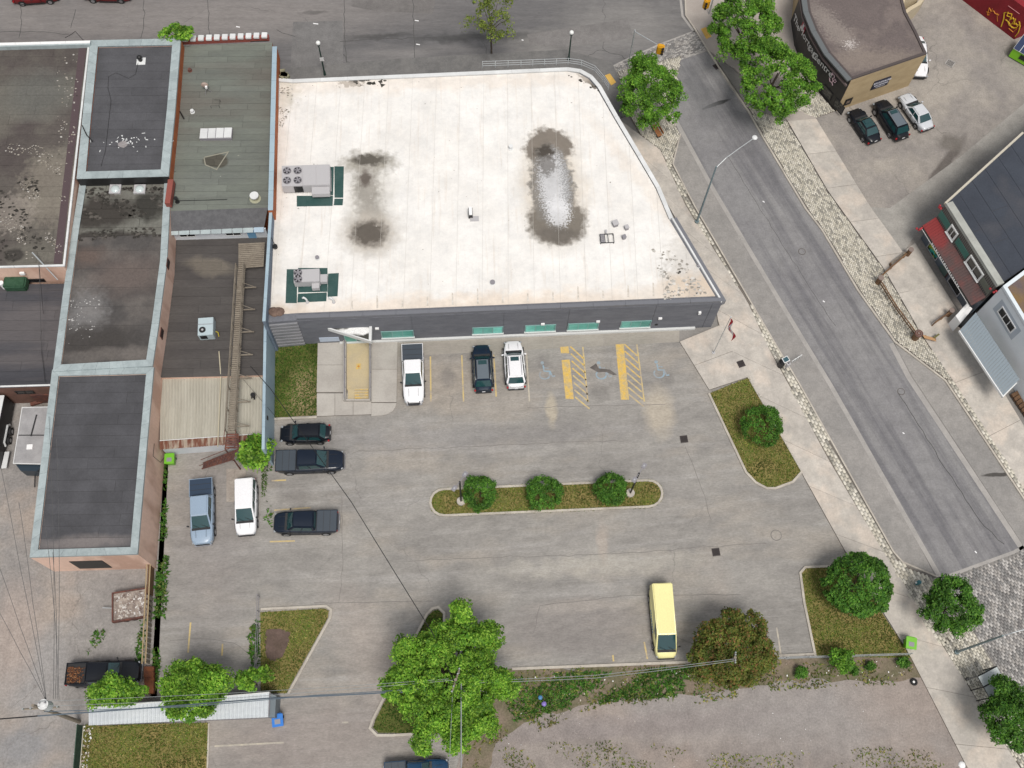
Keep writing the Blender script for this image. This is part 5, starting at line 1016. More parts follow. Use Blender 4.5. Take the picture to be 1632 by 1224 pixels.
t, z = wpx(1497,440); panel('door', wf0, wf1, t-.55, t+.5, .1, 2.25, .01, .08, plain('teal_door', (.07,.11,.10), .4), g8); t, z = wpx(1504,438); panel('door', wf0, wf1, t-.45, t+.35, .1, 2.3, .01, .06, plain('maroon_door', (.06,.02,.02), .5), g8)
t, z = wpx(1488,430); ds = panel('wall_sign', wf0, wf1, t-.5, t+.5, 1.0, 2.0, .12, .06, plain('blue_grey_sign', (.12,.17,.22), .4), g8)
M_redorn = plain('red_ornament', (.36,.03,.04), .6)
for x, y in ((1501,332),(1583,461),(1466,366)):
    p = G(x, y, 5.4 if x > 1480 else 3.6); o = MB()
    for k in range(5): o.ball(p+Vector((random.uniform(-.25,.25), random.uniform(-.25,.25), random.uniform(-.2,.2))), .12, 8, 5)
    o.build('red_ornament', M_redorn, g8)
# white building
g9 = building('white_shop', (1600,560), 'white rendered two storey shop with a grey blue lean to roof')
z9 = 6.3; R9 = [Vector(p) for p in L([(1597,457),(1720,660),(1980,480),(1800,300),(1632,431)], z9)]; M_w9 = mat('white_render', (.74,.78,.82), (.68,.73,.77), s=.3, fine=.05)
MB().prism(R9, 0, z9-.2).build('wall', M_w9, g9); MB().wall(R9, .3, z9-.25, z9+.1, True).build('parapet', M_w9, g9); coping('coping', R9, .34, z9+.1, z9+.16, 2.4, plain('white_coping', (.66,.72,.76), .5), g9)
MB().prism(R9, z9-.2, z9-.15).build('roof', mat('brown_flat_roof', (.13,.10,.10), (.2,.13,.06), s=.4, fine=.2), g9)
wA, wB = R9[0], R9[1]
if ((wA+Vector(((wB-wA).y, -(wB-wA).x)).normalized())-R9[3]).length < (wA-R9[3]).length: wA, wB = wB, wA
ta, za = onwall(1594,494,wA,wB); tb, zb = onwall(1612,528,wA,wB); ta, tb = min(ta, tb), max(ta, tb)
w_ = window(wA, wB, ta-.1, tb+.1, 3.9, 5.0, 3, M_framew, M_glassd, g9, fw=.1, out=.05); panel('surround', wA, wB, ta-.6, tb+.6, 3.5, 5.4, .0, .006, plain('grey_surround', (.42,.47,.53), .7), g9)
fd9 = (wB-wA).normalized(); fn9 = Vector((fd9.y,-fd9.x))
zt, zl = 3.25, 2.55; a0, a1, a2, a3 = G(1555,498,zt), G(1625,605,zt), G(1598,631,zl), G(1529,527,zl); nl = 26
for i in range(nl):
    u0, u1 = i/nl+.002, (i+1)/nl-.002; MB().slab(a3.lerp(a2, u0), a3.lerp(a2, u1), a0.lerp(a1, u1), a0.lerp(a1, u0), .05+.012*(i % 2)).build('lean_to_sheet', plain('grey_blue_sheet', (.22,.265,.30), .4) if i == 0 else bpy.data.materials['grey_blue_sheet'], g9)
MB().wall([a3.xy, a2.xy, a1.xy], -.1, zl-.15, zl+.1).build('gutter', M_framew, g9)
# white double door box between the two shops
p = G(1536,498,0); d9 = math.atan2(fd9.y, fd9.x)
q0 = G(1524,505,1.0); db = empty('white_cabinet', (q0.x, q0.y, 0), label='white double doored cabinet between the siding shop and the white shop', cat='cabinet')
C4 = L([(1523,503),(1541,483),(1550,492),(1531,515)], 1.9)
MB().prism(C4, 0, 1.85).build('body', M_framew, db); C4v = [Vector(p) for p in C4]
for i in range(2):
    a, c = i/2+.02, (i+1)/2-.02; MB().prism([C4v[0].lerp(C4v[3], a), C4v[1].lerp(C4v[2], a), C4v[1].lerp(C4v[2], c), C4v[0].lerp(C4v[3], c)], 1.85, 1.89).build('door', M_white, db)
MB().prism(L([(1529,517),(1553,493),(1556,500),(1534,521)], .5), 0, .5).build('black_box', M_black, None, label='low black box against the white shop beside the white cabinet', cat='box')
# wooden deck corner right of the lean-to
dkb = empty('garden_deck', G(1625,640), label='brown timber deck corner beside the lean to of the white shop', cat='deck')
for i in range(7):
    y = 624+i*6; MB().prism(L([(1612+i*4,628+i*6),(1660,600+i*6),(1664,605+i*6),(1615+i*4,633+i*6)], .4), .1, .4).build('deck_board', M_wood_b, dkb)
# ------------------------------------------------------------ log fence round the patio
def log_run(name, pts, label, z=.95, r=.065, extra=0):
    o = empty(name, G(*pts[0]), label=label, cat='fence'); P = [G(x, y, z) for x, y in pts]
    for h in (0, -.35): MB().tube([q+Vector((0,0,h)) for q in P], r, 7).build('log_rail', M_wood_b, o)
    Q = resample(P, .42 if extra else 1.6)
    for q in Q: MB().tube([Vector((q.x, q.y, .1)), q], .045 if extra else r, 6).build('baluster' if extra else 'post', M_wood_b if not extra else M_wood, o)
    return o
log_run('log_fence', [(1445,404),(1424,422),(1403,441)], 'short log fence running from the shop wall to the corner post of the patio')
log_run('log_fence', [(1405,449),(1430,489),(1461,531)], 'long log rail fence with balusters between the paver strip and the patio', extra=1)
log_run('log_fence', [(1491,513),(1505,503),(1517,496)], 'shortest log fence at the south end of the patio beside the white cabinet')
def stump(px, r, label, wheel=False, z=1.1):
    p = G(*px, z); o = empty('log_post', (p.x, p.y, 0), label=label, cat='post')
    MB().cyl((p.x, p.y, 0), r*.8, z, 14, r2=r*.9).build('trunk', M_wood_b, o); MB().cyl((p.x, p.y, z), r, .1, 16).build('top_disc', plain('greyish_end_grain', (.22,.17,.15), .8) if 'greyish_end_grain' not in bpy.data.materials else bpy.data.materials['greyish_end_grain'], o)
    if wheel:
        for k in range(2): MB().tube([Vector((p.x+math.cos(t)*(r*(.9-.45*k)), p.y+math.sin(t)*(r*(.9-.45*k)), z+.13)) for t in [i*math.pi/7 for i in range(15)]], .05, 5).build('carved_ring', M_rust, o)
stump((1452,398), .26, 'grey topped log post against the siding shop at the north end of the patio fence'); stump((1404,443), .28, 'dark log corner post where the two patio fences meet beside the pavers'); stump((1464,532), .38, 'log post with a carved spiral top at the south end of the long fence', True); stump((1517,495), .26, 'grey topped log post beside the white cabinet')
o = empty('log_bench', G(1481,536), label='low plank seat with a green end beside the carved spiral post', cat='bench'); a, c = G(1470,534,.45), G(1489,539,.45)
MB().slab(a, c, c+Vector((.1,-.35,0)), a+Vector((.1,-.35,0)), .06).build('plank', mat('orange_plank', (.42,.25,.13), fine=.15), o); a, c = G(1487,538,.5), G(1495,532,.5); MB().slab(a, c, c+Vector((.12,-.12,0)), a+Vector((.12,-.12,0)), .1).build('end_block', plain('olive_wood', (.13,.12,.04), .7), o)
for q in (G(1472,535,.2), G(1487,539,.2)): MB().box((q.x+.1, q.y-.17, .22), (.1,.25,.4)).build('leg', M_wood_b, o)
o = empty('patio_plank', G(1428,412), label='loose plank bench inside the patio beside the short log fence', cat='bench'); a, c = G(1443,401,.5), G(1421,418,.5); MB().slab(a, c, c+Vector((-.12,-.25,0)), a+Vector((-.12,-.25,0)), .06).build('plank', M_wood, o)
for q in (a, c): MB().box((q.x-.06, q.y-.12, .28), (.12,.2,.42)).build('leg', M_wood_b, o)

# ------------------------------------------------------------ vehicles
M_tyre = plain('tyre_rubber', (.015,.015,.016), .85); M_rim = plain('wheel_rim', (.35,.36,.38), .35, metal=.6)
M_glass = plain('car_glass', (.016,.055,.06), .06, spec=.9); M_trim = plain('black_trim', (.02,.02,.022), .6); M_red = plain('tail_lamp_red', (.35,.015,.02), .25); M_lamp = plain('headlamp_lens', (.30,.32,.34), .15)
M_chrome = plain('chrome', (.32,.32,.34), .35, metal=.6); M_plate = plain('number_plate', (.7,.7,.72), .5)
def paint(name, c, rough=.3): return plain(name, c, rough, spec=.3, coat=.22, fine=.10)
M_roofrack = plain('grey_roof_panel', (.12,.145,.17), .35)
TYPES = {
 'sedan': dict(H=1.42, hood=.84, nose=.66, tail=.92, end=.78, c=(.36,.10,-.40,-.72), bw=.92, tw=.70, clear=.2, wr=.33),
 'hatch': dict(H=1.50, hood=.90, nose=.70, tail=.98, end=.88, c=(.50,.22,-.62,-.86), bw=.93, tw=.72, clear=.2, wr=.33),
 'suv': dict(H=1.68, hood=1.02, nose=.78, tail=1.08, end=.98, c=(.44,.20,-.68,-.88), bw=.93, tw=.72, clear=.24, wr=.37),
 'minivan': dict(H=1.78, hood=1.05, nose=.76, tail=1.12, end=1.02, c=(.56,.17,-.90,-.975), bw=.95, tw=.80, clear=.22, wr=.35),
 'cargo_van': dict(H=2.08, hood=1.15, nose=.85, tail=1.3, end=1.2, c=(.80,.42,-.975,-.985), bw=.97, tw=.86, clear=.24, wr=.36),
 'pickup': dict(H=1.94, hood=1.16, nose=.98, tail=1.22, end=1.20, c=(.42,.18,-.24,-.30), bw=.92, tw=.76, clear=.34, wr=.40),
}
def car(kind, label, front, rear, W, body, roof=None, bed=None, group=None, rack=False, sunroof=False, cabin=None, cat=None, name='parked_car', zs=.9, guard=False, Lmin=0, dark_cap=None):
    T = dict(TYPES[kind]); 
    if cabin: T['c'] = cabin
    F_, R_ = G(*front, zs*.8).xy, G(*rear, zs*1.1).xy; Lc = max((F_-R_).length, Lmin); c = (F_+R_)/2; ang = math.atan2(*(F_-R_).yx)
    root = empty(name, (0,0,0), 0, label=label, cat=cat or 'car', group=group); hl = Lc/2; hw = W/2
    S = [-.998,-.985,-.95,-.88,-.75,-.6,-.45,-.3,-.15,0,.15,.3,.45,.6,.75,.87,.94,.98,.998]
    def ztop(s):
        if s > .0:
            k = max(0, (s-T['c'][0])/(1-T['c'][0])); base = T['hood']+.06
            return base-(base-T['nose'])*k**2.2 if s > T['c'][0] else base
        k = max(0, (-s-.6)/.4); return T['tail']+(T['hood']+.06-T['tail'])*max(0, 1+s/.3) if s > -.3 else T['tail']-(T['tail']-T['end'])*k**3
    vs = []; 
    for s in S:
        n = 6 if kind in ('pickup','cargo_van','minivan') else 3.6
        w = hw*(1-abs(s)**n)**(1/n)*(.97 if s > 0 else 1); w = max(w, hw*(.66 if s > 0 else .72)*(.92 if abs(s) > .99 else 1)); z = ztop(s); zb = T['clear']+(.12 if abs(s) > .97 else 0)
        e = .12 if abs(s) > .99 else 0
        half = [(0, z+.035-e), (w*.55, z+.025-e), (w*.84, z-.01-e), (w*.955, z-.09-e), (w, z-.26), (w*1.0, .62), (w*.985, .42), (w*.93, zb), (0, zb)]
        ring_ = [(y, zz) for y, zz in half]+[(-y, zz) for y, zz in half[-2:0:-1]]; vs.append([(s*hl, y, zz) for y, zz in ring_])
    n = len(vs[0]); mb = MB(); flat = [v for r in vs for v in r]; fs = [(i*n+j, (i+1)*n+j, (i+1)*n+(j+1) % n, i*n+(j+1) % n) for i in range(len(vs)-1) for j in range(n)]
    fs += [tuple(range(n)), tuple(range((len(vs)-1)*n, len(vs)*n))]; mb.add(flat, fs); bo = mb.build('body', body, root, smooth=True)
    xb0, xt0, xt1, xb1 = [k*hl for k in T['c']]; zb = ztop(T['c'][0])-.02; zb2 = ztop(T['c'][3])-.02; Hc = T['H']; wb, wt = hw*T['bw'], hw*T['tw']
    cb = [Vector((xb0, -wb*.9, zb)), Vector((xb0, wb*.9, zb)), Vector((xb1, wb, zb2)), Vector((xb1, -wb, zb2))]; ct = [Vector((xt0, -wt*.94, Hc-.02)), Vector((xt0, wt*.94, Hc-.02)), Vector((xt1, wt, Hc)), Vector((xt1, -wt, Hc))]
    mb = MB(); mb.add(cb+ct, [(0,1,5,4),(1,2,6,5),(2,3,7,6),(3,0,4,7),(4,5,6,7),(3,2,1,0)]); cab = mb.build('cabin', body, root, smooth=True, bevel=.07)
    def face(name, P, u0, u1, v0, v1, mt, par, out=.022, bow=0, n=4):
        """inset sheet on the face P = bottom-left, bottom-right, top-right, top-left"""
        nr = (P[1]-P[0]).cross(P[3]-P[0]).normalized(); cen = (P[0]+P[2])/2; 
        if nr.dot(cen-Vector((0,0,.6))) < 0: nr = -nr
        vs = []
        for j in range(n+1):
            v = v0+(v1-v0)*j/n
            for i in range(n+1):
                u = u0+(u1-u0)*i/n; q = P[0].lerp(P[1], u).lerp(P[3].lerp(P[2], u), v); vs.append(q+nr*(out+bow*math.sin(math.pi*(u-u0)/(u1-u0))))
        fs = [(j*(n+1)+i, j*(n+1)+i+1, (j+1)*(n+1)+i+1, (j+1)*(n+1)+i) for j in range(n) for i in range(n)]
        return MB().add(vs, fs).build(name, mt, par, smooth=True)
    face('windshield', [cb[0], cb[1], ct[1], ct[0]], .05, .95, .04, .96, M_glass, root, bow=.05)
    if kind != 'cargo_van': face('rear_window', [cb[2], cb[3], ct[3], ct[2]], .08, .92, .12, .92, M_glass, root, bow=.02)
    for sg_, P in ((1, [cb[1], cb[2], ct[2], ct[1]]), (-1, [cb[0], cb[3], ct[3], ct[0]])):
        sp = [(.10,.47),(.51,.90)] if kind != 'cargo_van' else [(.12,.27)]
        if kind == 'minivan': sp = [(.12,.36),(.39,.65),(.68,.94)]
        if kind == 'suv': sp = [(.08,.36),(.39,.66),(.69,.93)]
        for u0, u1 in sp: face('side_window', P, u0, u1, .14, .86, M_glass, root)
    # roof panel
    rp = [ct[0]+Vector((-.06,.1,0)), ct[1]+Vector((-.06,-.1,0)), ct[2]+Vector((.08,-.1,0)), ct[3]+Vector((.08,.1,0))]
    face('roof', rp, 0, 1, 0, 1, roof or body, root, out=.03, bow=.05)
    if rack:
        for y in (-.82, .82): MB().tube([Vector((xt0-.15, y*wt, Hc+.08)), Vector((xt1+.1, y*wt, Hc+.08))], .03, 5).build('roof_rail', M_chrome if rack == 2 else M_trim, root)
    if sunroof: face('sunroof', rp, .2, .8, .07, .32, M_glass, root, out=.085, bow=.01) if False else MB().prism([(xt0-.55, -.38), (xt0-.55, .38), (xt0-.13-.02, .38), (xt0-.15, -.38)], Hc+.06, Hc+.10).build('sunroof', M_glass, root)
    if kind == 'sedan' and sunroof == 2: pass
    # wheels
    wx = hl*.62 if kind != 'cargo_van' else hl*.66
    for x in (wx, -wx*(.97 if kind != 'pickup' else .98)):
        for sg_ in (1, -1):
            w = MB().cyl((x, sg_*(hw-.20), T['wr']), T['wr'], sg_*.215, 20, 'Y').build('wheel', M_tyre, root); MB().cyl((x, sg_*(hw+.012), T['wr']), T['wr']*.62, sg_*.012, 14, 'Y').build('rim', M_rim, w)
            MB().add([(x+math.cos(t)*(T['wr']+.09), sg_*(hw-.0), T['wr']+math.sin(t)*(T['wr']+.09)) for t in [i*math.pi/10 for i in range(11)]]+[(x+math.cos(t)*(T['wr']+.0), sg_*(hw+.01), T['wr']+math.sin(t)*(T['wr']+.0)) for t in [i*math.pi/10 for i in range(11)]], [(i, i+1, i+12, i+11) for i in range(10)]).build('wheel_arch', M_trim, root)
    zn = T['nose']; ze = T['end']
    for sg_ in (1, -1):
        MB().box((hl*.945, sg_*hw*.72, zn-.11), (.16, hw*.28, .13), sg_*-.4).build('headlight', M_lamp, root, bevel=.03)
        MB().box((-hl*.962, sg_*hw*.82, ze-.22), (.14, hw*.18, .22), sg_*.2).build('taillight', M_red, root, bevel=.03)
        MB().box((xb0-.22, sg_*(hw+.09), zb+.10), (.12,.22,.15), sg_*.3).build('mirror', M_trim if kind in ('cargo_van','pickup','minivan') else body, root, bevel=.03)
    MB().box((hl-.01, 0, zn-.30), (.08, hw*1.15, .26)).build('grille', M_trim, root, bevel=.02); MB().box((hl+.02, 0, .46), (.12, hw*1.5, .16)).build('front_bumper', M_trim if kind != 'pickup' else M_chrome, root, bevel=.04)
    MB().box((-hl-.02, 0, .52), (.14, hw*1.55, .18)).build('rear_bumper', M_trim if kind != 'pickup' else M_chrome, root, bevel=.04); MB().box((-hl-.04-(0 if kind != 'pickup' else .05), 0, .72), (.02,.3,.15)).build('number_plate', M_plate, root)
    MB().box((xb0+.10, 0, zb+.055), (.20, hw*1.55, .05)).build('cowl', M_trim, root)
    for y in (-.34, .34): MB().tube([Vector((xb0+.06, y+.3, zb+.1)), Vector((xb0-.22, y-.28, zb+.26))], .014, 4).build('wiper', M_trim, root)
    for sg_ in (1, -1):
        for xd in ((xb0-.25), (xb0*.5+xb1*.5)+.05, (xb1+.25 if kind != 'pickup' else xb1+.05)): MB().box((xd, sg_*(hw*.993), .72), (.025, .03, .62)).build('door_seam', M_trim, root)
        for xd in ((xb0*.5+xb1*.5)+.2, xb0*.15+xb1*.85+.2): MB().box((xd, sg_*(hw+.012), .86), (.2, .04, .04)).build('door_handle', M_trim, root)
        MB().box(((xb0+xb1)/2, sg_*hw*1.0, T['clear']+.10), (hl*1.1, .05, .10)).build('sill', M_trim, root)
    for y in (-1, 1): MB().box((hl*.66, y*hw*.44, ztop(.66)+.052), (hl*.34, .02, .015), y*-.03).build('hood_crease', M_trim, root)
    # hood: a raised panel with a shut line
    hx0, hx1 = T['c'][0]*hl+.06, hl*.90; mb = MB(); hv = []; m_ = 6
    for i in range(m_+1):
        x = hx0+(hx1-hx0)*i/m_; w = hw*.80*(1-.10*i/m_)
        for y in (-1, -.55, 0, .55, 1): hv.append((x, y*w, ztop(x/hl)+.048-(.035*abs(y)**2.5)))
    mb.add(hv, [(i*5+j, (i+1)*5+j, (i+1)*5+j+1, i*5+j+1) for i in range(m_) for j in range(4)]); mb.build('hood', dark_cap or body, root, smooth=True)
    if kind == 'sedan' or kind == 'cargo_van': pass
    if kind in ('minivan','cargo_van','suv','hatch'): MB().box((-hl*.975-.01, 0, ze+.0), (.05, hw*1.2, .04)).build('tailgate_seam', M_trim, root)
    if kind == 'pickup':
        bx0, bx1 = xb1-.10, -hl+.10; bw_ = hw*(.86 if bed == 'open' else .94); zt = T['tail']+.03
        if bed == 'open':
            MB().prism([(bx1,-bw_),(bx0,-bw_),(bx0,bw_),(bx1,bw_)], zt-.02, zt+.01).build('bed_floor', M_trim, root); MB().wall([(bx1,-bw_),(bx0,-bw_),(bx0,bw_),(bx1,bw_)], .07, zt, zt+.13, True).build('bed_rail', body, root)
            lv = MB(); 
            for _ in range(420): lv.box((random.triangular(bx1+.12, bx0-.1, bx1+.2), random.uniform(-bw_*.85, bw_*.6), zt+random.uniform(.01,.12)), (random.uniform(.05,.14), random.uniform(.04,.09), .01), random.uniform(0,6), random.uniform(-.5,.5))
            lv.build('leaf_load', island_ramp('fallen_leaves', [(0,(.22,.085,.035)),(.3,(.13,.055,.03)),(.55,(.30,.15,.07)),(.75,(.07,.045,.035))]), root, kind='stuff')
        else:
            MB().prism([(bx1,-bw_),(bx0,-bw_),(bx0,bw_),(bx1,bw_)], zt-.02, zt+.06).build('bed_cover', bed, root, bevel=.02)
            MB().box((xb1-.05, 0, zt-.02), (.05, hw*1.9, .12)).build('bed_gap', M_trim, root); MB().wall([(bx1,-bw_),(bx0,-bw_),(bx0,bw_),(bx1,bw_)], -.05, zt-.02, zt+.035, True).build('bed_rail', body, root)
            for k in range(1, 3): x = bx1+(bx0-bx1)*k/3; MB().box((x, 0, zt+.062), (.03, bw_*1.96, .008)).build('cover_seam', M_trim, root)
    if guard:
        for z in (.75, 1.0): MB().tube([Vector((hl-.1,-.55,z)), Vector((hl+.18,-.45,z)), Vector((hl+.18,.45,z)), Vector((hl-.1,.55,z))], .04, 6).build('bull_bar', M_trim, root)
    root.location = (c.x, c.y, 0); root.rotation_euler = (0, 0, ang); return root
M_bedgrey = plain('dark_bed_cover', (.045,.058,.075), .6)
P_white = paint('white_car_paint', (.78,.78,.80)); P_navy = paint('navy_paint', (.009,.019,.038)); P_black = paint('black_car_paint', (.007,.009,.014)); P_silver = paint('silver_blue_paint', (.27,.35,.45)); P_yellow = paint('pale_yellow_paint', (.80,.75,.36), .4)
P_ink = paint('ink_blue_paint', (.007,.013,.026)); P_red = paint('dark_red_paint', (.16,.012,.015)); P_blue = paint('blue_paint', (.012,.045,.10)); P_sil = paint('silver_car_paint', (.55,.57,.60))
car('pickup','white pickup with black bed cover and bull bar parked beside the entrance walk',(660,643),(657,549),1.98,P_white,bed=M_bedgrey,guard=True,cabin=(.43,.12,-.33,-.37),cat='pickup truck',name='pickup_truck')
car('suv','dark navy estate with a grey roof parked beside the white SUV',(767,550),(771,622),1.92,P_navy,roof=M_roofrack,rack=1,sunroof=True)
car('suv','white SUV with a small sunroof parked by the grey building',(817,544),(823,617),1.93,P_white,rack=2,sunroof=True)
car('hatch','black hatchback in the first bay below the courtyard lawn',(447,691),(525,688),1.78,P_black)
car('pickup','dark blue pickup with covered bed parked next to the black hatchback',(548,734),(439,736),1.98,P_ink,bed=M_bedgrey,cabin=(.51,.24,-.32,-.36),cat='pickup truck',name='pickup_truck')
car('pickup','dark pickup pointing at the kerb beside the white minivan',(437,834),(539,831),1.96,P_ink,bed=M_bedgrey,cat='pickup truck',name='pickup_truck',cabin=(.56,.34,-.28,-.32))
car('pickup','blue grey pickup with a navy covered bed beside the pink wall',(323,868),(321,763),2.0,P_silver,bed=plain('navy_bed_cover',(.02,.04,.075),.5),cat='pickup truck',name='pickup_truck',cabin=(.54,.22,-.38,-.42))
car('minivan','plain white minivan parked next to the blue grey pickup',(392,852),(391,762),1.9,P_white,cat='minivan',name='minivan')
yv = car('cargo_van','long pale yellow cargo van parked alone by the south kerb',(1062,1049),(1052,932),1.96,P_yellow,cat='van',name='cargo_van')
car('pickup','black pickup with brown leaves in its open bed beside the rusty fence',(224,1071),(105,1075),2.0,P_black,bed='open',cat='pickup truck',name='pickup_truck',cabin=(.47,.22,-.34,-.38))
car('pickup','blue pickup half cut off below the big tree',(715,1228),(612,1236),1.96,P_blue,bed=M_bedgrey,cat='pickup truck',name='pickup_truck')
car('sedan','black sedan nearest the pavers in the row of three cars beside the tan brick wall',(1361,174),(1397,222),1.82,P_black,sunroof=True,roof=M_glass)
car('suv','dark SUV with silver rails, the middle car beside the tan brick wall',(1401,161),(1441,217),1.90,P_black,roof=M_roofrack,rack=2,sunroof=True)
car('sedan','silver sedan beside the dark SUV at the tan brick wall',(1441,150),(1482,202),1.82,P_sil)
car('sedan','white sedan half hidden behind the corner of the tan brick wall',(1468,121),(1462,55),1.85,P_white)
car('sedan','dark red car cut off at the top edge above the worn brown roof',(92,-12),(18,-10),1.85,P_red,group='red cars along the far street kerb'); car('sedan','dark red car cut off at the top edge above the ringed dark roof',(134,-13),(206,-15),1.85,P_red,group='red cars along the far street kerb')
# lettering on the yellow van's side (illegible at this size: a blue word and dots)
mb = MB()
for i in range(9): mb.box((.9-i*.22, -.995, 1.0+.04*math.sin(i*2.1)), (.12,.012,.30))
o = mb.build('side_lettering', plain('blue_lettering', (.10,.22,.45), .5), None); o.parent = yv
# ------------------------------------------------------------ trailers
t1 = empty('cargo_trailer', G(50,695), label='grey topped enclosed trailer parked against the pale coping of the long building', cat='trailer'); z_ = 2.3
Tp = [Vector(p) for p in L([(36,650),(84,649),(66,739),(22,738)], z_)]
MB().prism(Tp, .45, z_-.04, True).build('body', M_trim, t1)
for a, c in ((0,.49),(.51,1)): MB().prism([Tp[0].lerp(Tp[3], a), Tp[1].lerp(Tp[2], a), Tp[1].lerp(Tp[2], c-.0), Tp[0].lerp(Tp[3], c)], z_-.04, z_).build('roof_sheet', mat('dull_trailer_roof' , (.34,.335,.34), (.27,.265,.27), s=.8, fine=.12) if a == 0 else bpy.data.materials['dull_trailer_roof'], t1)
MB().wall(Tp, .06, z_-.1, z_+.04, True).build('edge_rail', M_coping_w, t1); c0 = (Tp[0]+Tp[1]+Tp[2]+Tp[3])/4; MB().box((c0.x-.1, c0.y-1.1, z_+.05), (.5,.45,.1)).build('roof_hatch', M_white, t1); MB().box((c0.x, c0.y+.9, z_+.02), (.12,2.0,.05), -.13).build('roof_seam', M_trim, t1)
q = Tp[2].lerp(Tp[3], .5); MB().prism([Tp[3].lerp(Tp[2],.0), Tp[3].lerp(Tp[2],1), Tp[3].lerp(Tp[2],.8)+Vector((0,-.55)), Tp[3].lerp(Tp[2],.2)+Vector((0,-.55))], .5, 1.9, True).build('nose', plain('navy_trailer_nose', (.02,.035,.05), .4), t1); MB().tube([Vector((q.x, q.y-.5,.55)), Vector((q.x+.1, q.y-1.6,.55))], .06, 6).build('drawbar', M_trim, t1)
for s in (0, 1):
    e = (Tp[0].lerp(Tp[3], .5), Tp[1].lerp(Tp[2], .5))[s]; MB().cyl((e.x, e.y, .35), .35, .2*(1 if s else -1), 16, 'X').build('wheel', M_tyre, t1)
t2 = empty('utility_trailer', G(0,690), label='black trailer with a pale roof and twin wheels cut off at the west edge', cat='trailer'); Tq = [Vector(p) for p in L([(-60,632),(7,630),(-14,735),(-80,735)], 2.5)]
MB().prism(Tq, .5, 2.45, True).build('body', M_black, t2); MB().wall(Tq, -.28, 2.4, 2.52, True).build('roof_edge', M_coping_w, t2); MB().prism(Tq, 2.45, 2.48).build('roof', M_metalg, t2)
e = Tq[1].lerp(Tq[2], .5); dv = (Tq[2]-Tq[1]).normalized()
MB().tube([Vector((*(e-dv*1.0), .55)), Vector((*(e-dv*.8), .95)), Vector((*(e+dv*.8), .95)), Vector((*(e+dv*1.0), .55))], .12, 6).build('mudguard', M_coping_w, t2)
for k in (-.42, .42): p = e+dv*k; w = MB().cyl((p.x+.02, p.y, .38), .36, .26, 16, 'X').build('wheel', M_tyre, t2); MB().cyl((p.x+.285, p.y, .38), .18, .01, 12, 'X').build('rim', M_rim, w)
fl = Vector((.9, 0)); MB().prism([Tq[1].lerp(Tq[2],.75)+Vector((.05,0)), Tq[1].lerp(Tq[2],.75)+fl*.5, Tq[2]+fl*.5, Tq[2]], .45, .55, True).build('step_rail', M_coping_w, t2)
# scrap beside trailers
sc = MB(); p = G(62,634,.3)
for i in range(7): sc.box((p.x+random.uniform(-1,.8), p.y+random.uniform(-.5,.5), .25), (random.uniform(.3,1.2), .3, random.uniform(.1,.5)), random.uniform(-.5,.5))
sc.build('scrap_heap', M_rust, None, label='rusty scrap heap between the annex and the grey topped trailer', cat='scrap')
# ------------------------------------------------------------ trees and shrubs
def leafmat(name, a, b_, c, yellow=None):
    cols = [(0, a), (.3, b_), (.6, c), (.85, yellow or b_)]; m = island_ramp(name, cols, rough=.6, fine=.45, s=.7)
    nt = m.node_tree; b = nt.nodes["Principled BSDF"]; tr = nt.nodes.new("ShaderNodeBsdfTranslucent"); mx = nt.nodes.new("ShaderNodeMixShader"); mx.inputs[0].default_value = .22
    src = b.inputs["Base Color"].links[0].from_socket; nt.links.new(src, tr.inputs[0]); nt.links.new(b.outputs[0], mx.inputs[1]); nt.links.new(tr.outputs[0], mx.inputs[2]); nt.links.new(mx.outputs[0], nt.nodes["Material Output"].inputs[0]); return m
LM_dark = leafmat('deep_green_leaves', (.045,.135,.016), (.07,.18,.02), (.11,.24,.03), (.03,.09,.012))
LM_mid = leafmat('fresh_green_leaves', (.075,.19,.016), (.11,.26,.024), (.17,.33,.035), (.045,.13,.014))
LM_bright = leafmat('bright_green_leaves', (.10,.24,.02), (.16,.33,.028), (.25,.42,.05), (.055,.15,.015))
LM_red = leafmat('bronze_green_leaves', (.12,.14,.025), (.08,.125,.02), (.17,.17,.035), (.20,.11,.04))
LM_thin = leafmat('sparse_olive_leaves', (.14,.19,.03), (.19,.24,.04), (.10,.15,.03), (.2,.22,.06))
M_bark = mat('bark', (.12,.095,.075), (.08,.065,.05), s=3, fine=.25)
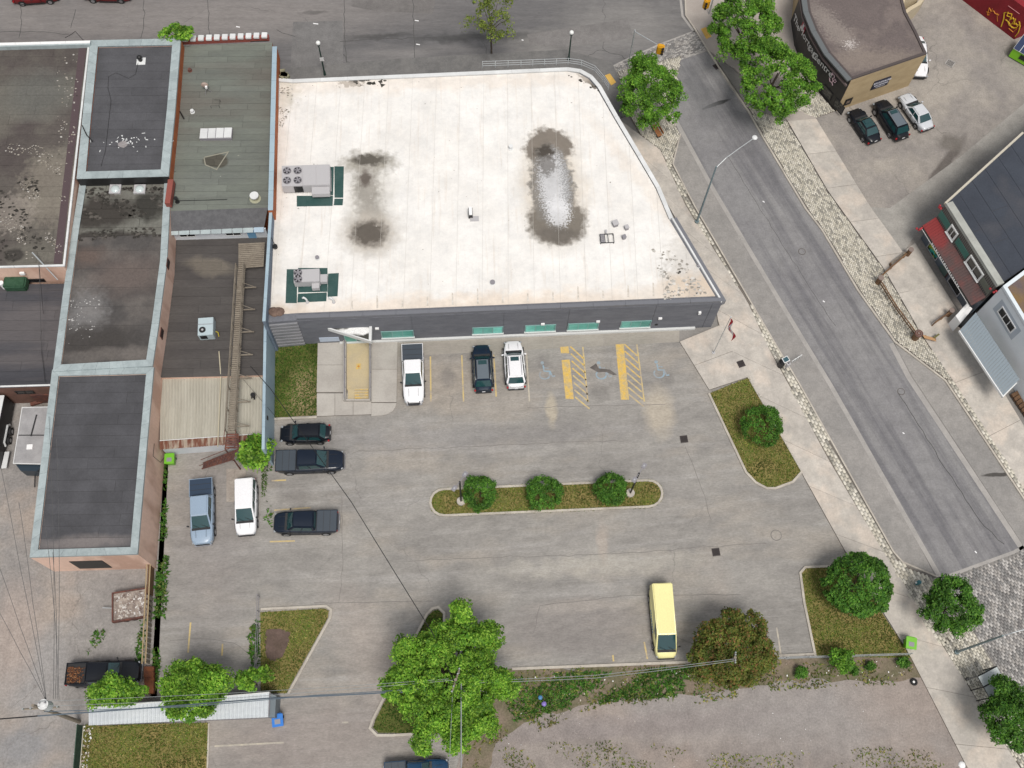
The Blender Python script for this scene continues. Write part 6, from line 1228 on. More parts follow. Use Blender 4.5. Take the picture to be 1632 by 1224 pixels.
def crown(ctr, rx, ry, rz, nclump, nleaf, leaf, lm, parent, seed, clump_r=.5, irregular=.18, shell=.55, lobes=None, up=.6):
    g = np.random.default_rng(seed); ph = g.uniform(0, 6.28, 8)
    d = g.normal(size=(nclump, 3)); zz = g.uniform(-.3, 1, nclump); d[:, 2] = 0; d /= np.linalg.norm(d, axis=1)[:, None]; d *= np.sqrt(1-zz*zz)[:, None]; d[:, 2] = zz
    az = np.arctan2(d[:, 1], d[:, 0]); wob = 1+irregular*(np.sin(3*az+ph[0])+.7*np.sin(5*az+ph[1])+.5*np.sin(8*az+ph[2]+3*d[:, 2]))/1.5
    rr = g.uniform(shell, 1, nclump)**.6*wob; cc = d*rr[:, None]*np.array([rx, ry, rz])
    if lobes:
        extra = [];
        for lx, ly, lr in lobes:
            k = max(8, int(nclump*lr*lr/(rx*ry)*1.1)); e = g.normal(size=(k, 3)); e /= np.linalg.norm(e, axis=1)[:, None]; e[:, 2] = np.abs(e[:, 2])-.2; extra.append(np.stack([lx+e[:, 0]*lr, ly+e[:, 1]*lr, e[:, 2]*rz*.55], 1))
        cc = np.concatenate([cc]+extra)
    K = len(cc); cr = clump_r*g.uniform(.6, 1.3, K); idx = g.integers(0, K, nleaf); v = g.normal(size=(nleaf, 3)); v /= np.linalg.norm(v, axis=1)[:, None]; v[:, 2] = np.where(g.random(nleaf) < .7, np.abs(v[:, 2]), v[:, 2])
    P = cc[idx]+v*(cr[idx]*g.uniform(.55, 1.05, nleaf))[:, None]*np.array([1, 1, .8])+np.array(tuple(ctr))
    nrm = v*.6+g.normal(size=(nleaf, 3))*.5; nrm[:, 2] += up; nrm /= np.linalg.norm(nrm, axis=1)[:, None]
    t = np.cross(nrm, g.normal(size=(nleaf, 3))); t /= np.linalg.norm(t, axis=1)[:, None]; b = np.cross(nrm, t); s = (leaf*g.uniform(.6, 1.3, nleaf))[:, None]
    V = np.stack([P-t*s*.55, P-b*s*.32+nrm*s*.06, P+t*s*.6, P+b*s*.32+nrm*s*.06], 1); F = np.arange(nleaf*4).reshape(-1, 4)
    keep = (V[:, :, 2].min(1) > .04); V = V[keep]; F = np.arange(len(V)*4).reshape(-1, 4)
    return fast('crown', V.reshape(-1, 3), F, lm, parent)
def tree(name, px, rpx, zc, rz, lm, label, nclump, nleaf, leaf=.22, clump_r=.5, trunk=.14, irregular=.16, cat='tree', seed=1, lobes=None, shell=.55, limbs=6, group=None):
    c = G(*px, zc); a = G(px[0]+rpx[0], px[1], zc); b = G(px[0], px[1]+rpx[1], zc); rx = (a-c).length-clump_r*.55; ry = (b-c).length-clump_r*.55
    base = (c.x, c.y, 0); root = empty(name, base, 0, label=label, cat=cat, group=group); zb = max(.3, zc-rz*.5)
    tm = MB(); bend = Vector((random.uniform(-.15,.15), random.uniform(-.15,.15), 0)); top = Vector((c.x, c.y, zc+rz*.35)); tm.tube([Vector(base), Vector((c.x, c.y, zb))+bend, top], trunk, 8, trunk*.35)
    for k in range(limbs):
        t = k*6.28/limbs+random.uniform(-.3,.3); e = Vector((c.x+math.cos(t)*rx*.7, c.y+math.sin(t)*ry*.7, zc+rz*random.uniform(-.1,.4))); s = Vector((c.x, c.y, zb*random.uniform(.7,1.05)))+bend*.7; m_ = s.lerp(e, .5)+Vector((0,0,rz*.12)); tm.tube([s, m_, e], trunk*.5, 6, trunk*.12)
    tm.build('trunk', M_bark, root, smooth=True)
    crown(c, rx, ry, rz, nclump, nleaf, leaf, lm, root, seed, clump_r, irregular, shell, lobes); return root
q = dict(cat='shrub', name='round_shrub')
def shrub(px, r, label, seed, lm=None, zc=1.1, rz=1.2, nleaf=5200, group=None, irr=.09): return tree(q['name'], px, r, zc, rz, lm or LM_dark, label, 150, nleaf, .15, .28, .08, irr, 'shrub', seed, shell=.8, limbs=0, group=group)
shrub((765,786), (28,29), 'round green shrub beside the west lamp of the centre island', 11); shrub((867,786), (30,28), 'middle round shrub of the centre island', 12); shrub((973,780), (27,26), 'round green shrub beside the east lamp of the centre island', 13)
shrub((1215,678), (33,33), 'dense round shrub on the kite shaped grass island beside the sidewalk', 14, zc=1.5, rz=1.5, nleaf=6500)
tree('round_tree', (1367,932), (54,51), 2.6, 2.2, LM_dark, 'largest neatly rounded tree, on the grass island at the foot of the sidewalk', 300, 15000, .2, .34, .14, .05, 'tree', 15, shell=.85)
tree('street_tree', (1514,966), (45,45), 3.2, 2.0, LM_dark, 'dark green street tree among the pavers beside the hydrant', 150, 12500, .19, .42, .12, .19, 'tree', 16, shell=.6)
tree('street_tree', (1612,1147), (46,52), 3.6, 2.2, LM_dark, 'street tree overhanging the glass bus shelter', 160, 14500, .19, .45, .12, .2, 'tree', 17, lobes=[(-.2,2.2,.9)])
tree('street_tree', (1036,147), (53,56), 4.6, 2.4, LM_mid, 'street tree at the curved corner of the white roof, over the orange bench', 190, 19000, .2, .5, .14, .12, 'tree', 18, shell=.55)
tree('street_tree', (1186,40), (58,54), 4.8, 2.6, LM_mid, 'northern of the two touching street trees beside the black sign front', 200, 20000, .21, .52, .15, .16, 'tree', 19, shell=.5)
tree('street_tree', (1236,126), (62,65), 4.8, 2.6, LM_mid, 'southern of the two touching street trees beside the black sign front', 210, 22000, .21, .52, .15, .16, 'tree', 20, shell=.5)
tree('thin_street_tree', (784,28), (44,46), 5.4, 1.9, LM_thin, 'sparse young street tree in thin leaf by the main street kerb', 46, 1900, .22, .55, .1, .3, 'tree', 21, shell=.2, limbs=11)
tree('street_tree', (281,54), (27,11), 6.4, 1.0, LM_bright, 'green tree top showing behind the ringed dark roof', 30, 1500, .28, .45, .1, .2, 'tree', 22)
tree('spreading_tree', (714,1082), (94,98), 6.0, 2.8, LM_bright, 'largest bright green spreading tree, over the teardrop island and wires', 420, 64000, .2, .52, .24, .13, 'tree', 23, lobes=[(1.2,4.2,.9),(1.2,5.2,.5),(-4.1,-.4,.8),(4.2,-.6,.9),(-1.8,-4.2,.9),(.6,-4.6,.8),(3.2,2.9,.9),(-3.2,2.4,.8),(2.6,-3.8,.8)], limbs=12, shell=.38)
tree('bronze_tree', (1166,1042), (66,60), 3.4, 2.6, LM_red, 'olive and bronze leaved tree beside the yellow van', 300, 30000, .2, .46, .16, .13, 'tree', 24, lobes=[(1.9,2.0,1.0),(-2.3,-.2,.9),(.2,2.5,.9)])
tree('spreading_tree', (313,1098), (60,54), 4.4, 2.2, LM_bright, 'round bright green tree hanging over the white corrugated shed roof', 200, 18000, .2, .5, .15, .16, 'tree', 25, shell=.4)
tree('young_tree', (182,1104), (50,26), 3.6, 1.3, LM_bright, 'low bright green tree beside the black pickup with leaves', 80, 6000, .21, .45, .1, .26, 'tree', 26, shell=.4)
tree('young_tree', (398,1085), (25,17), 2.8, 1.0, LM_bright, 'small bright green sapling between the round tree and the triangle lawn', 30, 1400, .26, .4, .07, .25, 'tree', 27, lobes=[(1.3,.5,.4)])
tree('young_tree', (405,722), (31,27), 2.6, 1.2, LM_bright, 'small bright green tree beside the steel stairs and the pale blue wall', 50, 2100, .3, .5, .08, .28, 'tree', 28, shell=.4)
tree('young_tree', (1340,1052), (20,20), 1.6, .9, LM_mid, 'light green bush growing through the wire fence', 34, 1500, .2, .35, .06, .25, 'shrub', 29)
for i, (x, y, r_, lb) in enumerate(((1276,1072,11,'dark green weed clump between the bronze tree and the light green bush'),(1358,1064,13,'dark green weed clump just right of the light green bush'),(1386,1061,8,'smallest dark green weed clump under the wire fence'),(1440,1057,11,'dark green weed clump beside the sidewalk end of the wire fence'))):
    tree('weed_clump', (x,y), (r_,r_*.9), .4, .45, LM_dark, lb, 22, 800, .16, .22, .03, .25, 'weeds', 30+i, limbs=3)
# ------------------------------------------------------------ lamps, poles and wires
M_dgreen = plain('dark_green_post', (.015,.045,.035), .4); M_globe = plain('frosted_globe', (.75,.76,.74), .2); M_pole = plain('blue_grey_pole', (.16,.215,.23), .45)
for px, lb in (((518,120),'dark green globe lamp post behind the northwest end of the white roof'),((906,97),'dark green globe lamp post behind the curved guard rail')):
    p = G(*px); r = empty('globe_lamp', p, label=lb, cat='street lamp', group='globe lamps along the main street'); h = 5.0 if px[0] < 600 else 4.4
    MB().cyl(p, .16, .6, 12, r2=.11).build('base', M_dgreen, r); MB().cyl(p+Vector((0,0,.6)), .085, h-1.0, 10, r2=.06).build('post', M_dgreen, r); g_ = MB().ball(p+Vector((0,0,h-.1)), .24, 14, 10).build('globe', M_globe, r, True); MB().cyl(p+Vector((0,0,h-.42)), .15, .14, 12).build('collar', M_dgreen, g_)
    if px[0] < 600: MB().box(p+Vector((.05,-.12,2.6)), (.42,.02,.5)).build('small_sign', M_white, r)
for base, knee, arm, lb in (((1110,355),(1146,252),(1199,222),'tall blue grey street light leaning arm over the diagonal street north of the flagpole'),((1523,1040),(1590,1015),(1650,998),'tall blue grey street light among the junction pavers by the bus shelter')):
    p = G(*base); h = 9.6 if base[0] < 1200 else 8.6; k = Vector((p.x, p.y, h)); e = G(*arm, h+.5); r = empty('street_light', p, label=lb, cat='street light')
    MB().cyl(p, .2, .35, 12).build('base', M_pole, r); MB().tube([p, k], .11, 10, .07).build('pole', M_pole, r); d = (e-k); MB().tube([k-Vector((0,0,.2)), k+d*.25+Vector((0,0,.25)), k+d*.6+Vector((0,0,.2)), e], .045, 8).build('arm', M_galv, r)
    hd = MB().ball(e+d.normalized()*.3, .26, 12, 8, sz=.4).build('lamp_head', M_coping_w, r, True); MB().ball(e+d.normalized()*.3-Vector((0,0,.1)), .22, 10, 6, sz=.4).build('lens', M_globe, hd, True)
for px, h, lb in (((735,800),6.0,'dark twin headed lot lamp at the west end of the centre island'),((1004,787),6.0,'dark twin headed lot lamp at the east end of the centre island')):
    p = G(*px); r = empty('lot_lamp', p, label=lb, cat='lamp post', group='twin headed lamps of the centre island')
    MB().cyl(p, .38, .35, 20).build('concrete_base', M_conc, r); MB().cyl(p+Vector((0,0,.3)), .08, h-.4, 8).build('post', M_black, r)
    for s in (1, -1): a_ = .9; e = p+Vector((math.cos(a_)*.55*s, math.sin(a_)*.55*s, h)); MB().tube([p+Vector((0,0,h-.15)), e], .035, 6).build('bracket', M_metald, r); hd = MB().box(e+Vector((math.cos(a_)*.2*s, math.sin(a_)*.2*s, .02)), (.5,.36,.12), a_).build('lamp_head', M_metald, r, bevel=.03); MB().box(e+Vector((math.cos(a_)*.2*s, math.sin(a_)*.2*s, .07)), (.14,.12,.04), a_).build('sensor', M_galv, hd)
# west utility pole with transformer
def util(base, top, h, label, arm_a, arms, tr=False):
    p = G(*base); t_ = G(*top, h); r = empty('utility_pole', p, label=label, cat='utility pole'); MB().tube([p, t_], .17, 10, .11).build('pole', M_wood, r)
    for dz, L_ in arms:
        c = p.lerp(t_, (h-dz)/h); v = Vector((math.cos(arm_a), math.sin(arm_a), 0)); MB().tube([c-v*L_, c+v*L_], .07, 4).build('crossarm', M_wood, r)
        for k in (-1, -.55, .55, 1): MB().cyl(c+v*L_*k*.95+Vector((0,0,.05)), .06, .22, 8).build('insulator', plain('grey_insulator', (.3,.33,.33), .3) if 'grey_insulator' not in bpy.data.materials else bpy.data.materials['grey_insulator'], r)
    if tr:
        c = p.lerp(t_, .84)+Vector((.55,.12,0)); MB().cyl(c, .36, 1.0, 16).build('transformer', plain('pale_transformer', (.48,.52,.53), .4), r); MB().cyl(c+Vector((0,0,1.0)), .38, .08, 16).build('transformer_lid', M_coping_w, r); MB().ball(c+Vector((0,0,1.05)), .3, 12, 6, sz=.5).build('transformer_dome', M_coping_w, r, True)
        for k in (-.2,.2): MB().cyl(c+Vector((k,.1,1.05)), .05, .3, 8).build('bushing', M_metald, r)
    return t_, r
tW, pw = util((126,1150), (52,1124), 9.6, 'wooden utility pole with a white topped transformer in the back yard', .0, [(1.6,1.3)], True)
tC, pc = util((733,1118), (726,1083), 9.0, 'utility pole rising through the largest bright tree', 1.2, [(.3,.9),(.9,.7)])
tE, pe = util((1150,1062), (1172,1048), 7.0, 'short grey pole inside the bronze leaved tree', 1.4, [(.2,.4)])
def wire(name, pts, label, r=.016, sag=.3, mt=None, cat='wire', n=8):
    """pts: photo position and height of the ends"""
    P = [Vector(G(*q)) if isinstance(q, tuple) else Vector(q) for q in pts]; out = []
    for a, b in zip(P, P[1:]):
        for i in range(n): t = i/n; w = a.lerp(b, t); w.z -= sag*4*t*(1-t); out.append(w)
    out.append(P[-1]); return MB().tube(out, r, 5).build(name, mt or M_black, None, label=label, cat=cat, smooth=True)
M_cable = plain('grey_blue_cable', (.10,.13,.16), .5); M_wire = plain('dull_wire', (.10,.10,.10), .6); M_wirel = plain('pale_wire', (.25,.27,.27), .5)
wire('overhead_cable', [(60,1141,7.6),(436,1112,7.0),(610,1104,7.0),(726,1098,7.2)], 'thick grey blue overhead cable from the west pole across the shed roof', .055, .25, M_cable)
wire('overhead_cable', [(-60,1150,7.6),(60,1141,7.6)], 'thick black overhead cable leaving the west pole past the yard edge', .05, .1)
wire('overhead_wire', [(70,1134,8.0),(300,1126,7.5),(500,1108,7.4),(722,1094,7.6)], 'black overhead wire just above the thick cable', .03, .2, M_cable)
wire('overhead_wire', [(60,1126,9.2),(380,1112,8.6),(722,1084,8.8)], 'upper pale overhead wire from the west pole to the tree pole', .018, .25, M_wirel)
wire('overhead_wire', [(56,1118,9.3),(380,1104,8.7),(715,1082,8.9)], 'topmost thin pale overhead wire over the round bright tree', .016, .25, M_wirel)
for i, (dy, lb) in enumerate(((0,'grey overhead wire from the tree pole to the bronze tree, upper strand'),(3,'grey overhead wire from the tree pole to the bronze tree, lower strand'))):
    wire('overhead_wire', [(728,1086+dy,7.6),(950,1076+dy*1.5,7.0),(1172,1050+dy,6.9)], lb, .022, .3, M_wirel)
wire('overhead_cable', [(735,1085,8.2),(735,1260,8.0)], 'pale double cable running south from the tree pole', .05, .05, M_wirel); wire('overhead_wire', [(722,1088,8.2),(714,1260,8.0)], 'thin pale wire running south from the tree pole beside the double cable', .02, .05, M_wirel)
wire('service_wire', [(399,583,4.4),(430,618,4.8),(560,800,6.4),(690,1010,8.0),(722,1084,8.7)], 'black service wire slanting across the lot from the pale blue wall', .032, .12)
wire('service_wire', [(388,605,3.2),(436,660,3.4),(442,668,3.5)], 'short thin wire beside the start of the slanting service wire', .016, .05)
for i, (x0, y0, z0, lb) in enumerate(((78,664,5.4,'service wire from the long building coping, first of the bundle'),(84,880,7.0,'service wire crossing the south end of the long building'),(90,700,6.5,'wire of the bundle running nearest the roof centre'),(70,820,7.4,'wire of the bundle running nearest the roof edge'))):
    wire('yard_wire', [(85+i*3,1114,8.8),((85+i*3+x0)/2+4,(1114+y0)/2,(8.8+z0)/2),(x0,y0,z0)], lb, .018, .12, M_wire)
for x0, y0, z0, lb in ((-10,690,7.5,'long yard wire fanning northwest, ending highest at the west edge'),(-10,880,8.0,'long yard wire fanning northwest to the middle of the west edge'),(-10,960,8.2,'yard wire fanning northwest, ending lowest at the west edge'),(30,800,8.0,'yard wire fanning north beside the trailers')):
    wire('yard_wire', [(74,1118,8.8),((74+x0)/2,(1118+y0)/2,8.4),(x0,y0,z0)], lb, .018, .12, M_wire)
wire('roof_wire', [(69,500,3.9),(62,420,6.4),(66,560,3.9),(72,610,3.9)], 'black wire lying down the blue black annex roof', .02, .05)
wire('street_wire', [(133,64,6.6),(120,50,5.2),(104,60,6.7)], 'short wires at the north parapet of the brown roof', .03, .05)
# ------------------------------------------------------------ signs, signal, flag
p = G(1137,562,.12); r = empty('flagpole', p, label='thin flagpole with a red and white flag on the corner plaza', cat='flagpole'); tp_ = Vector((p.x, p.y, 7.6))
MB().cyl(p, .16, .06, 16).build('base_plate', M_metalg, r); MB().tube([p, tp_], .045, 8, .03).build('pole', M_galv, r); MB().ball(tp_, .08, 8, 6).build('finial', M_coping_w, r)
fv = []; fd = Vector((.10,-.99,0)).normalized(); ncol, nrow = 12, 8; W_, D_ = 1.75, .95
def fp(i, j, o=0): u, v = i/ncol, j/nrow; return tp_+Vector((0,0,-.2-v*D_-u*u*.35))+fd*(W_*u*.95)+Vector((.16,.0,0))*math.sin(u*8+v*2)+Vector((0,0,o))
for a, c, nm, mm in ((0,3,'red_bar',plain('flag_red',(.55,.012,.03),.7)),(3,9,'white_field',plain('flag_white',(.78,.76,.76),.7)),(9,12,'red_bar',bpy.data.materials['flag_red'] if 'flag_red' in bpy.data.materials else None)):
    mb = MB(); w = c-a+1; mb.add([fp(i,j) for j in range(nrow+1) for i in range(a, c+1)], [(j*w+i, j*w+i+1, (j+1)*w+i+1, (j+1)*w+i) for j in range(nrow) for i in range(w-1)]); mb.build(nm, mm or bpy.data.materials['flag_red'], r, smooth=True)
lf = []; cu_, cv_ = 6, 4
for k in range(22): t = k*math.pi/11; rad = (1.9 if k % 2 else .95)*(1.0 if k not in (16,17) else .4); lf.append((cu_+math.cos(t)*rad, cv_+math.sin(t)*rad))
side = fd.cross(Vector((0,0,1))).normalized()
for s in (-1, 1): MB().add([fp(i,j)+side*.02*s for i, j in lf]+[fp(cu_,cv_)+side*.03*s], [(k, (k+1) % 22, 22) for k in range(22)]).build('maple_leaf', bpy.data.materials['flag_red'], r)
# traffic signal with mast arm
p = G(1001,106,.1); r = empty('traffic_signal', p, label='traffic signal on a mast arm over the paver crossing near the curved corner', cat='traffic light'); tpp = Vector((p.x, p.y, 5.6)); e = G(1053,74,5.6)
k0 = G(1003,92,5.6); MB().tube([p, tpp], .10, 8, .08).build('pole', M_galv, r); MB().tube([tpp-Vector((0,0,.2)), e], .05, 8).build('mast_arm', M_galv, r)
M_sig = plain('signal_yellow', (.60,.30,.01), .5); u_ = (e-tpp).normalized(); MB().box(e+Vector((0,-.1,-.3)), (.75,.5,1.2), -.3).build('signal_head', M_sig, r, bevel=.1)
for i in range(3): MB().cyl(e+Vector((.15,-.38,.1-i*.38)), .13, .12, 10, Vector((.2,-.97,0))).build('visor', M_black, r)
p = G(1130,22,.1); r = empty('traffic_signal', p, label='yellow signal head at the north edge beside the touching street trees', cat='traffic light'); MB().cyl(p, .08, 4.6, 8).build('pole', M_galv, r)
c_ = G(1126,6,4.2); MB().box(c_, (.65,.5,1.2), .3).build('signal_head', M_sig, r, bevel=.1); MB().tube([c_, Vector((p.x,p.y,4.2))], .04, 6).build('bracket', M_galv, r)
for i in range(3): MB().cyl(c_+Vector((-.1,-.3,.35-i*.36)), .12, .1, 10, Vector((-.2,-.97,0))).build('visor', M_black, r)
M_tact = mat('yellow_tactile', (.66,.42,.11), (.58,.36,.09), s=1.5, fine=.12)
for pts, lb in (([(964,120),(972,117),(982,131),(974,136)],'yellow tactile plate at the corner beside the curved guard rail'),([(1117,46),(1125,43),(1134,58),(1126,62)],'yellow tactile plate under the edge of the northern touching tree')):
    o = MB(); P = [Vector(v) for v in L(pts, .125)]; o.prism(P, .1, .125)
    for i in range(4):
        for j in range(7): c = P[0].lerp(P[1], (i+.5)/4).lerp(P[3].lerp(P[2], (i+.5)/4), (j+.5)/7); o.cyl((c.x, c.y, .12), .05, .015, 6)
    o.build('tactile_plate', M_tact, None, label=lb, cat='tactile paving')
# solar topped bin / parking meter group
p = G(1243,583,.12); r = empty('black_bin', p, label='black litter bin on the narrow paver edging beside the solar pay station', cat='bin'); MB().cyl(p, .28, .95, 12, r2=.33).build('body', M_black, r); MB().cyl(p+Vector((0,0,.95)), .3, .12, 12, r2=.2).build('lid', M_black, r)
p = G(1250,590,.12); r = empty('pay_station', p, label='solar panelled pay station beside the black litter bin', cat='pay station'); MB().cyl(p, .05, 1.9, 8).build('post', M_metald, r); t_ = G(1252.5,573,2.2)
MB().tube([p+Vector((0,0,1.6)), t_-Vector((0,0,.05))], .04, 6).build('arm', M_metald, r)
mb = MB(); mb.box(t_, (.62,.52,.05), .45, .15); mb.build('panel_frame', M_coping_w, r); MB().box(t_+Vector((0,0,.03)), (.50,.40,.03), .45, .15).build('solar_panel', plain('solar_cells', (.04,.09,.11), .2), r); MB().box(p+Vector((0,0,1.2)), (.35,.25,.6), .45).build('cabinet', M_metalg, r)
p = G(1258,581,.12); q_ = empty('bike_rack', p, label='pale looped bike rack leaning over the kerb beside the solar pay station', cat='bike rack')
for dx in (0,.35,.7): MB().tube([p+Vector((dx*.9,dx*.5,0)), p+Vector((dx*.9+.05,dx*.5,.75)), p+Vector((dx*.9+.45,dx*.5+.25,.8)), p+Vector((dx*.9+.5,dx*.5+.25,0))], .03, 6).build('loop', M_coping_w, q_)
# bench, hydrant, bins
p = G(1046,212,.12); r = empty('street_bench', p, label='orange brown plank bench under the tree at the curved corner', cat='bench'); a_ = math.atan2(*(G(1052,222)-G(1041,203)).xy.yx)
for i in range(4): v = Vector((-math.sin(a_), math.cos(a_))); MB().box((p.x+v.x*(i*.13-.2), p.y+v.y*(i*.13-.2), .57), (1.5,.11,.05), a_).build('slat', mat('orange_slat', (.36,.16,.07), fine=.15) if i == 0 else bpy.data.materials['orange_slat'], r)
for s in (-.55, .55): MB().box((p.x+math.cos(a_)*s, p.y+math.sin(a_)*s, .33), (.08,.45,.42), a_).build('leg', M_black, r)
MB().box((p.x-math.sin(a_)*.33, p.y+math.cos(a_)*.33, .85), (1.5,.05,.3), a_).build('backrest', bpy.data.materials['orange_slat'], r)
p = G(1461,930,.12); r = empty('fire_hydrant', p, label='small teal hydrant among the pavers west of the dark street tree', cat='hydrant'); M_teal = plain('teal_paint', (.04,.17,.20), .5)
MB().cyl(p, .17, .55, 12).build('barrel', M_teal, r); MB().ball(p+Vector((0,0,.6)), .19, 12, 8, sz=.8).build('bonnet', M_teal, r, True)
for s in (-1, 1): MB().cyl(p+Vector((s*.1,0,.4)), .08, s*.18, 8, 'X').build('nozzle', M_coping_w, r)
def wheelie(px, ang, label, mt, name='wheelie_bin', s=1.0, z=.12):
    p = G(*px, z); r = empty(name, p, label=label, cat='bin'); c, sn = math.cos(ang), math.sin(ang)
    def loc(x, y, zz): return Vector((p.x+c*x-sn*y, p.y+sn*x+c*y, z+zz))
    m_ = MB(); w0, w1 = .27*s, .36*s; vs = [loc(x*w0, y*w0, .08) for x, y in ((-1,-1),(1,-1),(1,1),(-1,1))]+[loc(x*w1, y*w1*1.1, 1.0) for x, y in ((-1,-1),(1,-1),(1,1),(-1,1))]; m_.add(vs, [(0,1,5,4),(1,2,6,5),(2,3,7,6),(3,0,4,7),(3,2,1,0),(4,5,6,7)]); m_.build('body', mt, r, bevel=.02)
    MB().box(loc(0,0,1.05), (w1*2.15,w1*2.35,.07), ang, .06).build('lid', mt, r, bevel=.02); MB().box(loc(0,w1*1.25,1.0), (w1*1.6,.06,.06), ang).build('handle', mt, r)
    for sx in (-1, 1): MB().cyl(loc(sx*w0, w0, .1), .1, .06, 10, 'X').build('wheel', M_tyre, r)
    MB().box(loc(0,-.1,1.092), (w1*1.1,w1*.9,.012), ang, .06).build('lid_panel', M_metald, r)
M_limeb = plain('bright_lime_plastic', (.15,.44,.02), .45); M_blueb = plain('bright_blue_plastic', (.01,.16,.55), .4)
wheelie((1445,1028), -.25, 'lime green bin standing where the lawn meets the lower sidewalk', M_limeb, s=1.15); wheelie((275,737), 0, 'lime green bin against the pink wall beside the white shed wall', M_limeb, s=1.1, z=0); wheelie((446,1150), .1, 'bright blue bin beside the east end of the white shed roof', M_blueb, s=1.15, z=0)
# bus shelter
r = empty('bus_shelter', G(1585,1090,.12), label='glass roofed bus shelter half under the lowest street tree', cat='bus shelter'); zs_ = 2.5; sh = [Vector(v) for v in L([(1558,1078),(1588,1062),(1624,1098),(1577,1112)], zs_)]; sh[2] = sh[1]+(sh[3]-sh[0])
M_clear = plain('frosted_panel', (.50,.54,.54), .25)
for i in range(2): a, c = i/2+.02, (i+1)/2-.02; MB().prism([sh[0].lerp(sh[3], a), sh[1].lerp(sh[2], a), sh[1].lerp(sh[2], c), sh[0].lerp(sh[3], c)], zs_, zs_+.05, True).build('roof_pane', M_clear, r)
for i in range(3): a, c = sh[0].lerp(sh[3], i/2), sh[1].lerp(sh[2], i/2); MB().tube([Vector((*a, zs_+.06)), Vector((*c, zs_+.06))], .05, 4).build('roof_bar', M_black, r)
for a, c in ((sh[0], sh[3]), (sh[1], sh[2])): MB().tube([Vector((*a, zs_)), Vector((*c, zs_))], .04, 4).build('edge_bar', M_black, r)
for v in (*sh, sh[0].lerp(sh[3], .5)): MB().box((v.x, v.y, zs_/2), (.08,.08,zs_)).build('post', M_black, r)
for a, c in ((sh[1], sh[2]),): MB().prism([a, c, c+Vector((.03,0)), a+Vector((.03,0))], .3, zs_-.2, True).build('side_pane', plain('clear_side_pane', (.3,.34,.34), .15), r)
e = G(1541,1082,zs_); MB().tube([Vector((*sh[0], zs_+.06)), Vector((e.x, e.y, zs_))], .05, 5).build('sign_arm', M_black, r); MB().ball(e, .14, 10, 6).build('sign_ball', M_black, r)
# wire fence along the south lawn
r = empty('wire_fence', G(1320,1046), label='low galvanised wire fence along the south edge of the lawns', cat='fence'); P = [G(x, y) for x, y in ((1192,1053),(1250,1050),(1320,1048),(1380,1046),(1447,1044))]
for q_ in resample(P, 2.4): MB().cyl(q_, .035, 1.15, 6).build('post', M_galv, r)
for h in (.15, .6, 1.1): MB().tube([q_+Vector((0,0,h)) for q_ in P], .022, 5).build('rail', M_galv, r)
r = empty('wire_fence', G(413,1030), label='short wire fence at the west side of the triangle lawn', cat='fence'); P = [G(x, y) for x, y in ((414,952),(413,1000),(410,1078))]
for q_ in resample(P, 1.6): MB().cyl(q_, .035, 1.2, 6).build('post', M_metald, r)
for h in (.5, 1.15): MB().tube([q_+Vector((0,0,h)) for q_ in P], .022, 5).build('rail', M_metald, r)
r = empty('green_fence', G(122,1190), label='dark green mesh fence panel beside the yard lawn', cat='fence'); a_, b_ = L([(129,1157),(117,1290)]), None; M_mesh = mat('green_mesh', (.035,.075,.055), (.06,.10,.07), s=3, fine=.3)
MB().wall(L([(133,1157),(121,1300)]), .05, 0, 1.5).build('mesh', M_mesh, r)
for q_ in resample([G(133,1157), G(121,1300)], 2): MB().cyl(q_, .04, 1.6, 6).build('post', M_galv, r)
MB().tube([G(133,1157,1.55), G(121,1300,1.55)], .035, 5).build('rail', plain('cream_rail', (.45,.42,.32), .5), r)
# brown plank fence and rust gate
r = empty('plank_fence', G(240,980), label='narrow brown double rail fence between the yard and the lot', cat='fence'); fa, fb = [Vector(v) for v in L([(246,890),(238,1062)])]
n = 42
for i in range(n):
    if i < 15 or i % 2 == 0: p = fa.lerp(fb, (i+.5)/n); MB().box((p.x, p.y, .75), (.10,.24,1.5), .05).build('board', M_wood_b if i < 15 else M_wood, r)
for dx in (-.14, .14): MB().tube([Vector((fa.x+dx, fa.y, 1.55)), Vector((fb.x+dx, fb.y, 1.55))], .05, 4).build('rail', mat('tan_rail', (.42,.32,.19), fine=.15) if dx < 0 else bpy.data.materials['tan_rail'], r)
r = empty('rusty_gate', G(236,1085), label='rust brown corrugated sheet stack at the end of the plank fence', cat='sheet metal')
for i in range(5): P = L([(229+i*.5,1062+i*8.5),(245,1062+i*8.5),(244,1071+i*8.5),(229,1071+i*8.5)], .6); MB().prism(P, .05, .55+.05*(i % 2), True).build('sheet', mat('rust_sheet', (.20,.07,.03), (.13,.05,.03), s=2, fine=.2) if i == 0 else bpy.data.materials['rust_sheet'], r)
# gravel filled tray
r = empty('rubble_trailer', G(208,965), label='flat rusty trailer tray filled with pale rubble beside the plank fence', cat='trailer'); TT = [Vector(v) for v in L([(180,946),(233,938),(234,981),(180,990)], .9)]
MB().prism(TT, .4, .75, True).build('bed', mat('rubble_bed', (.36,.31,.27), (.20,.16,.14), s=1.2, fine=.35, fs=5, bump=.6), r); MB().wall(TT, .09, .4, .95, True).build('side_rail', M_rust, r); q_ = (TT[0]+TT[3])/2; MB().tube([Vector((q_.x, q_.y, .5)), Vector((q_.x-1.0, q_.y+.1, .5))], .05, 6).build('drawbar', M_galv, r)
sc = MB()
for _ in range(150): a, c = random.random()*.9+.05, random.random()*.9+.05; p = TT[0].lerp(TT[1], a).lerp(TT[3].lerp(TT[2], a), c); s = random.uniform(.03,.12); sc.box((p.x, p.y, .77), (s*2, s, s), random.uniform(0,6), .3)
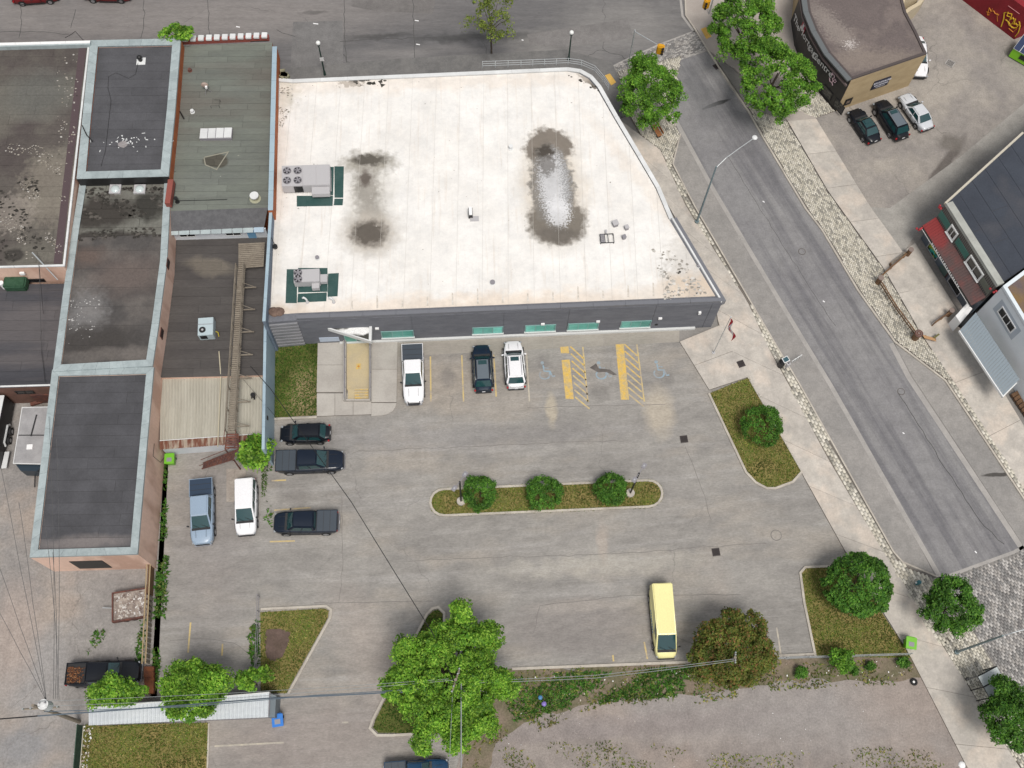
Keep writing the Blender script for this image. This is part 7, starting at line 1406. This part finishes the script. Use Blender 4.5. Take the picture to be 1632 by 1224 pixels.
sc.build('rubble', island_ramp('rubble_bits', [(0,(.5,.46,.42)),(.4,(.3,.26,.24)),(.7,(.62,.6,.58)),(.9,(.2,.15,.13))]), r, kind='stuff')
for s in (.3, .55): p = TT[3].lerp(TT[2], s); MB().cyl((p.x, p.y-.05, .33), .33, .2, 14, 'Y').build('wheel', M_tyre, r)
# long white shed roof
r = empty('long_shed', G(290,1130), label='long low shed with a white ribbed metal roof below the round bright tree', cat='shed'); sp = [Vector(v) for v in L([(142,1128),(430,1103),(428,1143),(141,1156)], 2.4)]
M_ribw = mat('white_ribbed_metal', (.56,.59,.61), (.47,.50,.53), s=.6, stretch=(.5,2,1), fine=.1, rough=.45); MB().prism([sp[0], sp[1], sp[2]+Vector((0,.15)), sp[3]+Vector((0,.15))], 0, 2.2).build('wall', M_metald, r); corrugated('roof_sheet', sp[0], sp[1], sp[2], sp[3], 2.5, 2.35, .30, .055, M_ribw, r)
MB().prism(L([(430,1105),(440,1109),(438,1143),(428,1143)], 2.0), 0, 2.0, True).build('end_wall', plain('slate_end_wall', (.14,.17,.19), .6), r); MB().wall([sp[0], sp[1]], -.1, 2.42, 2.6).build('ridge_trim', M_coping_w, r)
# window unit, junk and litter
def litter(name, poly, n, label, cols, s=(.05,.16)):
    P = np.array([tuple(v) for v in L(poly)]); lo, hi = P.min(0), P.max(0); mb = MB(); k = 0
    while k < n:
        c = rng.uniform(lo, hi, (1, 2))
        if inside(c, P)[0]: a = random.uniform(*s); mb.box((c[0,0], c[0,1], .06+a*.2), (a*random.uniform(.6,1.6), a, a*.35), random.uniform(0,6), random.uniform(-.4,.4)); k += 1
    return mb.build(name, island_ramp(name+'_bits', cols), None, kind='stuff', label=label)
lc = [(0,(.75,.74,.72)),(.35,(.55,.5,.42)),(.6,(.8,.8,.8)),(.8,(.35,.28,.24))]
litter('strip_litter', [(815,1080),(1130,1066),(1180,1100),(1000,1120),(830,1150)], 70, 'scattered pale litter in the weedy strip', lc, (.03,.10)); litter('fence_litter', [(1200,1060),(1440,1052),(1440,1085),(1210,1095)], 40, 'scattered litter under the wire fence', lc, (.03,.10)); litter('lawn_litter', [(133,1158),(148,1158),(140,1224),(128,1224)], 60, 'pale litter along the west edge of the yard lawn', lc)
litter('gravel_litter', [(780,1170),(1100,1120),(1500,1100),(1560,1224),(760,1224)], 60, 'small stones and litter on the gravel', lc, (.02,.06)); litter('patch_flakes', [(0,230),(100,230),(100,380),(0,380)], 0, 'x', lc) if False else None
p = G(867,1122,.05); MB().ball(p+Vector((0,0,.1)), .22, 8, 5, sz=.5).build('litter_bag', plain('purple_bag', (.22,.16,.5), .5), None, label='purple plastic bag in the weedy strip', cat='bag'); p = G(861,1112,.05); MB().ball(p+Vector((0,0,.1)), .2, 8, 5, sz=.5).build('litter_bag', plain('blue_bag', (.06,.2,.4), .5), None, label='blue plastic bag in the weedy strip', cat='bag')
p = G(1456,1087,.05); r = empty('old_tyre', p, label='black tyre with a pale centre on the gravel near the sidewalk', cat='tyre'); MB().tube([p+Vector((math.cos(t)*.22, math.sin(t)*.22, .1)) for t in [i*math.pi/7 for i in range(15)]], .09, 7, caps=False).build('ring', M_tyre, r); MB().cyl(p, .1, .08, 8).build('hub', M_white, r)
p = G(1533,1219,.02); MB().ball(p, .3, 10, 6, sz=.5).build('white_bag', M_white, None, label='white bag at the corner of the gravel and the sidewalk', cat='bag')
# concrete bits and planter kerbs by the minivan
MB().prism(L([(361,747),(392,747),(392,800),(361,800)]), 0, .03).build('broken_slab', mat('broken_concrete', (.36,.32,.28), (.29,.25,.22), s=.9, fine=.2, cracks=(.7,.02,(.12,.1,.09),1,.3)), None, kind='structure')
